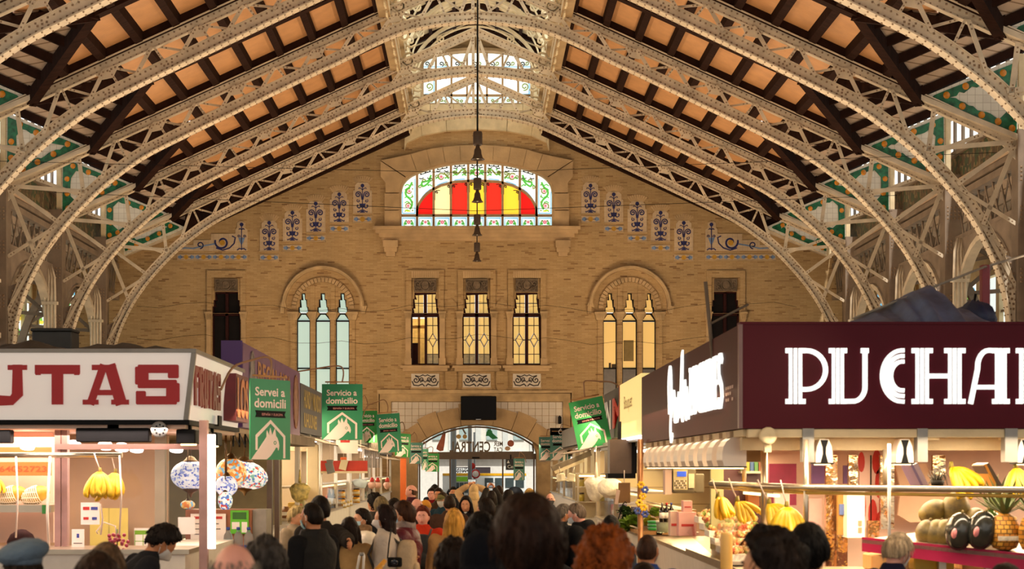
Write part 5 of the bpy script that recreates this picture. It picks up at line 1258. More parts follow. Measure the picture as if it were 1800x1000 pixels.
mb = MB(); mb.tube([(0, 0, -.28), (0, 0, .05)], .008, 5); mb.build('stalk', mat('grape stalk', '6a7a2c', .6), g)
for px, py0, py1, l in ((28, 802, 945, 'pale string hanging by the orange sign to a wire basket'), (88, 802, 1000, 'thick pale cord hanging in front of the rose post'), (177, 885, 940, 'pale string hanging between bananas and notice'), (210, 800, 940, 'pale string hanging from the rail to the grapes')):
    a, b = P(px, py0, 15.8), P(px, py1, 15.8); mb = MB(); mb.tube([a, (a+b)/2+Vector((.02 if px != 88 else -.03, 0, 0)), b], .010 if px != 88 else .014, 6); tag(mb.build('string', M_string), l, 'string')
bk = thing('basket', 'dark red wire basket hanging at the lower edge of the fruit stall', 'basket', at(38, 975, 16.0)); bk.scale = (.72, .72, .72)
for i in range(6): z = .0+i*.045; r = .13+.03*math.sin(i*.6); mb = MB(); mb.tube([(r*1.4*math.cos(a), r*math.sin(a), z) for a in [j*math.pi/10 for j in range(21)]], .012, 5, 0, True, False); mb.build('wire_ring', mat('red wire', '8a2a20', .5), bk)
mb = MB(); mb.lathe([(.01, 0), (.19, 0), (.21, .2), (.16, .3), (.06, .37), (0, .38)], 16); mb.build('lining', mat('dark red lining', '240a08', .8, var=.3, spec=.1), bk)
# things lying on the stall roof
tp = MB(); rg = random.Random(3)
nx, ny = 40, 8
vs = []
for j in range(ny+1):
    for i in range(nx+1):
        x = -6.6+3.55*i/nx; y = 15.75+2.6*j/ny; e = min(j, ny-j, i, nx-i); vs.append((x, y, zt+.045+(.0 if e == 0 else .05+.10*noise.noise(Vector((x*2.2, y*1.5, 0)))+.05*noise.noise(Vector((x*7, y*5, 3))))))
tp.add(vs, [(j*(nx+1)+i, j*(nx+1)+i+1, (j+1)*(nx+1)+i+1, (j+1)*(nx+1)+i) for j in range(ny) for i in range(nx)], 0, True)
tag(tp.build('roof_tarpaulin', M_tarp), 'crumpled dark tarpaulin lying on the fruit stall roof', 'tarpaulin')
bx_ = thing('crate', 'dark box standing on stall roof in front of the iron posts', 'box', (X_(98, 18.3), 18.3, zt+.05)); mb = MB(); mb.obox((0, 0, .2), (.48, .35, .4), None, 0, .015); mb.build('body', mat('dark grey box', '35322c', .6, var=.2), bx_); mb = MB(); mb.obox((0, -.02, .41), (.5, .38, .04), None, 0, .01); mb.build('lid', mat('dark grey lid', '2a2824', .6), bx_)
mb = MB(); mb.ball((X_(20, 17), 17, zt+.1), (.2, .25, .1), 14, 8); tag(mb.build('bundle', M_tarp), 'round dark bundle on the fruit stall roof at picture edge', 'bundle')

# ---- purple stall with mosaic lamps
sb = thing('lamp_stall', 'purple signed stall with mosaic lamps behind the fruit stall', 'stall', (-4.5, 22, 0))
z0, z1 = 2.36, 3.43
pf = part('fascia', M_purple2, sb, (LX-.26, LX, 19.02, 25.2, z0, z1)); part('fascia_end', M_purple, sb, (LX-.27, LX-.005, 18.99, 19.03, z0, z1+.02))
mb = MB(); text_on(mb, 'REGAL LISA', 20.3, 23.9, 3.0, 3.28, (LX, 0, 0), EY, EZ, EX, .008, 0, .02); text_on(mb, 'ARTESANIA', 20.3, 22.4, 2.82, 2.98, (LX, 0, 0), EY, EZ, EX, .008, 0, .02); mb.build('lettering', mat('gold letters', 'b87a36', .45), pf, world=True)
for cy, cz, ry, rz_, m in ((19.75, 2.9, .22, .46, mat('grey portrait', '8a7f7c', .6, var=.4, sc=9)), (24.55, 2.92, .3, .42, mat('gold oval', '9a6a52', .6, var=.4, sc=8))):
    mb = MB(); mb.prism([(cy+ry*math.cos(a), cz+rz_*math.sin(a)) for a in [k*math.pi/12 for k in range(24)]], (LX, 0, 0), EY, EZ, EX, 0, .012); mb.stroke([(cy+ry*math.cos(a), cz+rz_*math.sin(a)) for a in [k*math.pi/12 for k in range(24)]], .03, (LX, 0, 0), EY, EZ, EX, 0, .02, 0, True); mb.build('oval_picture', m, pf, world=True)
mb = MB(); mb.prism([(19.85, 2.38), (20.15, 2.38), (19.95, 3.0)], (LX, 0, 0), EY, EZ, EX, 0, .014); mb.build('white_wedge', M_paper, pf, world=True)
part('ceiling_panel', M_tan, sb, (-6.2, LX-.1, 19, 25.2, 2.3, 2.36)); part('back_wall', mat('khaki wall', '9a8c6c', .7, var=.1), sb, (-6.2, LX-.3, 25.1, 25.2, 0, 2.3)); part('counter', M_white, sb, (-3.9, LX, 20, 25.1, 0, .9))
part('end_post', mat('dark bronze post', '5b4a3e', .4, .3), sb, (X_(469, 20.6), X_(478, 20.6), 20.6, 20.7, 0, 2.3), (X_(482, 20.6), X_(490, 20.6), 20.62, 20.7, 0, 2.3)); part('awning', M_cloth, sb, (LX-.1, LX+.25, 22, 25.2, 2.2, 2.34))
mb = MB()
for k in range(7):
    y = 19.2+k*.5; mb = MB(); mb.bar((LX-.15, y, 2.36), (LX-.15, y, 2.12), .02, .02, 0, EY); mb.build('wire_hanger', M_black, sb, world=True); mb = MB(); mb.bar((LX-.15, y, 2.3), (LX-.15, y+.5, 2.14), .012, .012, 0, EX); mb.build('wire_hanger', M_black, sb, world=True)
light('lamp_stall_lamp', (-4.2, 20.6, 2.2), 1.6, 2.0, 80, (1, .8, .5))
MOS = [speck_mat('blue white mosaic glass', ['e8f0fa', 'dfe8f4', '8a9cd8', 'f4f6fa', '5a6cc0'], 42, .3, .5), speck_mat('amber mosaic glass', ['e0963c', 'e8c27a', 'd87a3c', 'f0dcb0', '7ab8d8'], 26, .3, .5), speck_mat('white colour mosaic glass', ['f2f6f4', 'e6f0ee', 'f2f6f4', '7ab0a0', 'c84a3c', '5a80c8', 'f2f6f4'], 36, .3, .55)]
def mosaic_lamp(label, px, py, Y, w, h, m, tilt=0):
    c = P(px, py, Y); s = Y/F; t = thing('mosaic_lamp', label, 'lamp', (c.x, c.y, c.z), 0, 'mosaic lamps in the purple stall'); w *= s/2; h *= s/2
    M_ = Matrix.Rotation(tilt, 3, 'Y')
    mb = MB(); mb.ball((0, 0, 0), (w, w*.9, h), 20, 12, 0, M_); mb.build('glass_shade', m, t)
    mb = MB(); mb.lathe([(w*.35, h*1.0), (w*.4, h*.86), (w*.2, h*1.2), (.01, h*1.3)], 14); mb.build('brass_cap', mat('aged brass', '6a4a24', .35, .7), t)
    mb = MB(); mb.lathe([(w*.4, -h*.9), (w*.42, -h*1.0), (w*.1, -h*1.25), (.01, -h*1.5)], 12); mb.build('finial', mat('aged brass', '6a4a24', .35, .7), t)
    mb = MB(); mb.tube([(0, 0, h*1.2), (0, 0, 2.3-c.z)], .008, 5); mb.build('chain', mat('aged brass', '6a4a24', .35, .7), t)
mosaic_lamp('blue and white mosaic lamp behind the glass of the fruit stall', 335, 835, 19.6, 70, 52, MOS[0]); mosaic_lamp('amber mosaic lamp beside the white corner tube', 406, 832, 19.7, 56, 56, MOS[1]); mosaic_lamp('wide white mosaic lamp with coloured tiles, beside amber one', 430, 834, 20.4, 84, 50, MOS[2], .25); mosaic_lamp('small blue floral mosaic lamp under the amber one', 398, 854, 19.5, 40, 38, MOS[0]); mosaic_lamp('small tapering glass lantern hanging below the amber mosaic lamp', 396, 880, 19.4, 26, 34, MOS[2]); mosaic_lamp('small orange mosaic lamp low behind the fruit stall glass', 330, 887, 19.5, 26, 16, MOS[1])
fr = thing('display_cabinet', 'cabinet covered with posters and topped by water bottles, beside the corner tube', 'cabinet', (X_(383, 19.2), 19.2, 0))
p0, p1 = P(326, 1000, 19.2), P(442, 896, 19.2)
part('body', mat('orange brown cabinet', '9a5a36', .5, var=.3, sc=3), fr, (p0.x, p1.x, 19.2, 19.8, 0, p1.z)); part('side_panel', mat('steel grey panel', '8c8478', .4, .3), fr, (p1.x, X_(468, 19.3), 19.3, 19.8, 0, p1.z))
notice('poster', 'white printed price poster on the cabinet behind the corner tube', 335, 903, 397, 949, 19.15, M_paper, [(None, .1, .9, .8, .9, M_redi), (None, .1, .8, .6, .64, M_ink), (None, .1, .85, .4, .44, M_ink), (None, .1, .7, .2, .24, M_ink)])
notice('poster', 'pale poster with green outline emblem low on the cabinet', 333, 951, 352, 1005, 19.15, M_paper, [(None, .5, .62, .3, .8, mat('green outline', '2f8a44', .6)), (None, .3, .9, .62, .7, M_yellow_s)])
notice('poster', 'bright green poster with a down arrow above water bottles', 405, 897, 437, 938, 19.15, mat('bright green poster', '5ab81e', .6), [(None, .12, .88, .62, .92, mat('dark green print', '2a6414', .6)), (None, .08, .5, .2, .5, M_paper), (None, .62, .92, .05, .5, M_paper)])
for k, px in enumerate((401, 419, 437)):
    l = ('clear water bottle with blue cap nearest the corner tube', 'clear water bottle with blue cap in the middle of three', 'clear water bottle with blue cap farthest from the corner tube')[k]
    b = thing('water_bottle', l, 'bottle', at(px, 972, 18.9), 0, 'water bottles by the posters'); mb = MB(); mb.lathe([(0, 0), (.055, 0), (.058, .02), (.058, .19), (.05, .23), (.022, .27), (.02, .3)], 14); mb.build('bottle_body', mat('clear blue plastic', 'c8dce0', .08, trans=.85, var=0), b); mb = MB(); mb.lathe([(.024, .29), (.024, .325), (0, .325)], 12); mb.build('cap', mat('blue cap', '1e3a8c', .4), b); mb = MB(); mb.lathe([(.0595, .05), (.0595, .1)], 14); mb.build('label', mat('navy label', '2a3a7a', .5), b)
part('bottle_shelf', M_steel, fr, (X_(390, 18.9), X_(450, 18.9), 18.75, 19.2, Z_(977, 18.9), Z_(972, 18.9)))

# ---- generic builder for the stalls farther down both rows
def row_stall(label, side, Y0, Y1, zf0, zf1, fm, lamp=(1, .76, .45), power=40, text=None, tm=None, depth=3.2, awn=True, xin=None, back=M_tan, two=None):
    X = xin if xin is not None else (LX if side < 0 else RX); s = side; o = s*1
    t = thing('market_stall', label, 'stall', (X+s*depth/2, (Y0+Y1)/2, 0), 0, 'stalls along the aisle')
    B = lambda name, m, a, b, c, d, e, f: part(name, m, t, (*sorted((X+s*a, X+s*b)), c, d, e, f))
    fa_ = B('fascia', fm, 0, .12, Y0, Y1, zf0, zf1); B('fascia_end', fm, .12, depth, Y0, Y0+.08, zf0, zf1); B('roof_board', M_grey, .1, depth, Y0, Y1, zf0-.05, zf0)
    if text:
        mb = MB(); y0, y1 = Y0+.12*(Y1-Y0), Y1-.12*(Y1-Y0); h = zf1-zf0
        U = EY if s < 0 else -EY; a, b = (y0, y1) if s < 0 else (-y1, -y0)
        if two: text_on(mb, text, a, b, zf0+.52*h, zf1-.1*h, (X, 0, 0), U, EZ, EX*(-s), .01, 0, .02); text_on(mb, two, a, b-(b-a)*.25, zf0+.12*h, zf0+.42*h, (X, 0, 0), U, EZ, EX*(-s), .01, 0, .02)
        else: text_on(mb, text, a, b, zf0+.25*h, zf1-.25*h, (X, 0, 0), U, EZ, EX*(-s), .01, 0, .02)
        mb.build('lettering', tm, fa_, world=True)
    B('back_wall', back, depth, depth+.06, Y0, Y1, 0, zf0); B('end_wall', back, .4, depth, Y1-.06, Y1, 0, zf0)
    B('counter', M_white, .05, .8, Y0+.1, Y1-.1, 0, .95); B('counter_top', M_steel, 0, .85, Y0+.05, Y1-.05, .95, .99)
    B('case_glass', GL, .06, .07, Y0+.15, Y1-.15, .99, 1.5); B('case_top', M_steel, .05, .5, Y0+.15, Y1-.15, 1.5, 1.53); B('case_tube', M_tubew, .1, .14, Y0+.3, Y1-.3, 1.46, 1.49)
    B('shelf', M_wood, depth-.5, depth-.05, Y0+.1, Y1-.1, 1.45, 1.49); B('shelf', M_wood, depth-.5, depth-.05, Y0+.1, Y1-.1, 1.85, 1.89)
    for y in (Y0+.05, (Y0+Y1)/2, Y1-.05): B('post', M_white if s < 0 else M_steel, .03, .1, y-.04, y+.04, .95, zf0)
    B('tube_lamp', M_tube, .35, .4, Y0+.3, Y1-.3, zf0-.12, zf0-.08)
    if awn:
        mb = MB(); quad_slab(mb, [(X+s*.2, Y0, zf0), (X-s*.42, Y0, zf0-.2), (X-s*.42, Y1, zf0-.2), (X+s*.2, Y1, zf0)], .02); mb.build('awning', M_cloth, t, world=True)
    light('stall_lamp', (X+s*.9, (Y0+Y1)/2, zf0-.15), 1.3, (Y1-Y0)*.8, power*2.6, lamp, (0, s*.6, 0))
    return t
row_stall('dark stall board with mustard lettering after the purple stall', -1, 25.3, 28.9, 2.44, 3.27, M_navy, text='HUNDI Y MUNDOI', tm=M_yellow_s, two='IUHUUNIEI', power=55, lamp=(1, .84, .58))
row_stall('stall with cream fascia and jars on its counter, left row', -1, 29.1, 35.6, 2.5, 2.9, M_cloth, power=80, lamp=(1, .86, .66))
row_stall('stall with hanging wrapped hams and orange pillar, left row', -1, 36, 44.5, 2.45, 2.75, M_grey, power=90, lamp=(1, .8, .6))
row_stall('last grey stall of the left row, nearest the entrance', -1, 45, 56, 2.3, 2.7, M_grey, power=60, xin=-3.1)
rs_ = row_stall('stall behind the cream light sign, right row, with white bags', 1, 20.0, 27.0, 2.2, 2.26, M_grey, power=95, lamp=(1, .76, .36), awn=False, back=brick_mat('beige wall tile', [(0, 'c9ae84'), (1, 'd2b88e')], '9a7c54', .3, .3, .008, 'yz', .3, .2, 0), depth=3.0)
row_stall('stall with hanging bowls and a glass case, right row', 1, 29.0, 36, 2.35, 2.5, M_wood, power=110, lamp=(1, .82, .42), xin=2.45)
row_stall('stall with dark script sign near the entrance, right row', 1, 36.5, 45.5, 2.45, 2.95, M_grey, power=90, lamp=(1, .8, .4), xin=2.6)
row_stall('last stall of the right row, nearest the entrance', 1, 46, 56, 2.25, 2.6, M_wood, power=60, lamp=(1, .78, .4), xin=2.75)

# ---- lit cream sign, dark signs and boards of the right row
cs = thing('light_sign', 'glowing cream light sign box beside the maroon stall', 'sign', (RX, 20.7, 2.3)); 
mb = MB(); z0, z1 = 2.27, 3.06; mb.add([(RX-.0, 19.3, z0), (RX-.0, 22.2, z0), (RX-.0, 22.2, z1), (RX-.0, 19.3, z1), (RX+.14, 19.3, z0), (RX+.14, 22.2, z0), (RX+.14, 22.2, z1), (RX+.14, 19.3, z1)], [(3,2,1,0),(4,5,6,7),(0,1,5,4),(1,2,6,5),(2,3,7,6),(3,0,4,7)]); mb.build('light_box', mat('lit cream sign face', 'f2dc8c', .5, var=.05, emit=.62), cs, world=True)
mb = MB(); text_on(mb, 'Bouquet', -21.5, -20.4, 2.62, 2.86, (RX, 0, 0), -EY, EZ, -EX, .008, 0, .01); mb.build('lettering', mat('ochre sign print', 'a87a30', .6), cs, world=True); part('bottom_lamp', M_tube, cs, (RX-.02, RX+.12, 19.3, 22.2, z0-.04, z0-.005)); part('edge', mat('red sign edge', '8a2a18', .5), cs, (RX-.012, RX+.15, 22.2, 22.26, z0, z1))
ds = thing('shop_sign', 'dark shop sign with red and white letters behind the tilted green flag', 'sign', (2.3, 25, 2.3)); part('board', mat('black brown board', '251a18', .5), ds, (2.3, 2.4, 23.2, 27.0, 2.35, 3.15))
mb = MB(); text_on(mb, 'M', -25.3, -23.4, 2.5, 3.0, (2.3, 0, 0), -EY, EZ, -EX, .01, 0, .03); mb.build('lettering', mat('red sign letter', 'c02820', .5, emit=.1), ds, world=True); mb = MB(); text_on(mb, 'IN', -26.8, -25.6, 2.5, 3.0, (2.3, 0, 0), -EY, EZ, -EX, .01, 0, .03); mb.build('lettering', mat('white sign letter', 'e8e4dc', .5, emit=.1), ds, world=True)
part('bracket', M_grey, ds, (2.35, 2.45, 24, 24.1, 2.2, 2.4))
hb = thing('screen_box', 'dark brown hanging screen box over the vegetable counter', 'box', at(1094, 838, 21)); p0, p1 = P(1072, 832, 21), P(1113, 772, 21); part('casing', mat('brown panelled casing', '5a4636', .5, var=.15), hb, (p0.x, p1.x, 21, 21.35, p0.z, p1.z)); part('base_rim', M_black, hb, (p0.x-.03, p1.x+.03, 20.97, 21.38, p0.z-.07, p0.z)); part('side', M_black, hb, (p1.x-.02, p1.x+.05, 20.98, 21.35, p0.z, p1.z)); part('hanger', M_black, hb, (p0.x+.12, p0.x+.17, 21.1, 21.15, p1.z, p1.z+.25))
cq = thing('script_sign', 'small black sign with white script letters under pipe near entrance', 'sign', at(990, 765, 46)); p0, p1 = P(967, 765, 46), P(1012, 752, 46); part('board', M_black, cq, (p0.x, p1.x, 46, 46.06, p0.z, p1.z)); mb = MB(); text_on(mb, 'Colien', p0.x+.25, p1.x-.1, p0.z+.03, p1.z-.05, (0, 46, 0), d=.01); mb.build('lettering', M_wfilm, cq, world=True)
# ---- green home-delivery flags
M_fg = mat('green sign face', '1f8a5c', .5, var=.03); M_fg2 = mat('bright green sign face', '2aa352', .5, var=.03); M_fg3 = mat('green sign face in dull light', '4c8478', .5, var=.03); M_fg4 = mat('grass green sign face', '1d8a34', .5, var=.03); M_fw = mat('sign white print', 'eedbd2', .5, var=0)  # teal copy of the green carries the different lighting in its colour
def flag(label, px, py0, py1, Y, w=.68, yaw=0, tilt=0, gm=M_fg, cat='Servicio a', l2='domicilio', rod=(-.5, .25), small=False):
    zt_ = Z_(py0, Y); h = (py1-py0)/F*Y; t = thing('delivery_flag', label, 'sign', (X_(px, Y), Y, zt_-h), 0, 'green home delivery flags'); t.rotation_euler = (0, math.radians(tilt), math.radians(yaw))
    mb = MB(); mb.box(-w/2, w/2, 0, .012, 0, h); mb.build('panel', gm, t)
    k = w; L = lambda x, z: (x*w, z*h)
    mb = MB(); text_on(mb, cat, -.38*w, .36*w, .79*h, .90*h, d=.003, bold=.02); mb.build('lettering', M_fw, t)
    mb = MB(); text_on(mb, l2, -.40*w, .38*w, .645*h, .76*h, d=.003, bold=.02); mb.build('lettering', M_fw, t)
    rb = MB(); rb.prism([L(-.38, .525), L(.38, .525), L(.35, .565), L(.38, .61), L(-.38, .61), L(-.35, .565)], d1=.004); rbo = rb.build('ribbon', M_black, t)
    if not small: mb = MB(); text_on(mb, 'ESPAÑA Y EUROPA', -.22*w, .3*w, .548*h, .585*h, d=.006, bold=.01); mb.build('ribbon_lettering', mat('ribbon print', 'd08a80', .5), rbo)
    mb = MB(); mb.stroke([L(-.345, .12), L(-.345, .29), L(0, .475), L(.345, .29), L(.345, .02)], .05*w, d1=.003); mb.build('house_outline', M_fw, t)
    bird = [L(-.475, .004), L(-.30, .13), L(-.10, .285), L(-.105, .33), L(-.088, .365), L(-.065, .335), L(-.032, .30), L(-.035, .34), L(-.008, .398), L(.015, .35), L(.042, .305), L(.068, .345), L(.108, .398), L(.122, .345), L(.13, .30), L(.165, .275), L(.20, .225), L(.215, .175), L(.205, .14), L(.19, .115), L(.18, .145), L(.155, .155), L(.125, .15), L(.10, .125), L(0, .05), L(-.10, .004)]
    mb = MB(); mb.prism(bird, d1=.0045); b = mb.build('parrot', M_fw, t); mb = MB(); mb.stroke([(.105*w+.028*w*math.cos(a), .212*h+.028*w*math.sin(a)) for a in [q*math.pi/5 for q in range(10)]], .012*w, (0, 0, 0), EX, EZ, -EY, .004, .007, 0, True); mb.build('parrot_eye', gm, b)
    mb = MB(); mb.tube([(-w*.42, .006, h+.035), (w*.42, .006, h+.035)], .012, 6); mb.build('hanging_bar', M_wood, t)
    for s_ in (-1, 1): mb = MB(); mb.tube([(s_*w*.36, .006, h+.04), (s_*w*.36, .006, h-.03)], .006, 5); mb.build('clip', M_steel, t)
    mb = MB(); mb.tube(catmull([(0, .006, h+.035, ), (0.02, .006, h+.2), (-.06*(1 if rod[0] < 0 else -1), .006, h+rod[1]+.05), (rod[0]*.5, .006, h+rod[1]), (rod[0], .006, h+rod[1]-.1), (rod[0]*1.3, .006, h+.05-.2)], 4), .013, 6); mb.build('bracket_rod', mat('tan bracket rod', '9a7452', .5, .2), t)
flag('green flag reading Servei a domicili, largest, turned side-on by the purple sign', 475.5, 667, 808, 17, .66, 55, 0, M_fg, 'Servei a', 'domicili', rod=(-.6, .2))
flag('green flag reading Servicio a domicilio facing us below the lancet windows', 601.5, 675, 773, 24.9, .67, 0, 0, M_fg, rod=(-.9, .25))
flag('bright green flag half hidden behind the large facing one, left row', 645, 722, 778, 40, .60, -22, 0, M_fg4, rod=(-.3, .35))
flag('slightly tilted green flag in front of the white door tiles, left row', 686, 727, 795, 37, .58, 0, -4, M_fg, rod=(-.5, .3))
flag('grass green flag behind the slightly tilted one, left row', 707, 762, 803, 47, .58, -35, 4, M_fg4, 'Servei a', 'domicili', rod=(-.4, .3), small=True)
flag('green flag, toned teal for its lighting, hanging left of the entrance arch', 731.5, 778, 815, 51, .46, 0, 0, M_fg3, rod=(-.2, .3), small=True)
flag('small dark green flag just inside the entrance, left side', 760, 797, 829, 55, .5, -10, 0, M_fg4, rod=(-.3, .2), small=True)
flag('small green flag partly hidden at left edge of entrance', 747, 789, 826, 52, .3, -40, 0, M_fg, rod=(-.2, .2), small=True)
flag('strongly tilted bright green flag beside the cream light sign', 1046.5, 700, 785, 25.2, .575, 0, -12, M_fg2, rod=(.55, .25))
flag('teal flag right of the arch, overlapping another one, front of the two', 985, 760, 809, 46, .62, 0, 0, M_fg3, rod=(.5, .2), small=True)
flag('teal flag right of the arch, partly covered by the other one', 961, 768, 809, 48, .5, 8, 0, M_fg3, 'Servei a', 'domicili', rod=(.5, .2), small=True)
flag('small teal flag inside the entrance doors, right side', 912.5, 806, 844, 56.5, .42, 0, 0, M_fg3, rod=(.2, .2), small=True)
# ------------------------------------------------------------------ maroon stall on the right
ms = thing('produce_stall', 'maroon fronted produce stall with big white lit letters, right side', 'stall', (4.4, 15.5, 0))
Yf = 12.0; zb, zt = Z_(753, Yf), Z_(570, Yf); XR = 6.9
fb_ = part('front_board', M_maroon, ms, (RX-.02, XR, Yf, Yf+.12, zb, zt)); M_mar2 = mat('maroon side board', '430c0c', .5, var=.1, sc=2, spec=.1)
sd = part('side_board', M_mar2, ms, (RX-.02, RX+.1, Yf+.12, 19.1, zb, zt)); part('corner_edge', mat('grey maroon edge', '6e4a46', .4), ms, (RX-.03, RX+.0, Yf-.01, Yf+.04, zb, zt)); part('top_trim', M_maroon, ms, (RX-.02, XR, Yf-.01, Yf+.14, zt, zt+.02))
def deco(ch, x0, w, z0, h, o, U, V, N, m, parent):
    Q = lambda x, z: (x0+x*w, z0+z*h)
    def S(pts, sw, d=.02): mbx.stroke([Q(*p) for p in pts], sw*h, o, U, V, N, 0, d)
    global mbx
    mbx = MB()
    def block(x, sw, top=True):
        for k in range(3): S([(x+(k+.5)*sw/3, 0), (x+(k+.5)*sw/3, 1)], sw/3*w/h*.70)
        for z in (.045, .955):
            for xa, xb in ((x-.06, x+.02), (x+sw-.02, x+sw+.06)): S([(xa, z), (xb, z)], .09, .0215)
    if ch in 'PD':
        block(.10, .32); b = .26 if ch == 'P' else .045
        a = [(.4, .955)]+[(.50+.42*math.cos(math.radians(t)), (b+.955)/2+(.955-b)/2*math.sin(math.radians(t))) for t in range(90, -91, -12)]+[(.4, b)]; S(a, .085, .0225)
    elif ch == 'U': block(.08, .32); S([(.99, .955), (.80, .955)], .09); S([(.9, .95), (.9, .32)]+[(.60+.30*math.cos(math.radians(t)), .3+.255*math.sin(math.radians(t))) for t in range(-8, -91, -12)]+[(.4, .045)], .085, .022)
    elif ch == 'C':
        for r in (.92, .72, .52): S([(.98, .5+.5*r)]+[(.9+.86*r*math.cos(math.radians(t)), .5+.5*r*math.sin(math.radians(t))) for t in range(95, 266, 9)]+[(.98, .5-.5*r)], .074)
    elif ch == 'H': block(.06, .27); block(.67, .27); S([(.33, .5), (.67, .5)], .085, .0225)
    elif ch == 'A': block(.62, .30); S([(.03, .0), (.2, .62)]+[(.47+.27*math.cos(math.radians(t)), .66+.3*math.sin(math.radians(t))) for t in range(165, 89, -15)]+[(.64, .955)], .085, .0225); S([(.16, .3), (.62, .3)], .08, .022)
    elif ch == 'E': block(.08, .4); [S([(.45, z), (.95, z)], .09, .0225) for z in (.045, .5, .955)]
    elif ch == 'S': S([(.9, .85), (.7, .955), (.35, .955), (.12, .8), (.2, .6), (.8, .4), (.9, .2), (.65, .045), (.3, .045), (.08, .16)], .12)
    return mbx.build('letter', m, parent, world=True)
z0, z1 = Z_(710, Yf), Z_(612, Yf)
for ch, a, b in (('P', 1377, 1457), ('U', 1455, 1527), ('C', 1545, 1590), ('H', 1602, 1696), ('A', 1703, 1775), ('D', 1782, 1862), ('E', 1868, 1930)):
    deco(ch, X_(a, Yf), X_(b, Yf)-X_(a, Yf), z0, z1-z0, (0, Yf, 0), EX, EZ, -EY, M_neon, fb_)
xx = -14.75                                             # aisle side: script word and the name again (U runs towards the viewer)
for i, ch in enumerate('PUCHADES'):
    deco(ch, xx+i*.247, .235, 2.36, .46, (RX-.02, 0, 0), -EY, EZ, -EX, M_neon, sd)
sc = [[(-16.30, 2.45), (-16.36, 2.75), (-16.28, 2.92), (-16.16, 2.9), (-16.12, 2.6), (-16.2, 2.3), (-16.14, 2.16), (-16.04, 2.22)], [(-16.12, 2.42), (-15.98, 2.6), (-15.9, 2.66), (-15.84, 2.5), (-15.86, 2.38), (-15.76, 2.36)], [(-15.76, 2.6), (-15.72, 2.4), (-15.62, 2.38), (-15.56, 2.6), (-15.52, 2.38)],
      [(-15.48, 2.42), (-15.40, 2.6), (-15.3, 2.98), (-15.26, 2.94), (-15.3, 2.42), (-15.22, 2.36)], [(-15.2, 2.4), (-15.12, 2.66), (-15.06, 2.7), (-15.04, 2.42), (-14.98, 2.36)], [(-14.98, 2.4), (-14.92, 2.62), (-14.86, 2.4), (-14.8, 2.37)]]
for l in sc:
    mb = MB(); mb.stroke(catmull(l, 4), .055, (RX-.02, 0, -.02), -EY, EZ, -EX, 0, .02); mb.build('script_stroke', M_neon, sd, world=True)
for r in range(3):
    for k in range(4):
        if (r, k) in ((1, 3), (2, 2)): continue
        mb = MB(); a, b = -12.66+k*.1, 2.5-r*.05; mb.box(RX-.025, RX-.02, -a-.06, -a, b, b+.025); mb.build('small_print', mat('pale small print', 'b8988c', .5), sd, world=True)
part('ceiling_panel', mat('cream canopy panel', 'c4a070', .6, var=.06), ms, (RX+.1, XR, Yf+.12, 19.1, zb-.05, zb))
part('canopy_beam', M_cream, ms, (RX+.05, XR, Yf+.02, Yf+.1, zb-.07, zb-.005)); part('canopy_beam', M_cream, ms, (RX+.05, XR, Yf+.3, Yf+.4, zb-.17, zb-.06)); part('canopy_beam', M_cream, ms, (RX+.02, RX+.1, Yf+.1, 19, zb-.06, zb-.005))
part('back_wall', mat('pink white wall', 'e6cabc', .6, var=.05), ms, (RX+.9, XR, 15.6, 15.7, 0, zb)); part('end_wall', M_tan, ms, (RX+.9, XR, 19.0, 19.1, 0, zb))
for px0, px1 in ((1411, 1431), (1613, 1631), (1767, 1789)):
    part('hanging_block', M_grey, ms, (X_(px0, Yf), X_(px1, Yf), Yf+.0, Yf+.1, Z_(812, Yf), zb)); part('block_arm', M_cream, ms, (X_(px0, Yf), X_(px0+45, Yf), Yf+.1, Yf+.16, zb-.09, zb-.03))
def curtain_lamp(x, y, yaw):
    M_ = Matrix.Rotation(yaw, 3, 'Z'); prof = [(-.068, 0), (-.068, .06), (-.058, .13), (-.035, .185), (.035, .185), (.058, .13), (.068, .06), (.068, 0)]
    base = Vector((x, y, Z_(813, Yf)))
    mb = MB(); mb.prism(prof, base, M_@EX, EZ, M_@-EY, -.16, .0, 0, True); l = mb.build('lamp_housing', mat('white lamp housing', 'd8cabc', .35, var=.04), ms, world=True)
    mb = MB(); mb.prism([(-.03, .0), (-.012, .07), (-.014, .12), (-.032, .18), (.032, .18), (.014, .12), (.012, .07), (.03, .0)], base, M_@EX, EZ, M_@-EY, 0, .004); mb.prism([(-.075, -.012), (.075, -.012), (.075, 0), (-.075, 0)], base, M_@EX, EZ, M_@-EY, -.16, .01); mb.build('black_grille', M_black, l, world=True)
    mb = MB(); mb.prism([(-.05, -.02), (.05, -.02), (.05, -.012), (-.05, -.012)], base, M_@EX, EZ, M_@-EY, -.14, -.01); mb.build('lamp_strip', M_tubew, l, world=True)
for px in (1450, 1592, 1805): curtain_lamp(X_(px, Yf), Yf+.02, 0)
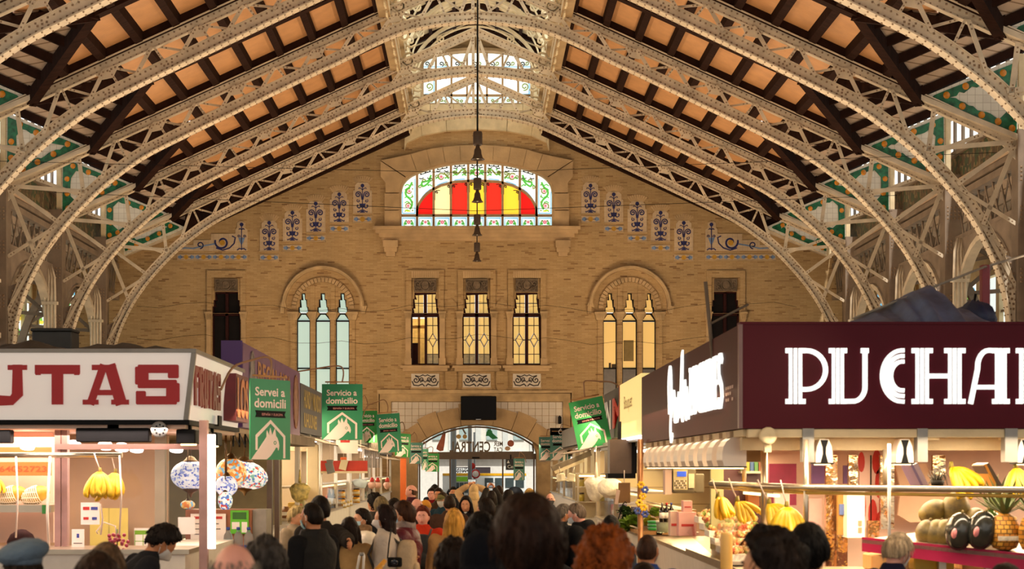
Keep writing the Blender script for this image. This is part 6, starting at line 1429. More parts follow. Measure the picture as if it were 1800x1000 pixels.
def side_lamp(y):
    base = Vector((RX+.02, y, zb-.30)); mb = MB()
    pr = [(-.085, 0), (-.1, .05), (-.1, .11), (-.088, .165), (-.06, .21), (-.015, .24), (.05, .248), (.09, .22), (.1, .12), (.1, 0)]; k_ = len(pr); mb.add([base+Vector((x, q, z)) for q in (-.15, .15) for x, z in pr], [tuple(range(k_)), tuple(range(2*k_-1, k_-1, -1))]+[(i, k_+i, k_+(i+1) % k_, (i+1) % k_) for i in range(k_)]); l = mb.build('lamp_housing', mat('white lamp housing', 'd8cabc', .35, var=.04), ms, world=True)
    mb = MB(); mb.box(base.x-.075, base.x+.1, y-.175, y+.175, base.z-.012, base.z); mb.build('black_rim', M_black, l, world=True); mb = MB(); mb.box(base.x-.055, base.x+.08, y-.14, y+.14, base.z-.022, base.z-.012); mb.build('lamp_strip', M_tubew, l, world=True)
    mb = MB(); mb.box(base.x-.03, base.x+.03, y-.1, y+.1, base.z+.24, zb-.01); mb.build('lamp_bracket', M_tan, l, world=True)
for k in range(11): side_lamp(12.64+k*.56)
mb = MB(); mb.lathe([(0, 0), (.07, 0), (.07, .04), (.05, .06), (0, .05)], 14, P(1349, 766, Yf-.02), 0, Matrix.Rotation(math.pi/2, 3, 'X')); mb.box(X_(1344, Yf), X_(1356, Yf), Yf, Yf+.05, Z_(795, Yf), Z_(775, Yf)); mb.build('alarm_bell', M_cream, ms, world=True)
# rails, poles, counter
mb = MB(); mb.tube([P(1250, 850, 13.6), P(1330, 854, 12.4), P(1420, 857, 11.85), P(1800, 861, 11.7), P(1900, 862, 11.7)], .026, 8); mb.build('rail', M_steel, ms, world=True)
mb = MB(); mb.tube([P(1250, 856, 13.62), P(1330, 861, 12.42), P(1420, 866, 11.87), P(1800, 872, 11.72), P(1900, 872, 11.7)], .014, 8); mb.build('rail', mat('brass lower rail', 'c9a24a', .35, .5), ms, world=True)
for px, py0, py1, Y, r, m in ((1417, 772, 1010, 11.9, .022, M_steel), (1343, 780, 950, 12.6, .028, M_steel), (1308, 770, 855, 13.2, .02, M_steel), (1563, 780, 1010, 11.75, .013, M_white), (1558, 790, 870, 12.0, .03, M_steel)):
    mb = MB(); mb.tube([P(px, py0, Y), P(px, py1, Y)], r, 8); mb.build('pole', m, ms, world=True)
part('counter', mat('maroon counter', '5a1426', .4), ms, (RX+.15, XR, Yf+.35, Yf+1.1, 0, .95)); part('counter_top', M_steel, ms, (RX+.1, XR, Yf+.3, Yf+1.15, .95, .99)); part('side_counter', M_white, ms, (RX+.1, RX+.8, Yf+1.1, 19, 0, .95)); part('side_counter_top', M_steel, ms, (RX+.05, RX+.85, Yf+1.1, 19, .95, .99))
a, b = P(1515, 948, 12.7), P(1850, 982, 11.6)
mb = MB(); d = (b-a); n_ = Vector((-d.y, d.x, 0)).normalized(); up = EZ
q = [a, b, b+n_*.6+EZ*.1, a+(b-a)*.25+n_*.5+EZ*.1]; mb.add(q+[p-EZ*.03 for p in q], [(0,1,2,3),(7,6,5,4),(0,4,5,1),(1,5,6,2),(2,6,7,3),(3,7,4,0)]); mb.build('fruit_shelf', mat('pale steel fruit shelf', 'a08c80', .35, .4), ms, world=True)
mb = MB(); mb.add([a+EZ*.02, b+EZ*.02, b-EZ*.14, a-EZ*.10]+[p+n_*.02 for p in (a+EZ*.02, b+EZ*.02, b-EZ*.14, a-EZ*.10)], [(0,3,2,1),(4,5,6,7),(0,1,5,4),(3,7,6,2),(0,4,7,3),(1,2,6,5)]); mb.build('shelf_front', mat('glossy crimson shelf front', '9a2448', .15, var=.1), ms, world=True)
mb = MB(); o_ = n_*-.02; mb.add([p+o_ for p in (a+EZ*.05, b+EZ*.06, b-EZ*.035, a-EZ*.03)], [(0,3,2,1)]); mb.build('ticket_rail', GL, ms, world=True)
for k in range(4): mb = MB(); c = a+(b-a)*(.1+.25*k)+n_*.3; mb.box(c.x-.03, c.x+.03, c.y-.03, c.y+.03, .99, c.z-.0); mb.build('shelf_leg', M_steel, ms, world=True)
for k, (px0, px1, m) in enumerate(((1530, 1600, M_wood), (1605, 1680, M_yellow_s), (1690, 1745, M_wood))):
    a_, b_ = P(px0, 1010, 12.6), P(px1, 975, 12.6); mb = MB(); mb.obox(((a_.x+b_.x)/2, 12.75, 1.06), (b_.x-a_.x-.02, .3, .13), None, 0, .01); mb.build('crate', m, ms, world=True)
# back of the stall: boards, appliances, foil, mural
M_foil = mat('crumpled foil mirror', 'd8b890', .12, .95, var=.3, sc=5, bump=.9, bsc=7)
def pbox(name, m, px0, py0, px1, py1, Y, th=.06, par=ms): a_ = P(px0, py1, Y); b_ = P(px1, py0, Y); return part(name, m, par, (a_.x, b_.x, Y, Y+th, a_.z, b_.z))
mb = MB(); l = [P(*p, 15.2) for p in ((1578, 905), (1583, 860), (1574, 815), (1628, 815), (1640, 850), (1668, 880), (1668, 915), (1600, 918))]; mb.prism([(p.x, p.z) for p in l], (0, 15.2, 0), EX, EZ, -EY, -.05, 0); mb.build('pale_board', mat('pale chopping board', 'd9b89c', .5, var=.05), ms, world=True)
for px0, px1, py0, py1, Y in ((1452, 1472, 800, 1000, 14.6), (1473, 1490, 870, 1000, 14.5), (1492, 1508, 800, 860, 14.7), (1526, 1546, 915, 1000, 14.4), (1548, 1572, 800, 930, 14.8), (1640, 1662, 800, 835, 15.1)): pbox('foil_panel', M_foil, px0, py0, px1, py1, Y)
pbox('magenta_panel', mat('magenta panel', '8a1848', .5), 1352, 815, 1400, 888, 15.2); pbox('violet_panel', mat('violet panel', '6a4888', .5), 1428, 815, 1460, 850, 15.1); pbox('violet_panel', mat('violet panel', '6a4888', .5), 1484, 818, 1500, 850, 15.1); pbox('pink_paper', mat('pink paper', 'e0b4b4', .6), 1421, 876, 1445, 925, 14.9); pbox('pink_paper', mat('pink paper', 'e0b4b4', .6), 1362, 868, 1388, 892, 14.8)
mu = pbox('mural', mat('mural ground', 'ecd0cc', .5, var=.03), 1511, 795, 1552, 928, 15.0, .04)
for x, y, rx, ry in ((1514, 812, 6, 18), (1541, 812, 8, 22), (1545, 850, 7, 26), (1516, 890, 6, 30), (1534, 905, 8, 28), (1546, 915, 6, 16)):
    mb = MB(); c = P(x, y, 15.0); mb.prism([(c.x+rx/177*math.cos(t*.524), c.z+ry/177*math.sin(t*.524)) for t in range(12)], (0, 15.0, 0), EX, EZ, -EY, 0, .006); mb.build('painted_tomato', mat('painted tomato red', 'c8322c', .5, var=.15), mu, world=True)
pbox('mural_seam', M_black, 1530, 800, 1532, 925, 14.99, .01)
ap = pbox('white_appliance', M_white, 1489, 856, 1520, 945, 14.3, .3); pbox('appliance_button', mat('grey button', '9a7a60', .5), 1509, 915, 1515, 924, 14.29, .01, ap); pbox('appliance_button', mat('grey button', '9a7a60', .5), 1509, 927, 1515, 936, 14.29, .01, ap)
pbox('soap_holder', mat('tan holder', 'a8803c', .5), 1473, 868, 1489, 940, 14.45); pbox('blue_gel', mat('blue gel pack', '5a70b0', .3), 1476, 886, 1484, 905, 14.42, .03)
dk = pbox('dark_cabinet', mat('wine red cabinet', '3c0e18', .4), 1258, 812, 1342, 1000, 14.9, .3); pbox('cabinet_shelf', M_steel, 1303, 828, 1342, 832, 14.7, .2); pbox('gold_label_box', mat('gold brown box', '9a5a24', .4, var=.2), 1315, 862, 1335, 890, 14.7, .15)
for k, c_ in enumerate(('3a5a30', '8a7a2a', '2a4a7a', '3a6a3a', '6a3a24')): pbox('carton', mat('carton %d' % k, c_, .5), 1304+k*7.5, 812, 1310+k*7.5, 828, 14.75, .1, dk)
pbox('green_grey_panel', mat('sage grey panel', '9a9468', .6, var=.06), 1250, 818, 1272, 965, 14.4)
cp = thing('cream_post', 'rounded cream bollard post standing at the stall corner below bananas', 'post', (X_(1277, 12.35), 12.35, 0)); mb = MB(); mb.lathe([(.05, 0), (.05, Z_(936, 12.35)-.02), (.045, Z_(936, 12.35)), (0, Z_(936, 12.35)+.004)], 16); mb.build('shaft', mat('cream pvc', 'd8aa5a', .4, var=.05), cp); mb = MB(); mb.lathe([(.08, 0), (.08, .02), (.05, .04)], 16); mb.build('foot_ring', M_steel, cp)
light('produce_stall_lamp', (4.2, 13.2, 2.0), 3.5, 1.2, 250, (1, .72, .42)); light('produce_stall_lamp', (2.6, 16.0, 2.0), .6, 5.5, 110, (1, .70, .36)); light('produce_front_lamp', (4.0, 11.75, 2.1), 3.4, .15, 70, (1, .78, .52))
# fruit
M_melon = mat('striped melon skin', '66561f', .5, var=.6, sc=14, stretch=(1, .15, 1)); M_water = mat('dark watermelon skin', '2a2a26', .14, var=.35, sc=5); M_pine = brick_mat('pineapple skin', [(0, 'b8741c'), (.5, 'd0902c'), (1, 'e0a83c')], '7a5214', .042, .034, .004, 'xz', .6, .8); M_pleaf = mat('pineapple leaf', '5c6a3c', .5, var=.3)
def oval(name, label, cat, px, py, Y, rx, ry, rz_, m, grp, tilt=(0, 0, 0), sticker=False, stem=False):
    c = P(px, py, Y); t = thing(name, label, cat, (c.x, c.y, c.z), 0, grp); t.rotation_euler = tilt
    mb = MB(); mb.ball((0, 0, 0), (rx, ry, rz_), 20, 14, 0, None, lambda d: 1+(.0 if cat == 'watermelon' else .014)*math.cos(10*math.atan2(d.y, d.x))); mb.build('skin', m, t)
    mb = MB(); mb.tube([(0, 0, rz_*.96), (.004, 0, rz_+.02)], [.014, .008], 6); mb.build('stem_stub', mat('dry stem', '6a5a2c', .7), t)
    if sticker: mb = MB(); mb.ball((-rx*.55, -ry*.72, -.0), (.03, .02, .045), 10, 6); mb.build('sticker', mat('pink sticker', 'e08a8a', .5), t)
    return t
HP = math.pi/2
oval('melon', 'green brown melon lying on top, tipped over with a yellow side', 'melon', 1642, 900, 12.75, 0.104, 0.102, 0.132, M_melon, 'melons on the maroon shelf', (0, 1.2, 0)); oval('melon', 'tall ribbed melon standing at the top of the heap', 'melon', 1680, 898, 12.7, 0.122, 0.120, 0.162, M_melon, 'melons on the maroon shelf')
oval('melon', 'melon at the left end of the lower row', 'melon', 1629, 936, 12.5, 0.091, 0.108, 0.108, M_melon, 'melons on the maroon shelf', (.2, .2, 0)); oval('melon', 'melon second in the lower row, behind another', 'melon', 1646, 938, 12.45, 0.098, 0.120, 0.120, M_melon, 'melons on the maroon shelf', (.2, .3, 0)); oval('melon', 'melon in the lower row touching the first watermelon', 'melon', 1661, 938, 12.4, 0.098, 0.120, 0.120, M_melon, 'melons on the maroon shelf', (.3, .2, 0))
oval('melon', 'green melon lying behind the two watermelons', 'melon', 1716, 914, 12.6, 0.104, 0.120, 0.096, M_melon, 'melons on the maroon shelf', (0, 1.3, 0))
oval('watermelon', 'dark glossy watermelon with pink sticker, next to the melons', 'watermelon', 1686, 934, 12.1, .11, .13, .155, M_water, 'watermelons on the maroon shelf', (.2, .1, 0), True); oval('watermelon', 'dark glossy watermelon with pink sticker, next to the pineapples', 'watermelon', 1726, 932, 12.0, .12, .13, .158, M_water, 'watermelons on the maroon shelf', (.2, .15, 0), True); oval('watermelon', 'green watermelon half hidden between watermelon and pineapple', 'watermelon', 1742, 925, 12.35, .1, .12, .14, mat('green watermelon skin', '3a5a24', .2, var=.4, sc=8), 'watermelons on the maroon shelf', (.1, -.2, 0))
def pineapple(label, px, py, Y, h=.29):
    c = P(px, py, Y); t = thing('pineapple', label, 'pineapple', (c.x, c.y, c.z), 0, 'pineapples on the maroon shelf'); rg = random.Random(int(px))
    mb = MB(); mb.lathe([(.04, 0), (.09, .02), (.118, h*.3), (.118, h*.6), (.09, h*.9), (.04, h)], 16); mb.build('fruit', M_pine, t)
    mb = MB(); mb.box(-.09, .09, -.124, -.105, h*.28, h*.4); mb.build('paper_band', mat('printed paper band', 'e8dcc0', .6, var=.3, sc=30), t)
    for k in range(26):
        a = k*2.4; e = .25+.9*(k/26); L_ = .18+.19*(k/26); d = Vector((math.cos(a)*math.cos(e), math.sin(a)*math.cos(e), math.sin(e))); s_ = Vector((-math.sin(a), math.cos(a), 0)); b = Vector((0, 0, h-.01)); m_ = b+d*L_*.55+EZ*.02; tp_ = b+d*L_+EZ*(.0 if k > 14 else .03)
        mb = MB(); mb.add([b-s_*.017, b+s_*.017, m_+s_*.016, m_-s_*.016, tp_, m_+d.cross(s_)*.006], [(0, 1, 5), (1, 2, 5), (2, 4, 5), (4, 3, 5), (3, 0, 5), (0, 3, 2, 1), (2, 3, 4)]); mb.build('leaf', M_pleaf, t)
pineapple('pineapple in the middle, with a printed paper band', 1766, 967, 11.95); pineapple('pineapple at the edge of picture on the maroon shelf', 1818, 970, 11.8); pineapple('pineapple standing behind the banded one, mostly hidden', 1748, 958, 12.5)
# bananas on strings and on the upper rail
bg = 'bananas hanging at the maroon stall'
bunch('hanging banana bunch farthest along the aisle, seen end-on and bruised', at(1262, 874, 13.2), 10, .25, 1.0, .9, (-.1, .16), group=bg); bunch('hanging banana bunch second along the aisle, small with pale tips', at(1296, 882, 12.8), 7, .24, 1.0, .3, (-.08, .2), group=bg, flat=True); bunch('hanging banana bunch fanning out to the picture right, above the dark head', at(1352, 886, 12.3), 9, .29, 1.1, .2, (-.1, .2), group=bg, flat=True); bunch('largest hanging banana bunch, in front of the steel pole', at(1383, 892, 12.0), 13, .34, 1.2, .0, (-.05, .22), group=bg)
bunch('banana bunch lying on the steel rail above the melons', at(1672, 822, 12.2), 10, .33, .9, .5, group='bananas on the upper rail', flat=True); bunch('banana bunch lying on the steel rail at picture edge', at(1785, 824, 12.1), 8, .3, .8, 0, group='bananas on the upper rail')
for k, (px, l) in enumerate(((1610, 'slanted grey lavender board behind the melons'), (1738, 'slanted dark board with an amber face behind the bananas'))):
    t = thing('slanted_board', l, 'board', at(px+10, 858, 12.6)); mb = MB(); mb.bar((0, 0, 0), (-.1 if k == 0 else -.12, 0, .2), .05, .3, 0, EY); mb.build('board', mat('lavender board' if k == 0 else 'dark board', '8a7480' if k == 0 else '3a2a1c', .4), t); mb = MB(); mb.bar((-.03, -.005, 0), (-.13, -.005, .2), .02, .3, 0, EY); mb.build('edge', mat('violet edge' if k == 0 else 'amber edge', '5a4468' if k == 0 else 'b0761c', .4), t)
hp = thing('hanging_plant', 'dark spiky plant hanging behind the bananas', 'plant', at(1648, 850, 12.9)); rg = random.Random(9)
for k in range(40):
    a = rg.uniform(0, 6.3); r = rg.uniform(.05, .14); mb = MB(); mb.tube([(0, 0, 0), (r*.6*math.cos(a), r*.3*math.sin(a), rg.uniform(.0, .12)), (r*math.cos(a), r*.5*math.sin(a), rg.uniform(-.05, .12))], [.006, .005, .001], 4); mb.build('leaf', mat('dark leaf', '2a2418', .6), hp)
mb = MB(); mb.lathe([(0, -.02), (.05, -.02), (.06, .03), (0, .03)], 10); mb.build('pot', M_black, hp)

# counter goods on the aisle side of the maroon stall
wsx = thing('weighing_scale', 'grey shop scale with blue screen hanging over the counter', 'scale', at(1203, 866, 15.9)); M_sc = mat('olive grey scale body', '6c6450', .45, var=.05)
mb = MB(); mb.obox((0, .1, .13), (.25, .16, .27), None, 0, .02); mb.build('body', M_sc, wsx); mb = MB(); mb.box(-.115, .035, .008, .02, .03, .24); mb.build('front_panel', mat('cream keypad panel', 'cdbf8e', .5), wsx); mb = MB(); mb.box(-.075, .02, .0, .01, .17, .225); mb.build('screen', mat('lit blue screen', '2a52c8', .3, var=0, emit=.8), wsx)
for r in range(4):
    for c_ in range(8): mb = MB(); mb.box(-.105+c_*.0165, -.105+c_*.0165+.011, .002, .01, .045+r*.024, .06+r*.024); mb.build('key', M_ink if (r+c_) % 3 else M_paper, wsx)
mb = MB(); mb.box(.045, .105, .0, .02, .05, .2); mb.build('printer', mat('pale printer cover', 'd8cfae', .5), wsx); mb = MB(); mb.obox((.17, .12, .1), (.1, .1, .2), None, 0, .01); mb.build('side_unit', M_sc, wsx); mb = MB(); mb.box(-.2, -.13, .02, .2, -.02, .24); mb.build('side_cover', M_pinkw, wsx); mb = MB(); mb.box(-.03, .03, .1, .16, .27, .5); mb.build('hanger', M_steel, wsx)
def bottle(label, px, py, Y, h, r, m, capm, grp, z=None):
    c = P(px, py, Y); t = thing('bottle', label, 'bottle', (c.x, c.y, z if z is not None else c.z), 0, grp); mb = MB(); mb.lathe([(0, 0), (r, 0), (r, h*.58), (r*.8, h*.68), (r*.35, h*.78), (r*.33, h*.95), (0, h*.95)], 12); mb.build('glass', m, t); mb = MB(); mb.lathe([(r*.38, h*.88), (r*.38, h), (0, h)], 10); mb.build('cap', capm, t); mb = MB(); mb.lathe([(r*1.02, h*.2), (r*1.02, h*.5)], 12); mb.build('label', M_paper, t); return t
M_dkb = mat('dark bottle glass', '17120e', .1, var=.1); M_oil = mat('green oil bottle', '2c3418', .12, var=.1)
for px, l, cm in ((1164, 'slim dark bottle by the tile wall, grey capped', M_grey), (1172, 'dark wine bottle with red cap by the tile wall', M_redi), (1180, 'dark wine bottle with blue cap by the tile wall', M_bluei)): bottle(l, px, 918, 16.9, .22, .032, M_dkb, cm, 'bottles on the maroon stall counter')
for name, l, px0, py0, px1, py1, Y, m in (('box', 'tall tan carton among pink boxes on counter', 1178, 898, 1192, 942, 15.5, M_pinkw), ('box', 'large pink box with red band on counter', 1193, 900, 1224, 942, 15.3, mat('pink carton', 'e0a8a0', .6, var=.05)), ('box', 'small pink box standing on top of the larger pink one', 1201, 880, 1217, 900, 15.32, mat('pink carton', 'e0a8a0', .6, var=.05))):
    a_, b_ = P(px0, py1, Y), P(px1, py0, Y); t = thing(name, l, 'box', ((a_.x+b_.x)/2, Y, a_.z)); mb = MB(); mb.obox((0, .08, (b_.z-a_.z)/2), (b_.x-a_.x, .16, b_.z-a_.z), None, 0, .004); mb.build('carton', m, t); mb = MB(); w = (b_.x-a_.x)*.35; mb.box(-w, w, -.004, 0, (b_.z-a_.z)*.4, (b_.z-a_.z)*.5); mb.build('printed_band', M_redi, t)
cc = thing('chilled_case', 'slanted glass food case full of prepared salads at maroon stall', 'display case', (2.5, 14.2, 1.0)); M_food = speck_mat('mixed prepared food', ['c8a060', 'd8b878', 'a8642c', '7a8a3c', 'e0c89c', 'b84a2c'], 26, .4)
mb = MB(); mb.box(-.36, .3, -1.0, 1.2, 0, .03); mb.build('base', M_steel, cc)
for k in range(6): 
    y = -.85+k*.34; mb = MB(); zk = .03+k*.055; mb.box(-.3, .25, y-.15, y+.15, zk, zk+.06); tray = mb.build('tray', M_white, cc); mb = MB(); rg = random.Random(k); 
    for q in range(60): mb.ball((rg.uniform(-.27, .22), y+rg.uniform(-.13, .13), zk+.06+rg.uniform(0, .05)), rg.uniform(.02, .035), 6, 4)
    mb.build('food', M_food, tray, kind='stuff')
mb = MB(); quad_slab(mb, [(-.36, -1.0, .03), (-.36, 1.2, .2), (-.05, 1.2, .56), (-.05, -1.0, .42)], .006); mb.build('slanted_glass', GL, cc); mb = MB(); mb.box(.1, .3, -1, 1.2, .62, .64); mb.build('top_shelf', M_steel, cc); mb = MB(); mb.box(.14, .18, -.9, 1.1, .59, .615); mb.build('case_tube', M_tubew, cc)
# vegetable counter
M_let = mat('lettuce leaf', '7a9a2c', .5, var=.45, sc=9); M_let2 = mat('dark herb leaf', '35561e', .5, var=.4, sc=9)
rg = random.Random(12)
def leafy(label, px, py, Y, r, m, grp):
    c = P(px, py, Y); t = thing('lettuce', label, 'lettuce', (c.x, c.y, c.z), 0, grp)
    for k in range(16):
        a = k*2.4; e = .2+1.2*k/16; d = Vector((math.cos(a)*math.cos(e), math.sin(a)*math.cos(e), math.sin(e))); s_ = Vector((-math.sin(a), math.cos(a), 0)); mb = MB(); b = Vector((0, 0, 0)); q = []
        for i in range(4):
            tt = (i+1)/4; w = r*.5*math.sin(math.pi*min(1, tt*.8+.1)); p_ = d*r*tt+EZ*r*.25*tt*(1-tt)*2; q += [p_-s_*w+EZ*rg.uniform(-.015, .015), p_+d*.01, p_+s_*w+EZ*rg.uniform(-.015, .015)]
        vs = [b]+q; fs = [(0, 1, 2), (0, 2, 3)]
        for i in range(3):
            o_ = 1+3*i; fs += [(o_, o_+3, o_+4, o_+1), (o_+1, o_+4, o_+5, o_+2)]
        mb.add(vs, fs, 0, True); mb.build('leaf', m, t)
for k, (px, py, Y, r, m, l) in enumerate(((1092, 938, 20.6, .2, M_let, 'lettuce head behind the copper curls'), (1113, 930, 20.4, .2, M_let, 'lettuce head left of flowered pole'), (1104, 916, 21.4, .15, M_let2, 'dark herb bunch in the back row of vegetables'), (1124, 912, 20.8, .16, M_let2, 'dark herb bunch beside the flowered pole'), (1143, 926, 19.8, .15, mat('yellow green vegetable', 'b0b02c', .5, var=.3), 'yellow green vegetable right of flowered pole'), (1098, 905, 22, .14, M_let2, 'dark herbs under the hanging hook'), (1152, 908, 19.2, .12, M_let, 'green herbs above the plastic tub'))): leafy(l, px, py, Y, r, m, 'vegetables on the counter')
vt = thing('vegetable_shelf', 'wooden stepped vegetable shelf under the beige tiles', 'shelf', (2.5, 21, .99)); 
for k in range(3): mb = MB(); mb.box(-.4+.22*k, -.1+.22*k, -1.6, 1.2, 0, .04+.14*k); mb.build('step', M_wood, vt)
for k in range(3): mb = MB(); mb.tube([(-.42+.22*k, -1.6, .08+.14*k), (-.42+.22*k, 1.2, .08+.14*k)], .012, 6); mb.build('rail', M_steel, vt)
tb = thing('tub', 'green stack of plastic tubs on counter near the wine bottles', 'tub', at(1152, 932, 18.3))
for k in range(3): mb = MB(); mb.lathe([(0, k*.04), (.09, k*.04), (.1, k*.04+.035), (.09, k*.04+.035), (0, k*.04+.01)], 14); mb.build('tub', mat('green plastic', '2c8a3c', .3), tb)
tb = thing('tub', 'clear plastic tub on counter beside the green stack', 'tub', at(1168, 936, 17.8)); mb = MB(); mb.lathe([(0, 0), (.09, 0), (.1, .13), (.095, .13), (.085, .01), (0, .01)], 16); mb.build('bowl', mat('clear plastic', 'cfd8c8', .1, trans=.8, var=0), tb); mb = MB(); mb.lathe([(.103, .12), (.103, .14), (0, .145)], 16); mb.build('lid', mat('cloudy lid', 'dfe0d0', .3), tb)
fp = thing('support_pole', 'worn metal pole with yellow and blue paper flowers', 'pole', (X_(1126, 18.6), 18.6, 0)); mb = MB(); mb.lathe([(.09, 0), (.09, .03), (.035, .05), (.035, 2.2), (0, 2.2)], 12); mb.build('shaft', mat('worn copper pole', 'a8744c', .4, .5, var=.3), fp)
for k, (dz, dx, c_) in enumerate(((1.5, .02, 'd8a81c'), (1.42, -.02, 'e0b83c'), (1.36, .03, 'd8a81c'), (1.58, .05, '3a4a9a'), (1.32, -.04, '3a4a8a'), (1.28, .05, '3a4a9a'), (1.64, .0, 'd8a81c'))):
    mb = MB()
    for q in range(6): a = q*1.047; mb.ball((dx+.03*math.cos(a), -.045, dz+.03*math.sin(a)), (.02, .008, .02), 6, 4)
    mb.build('paper_flower', mat('flower '+c_, c_, .6), fp)
hk = thing('hook_pole', 'thin dark hook pole leaning at the cheese counter', 'hook', at(1082, 908, 20.2)); mb = MB(); mb.tube([(0, 0, -.15), (.1, 0, .17), (.13, 0, .2), (.15, 0, .18)], .008, 6); mb.build('rod', M_black, hk); mb = MB(); mb.ball((0, 0, -.16), .015, 8, 6); mb.build('knob', M_black, hk)
cbx = thing('cardboard_box', 'brown cardboard tag board hanging under the dark screen box', 'box', at(1098, 884, 20.8)); mb = MB(); mb.obox((0, .05, .14), (.16, .08, .28), None, 0, .005); mb.build('carton', mat('brown cardboard', '8a6238', .7, var=.1), cbx); mb = MB(); mb.tube([(0, .05, .28), (.0, .05, .45)], .006, 5); mb.build('string', M_string, cbx); mb = MB(); mb.obox((-.1, .02, .08), (.05, .03, .2), Matrix.Rotation(.15, 3, 'Y'), 0, .005); mb.build('paper_strip', M_pinkw, cbx)
def bag(label, px, py, Y, w, h, m, grp, name='hanging_bag', cat='bag', ztop=None):
    c = P(px, py, Y); t = thing(name, label, cat, (c.x, c.y, c.z), 0, grp); rg = random.Random(int(px*7)); sd_ = rg.uniform(0, 50)
    mb = MB(); mb.ball((0, 0, 0), (w, w*.6, h), 18, 14, 0, None, lambda d: (1-.72*max(0, d.z)**.8)*(1+.3*noise.noise(Vector((d.x*2.2+sd_, d.y*2.2, d.z*1.5))))*(1+.09*math.sin(9*math.atan2(d.y, d.x))*max(0, d.z+.3))); mb.build('bag_body', m, t)
    mb = MB(); mb.tube([(0, 0, h*.35), (.0, 0, h*1.25)], [w*.16, w*.05], 7); mb.build('bag_neck', m, t); mb = MB(); mb.tube([(0, 0, h*1.2), (0, 0, max(h*1.2+.1, 2.2-c.z))], .006, 5); mb.build('string', M_string, t); return t
M_bagw = mat('white plastic bag', 'efe4cf', .3, var=.12, sc=6, bump=.9, bsc=14)
bag('white plastic bag hanging at the bright counter, nearer the entrance', 1048, 848, 24.0, .2, .26, M_bagw, 'white bags over the bright counter'); bag('white plastic bag hanging at the bright counter, beside cardboard', 1073, 850, 23.3, .19, .25, M_bagw, 'white bags over the bright counter')
bag('yellow printed bag hanging in the lit window after the lamp stall', 527, 858, 24.6, .17, .24, mat('yellow printed bag', 'e6cf7c', .4, var=.4, sc=14, bump=.8, bsc=12), 'bag'); bag('white feathery bundle hanging over glass counter, left row', 633, 846, 36.2, .19, .17, mat('pale blue white bundle', 'd4e0e0', .6, var=.1), 'bundle')
for k, px in enumerate((654, 664, 681)): bag(('wrapped ham with red top nearest the jars', 'wrapped ham with red top in the middle of three', 'wrapped ham with red top nearest the orange pillar')[k], px, 850, 38.5+k*.3, .1, .13, mat('pink wrapped ham', 'd8a890', .5, var=.2), 'wrapped hams', 'wrapped_ham', 'ham'); t_ = bpy.data.objects[-1] if False else None
hams = [o for o in bpy.data.objects if o.name.startswith('wrapped_ham')]
for o in hams: mb = MB(); mb.lathe([(.05, .05), (.06, .09), (.03, .15), (0, .16)], 10); mb.build('red_top', mat('red wrapper', 'c02a1c', .5), o)
op = thing('pillar', 'bright orange pillar at the ham stall', 'pillar', (X_(709, 40.5), 40.5, 0)); mb = MB(); mb.obox((0, 0, 1.05), (.16, .14, 2.1), None, 0, .01); mb.build('shaft', mat('bright orange paint', 'd8661c', .5, var=.05), op); mb = MB(); mb.obox((0, 0, .05), (.2, .18, .1), None, 0, .01); mb.build('base', M_grey, op)
M_jar = mat('amber jar contents', 'd89a24', .15, var=.25, sc=16); M_lid = mat('dark jar lid', '3a2418', .4)
def jar(label, px, Y, z, r, h, grp):
    t = thing('jar', label, 'jar', (X_(px, Y), Y, z), 0, grp); mb = MB(); mb.lathe([(0, 0), (r, 0), (r, h*.75), (r*.85, h*.85), (0, h*.85)], 14); mb.build('jar_glass', M_jar, t); mb = MB(); mb.lathe([(r*.9, h*.82), (r*.9, h), (0, h)], 14); mb.build('lid', M_lid, t); mb = MB(); mb.lathe([(r*1.02, h*.2), (r*1.02, h*.55)], 14); mb.build('label', mat('jar label', 'd8c89c', .6, var=.2), t)
for l, px, z in (('lower amber jar of the stack beside dark bottles', 600.5, .99), ('upper amber jar of the stack beside dark bottles', 600.5, 1.17), ('lower amber jar of the stack farther from dark bottles', 626.5, .99), ('upper amber jar of the stack farther from dark bottles', 626.5, 1.17)): jar(l, px, 34.2 if px < 610 else 36.9, z, .085, .175, 'amber jars on the left counter')
bottle('tall dark bottle next to the amber jars', 586, 895, 32.2, .42, .045, M_dkb, M_black, 'bottles by the jars', .99); bottle('tall green bottle with long red cap by the jars', 579, 895, 31.6, .46, .045, M_oil, M_redi, 'bottles by the jars', .99)
for k, px in enumerate((571, 574, 606, 612, 617)): bottle(('small clear sauce bottle left of the red capped one', 'second small sauce bottle left of red capped one', 'small white bottle between the jar stacks, first', 'small white bottle between the jar stacks, middle', 'small white bottle between the jar stacks, last')[k], px, 895, 30.4+k*.9, .16, .035, mat('yellow sauce', 'd8b86a', .3, var=.2), M_paper, 'small sauce bottles', .99)
wc = thing('hanging_card', 'large white card hanging under the facing green flag', 'card', at(610, 797, 27.5)); mb = MB(); mb.box(-.2, .2, 0, .01, 0, .24); mb.build('card', M_paper, wc); mb = MB(); mb.box(-.12, .05, -.003, 0, .2, .24); mb.build('red_print', M_redi, wc); mb = MB(); mb.box(-.01, .01, 0, .01, .24, .5); mb.build('string', M_string, wc)
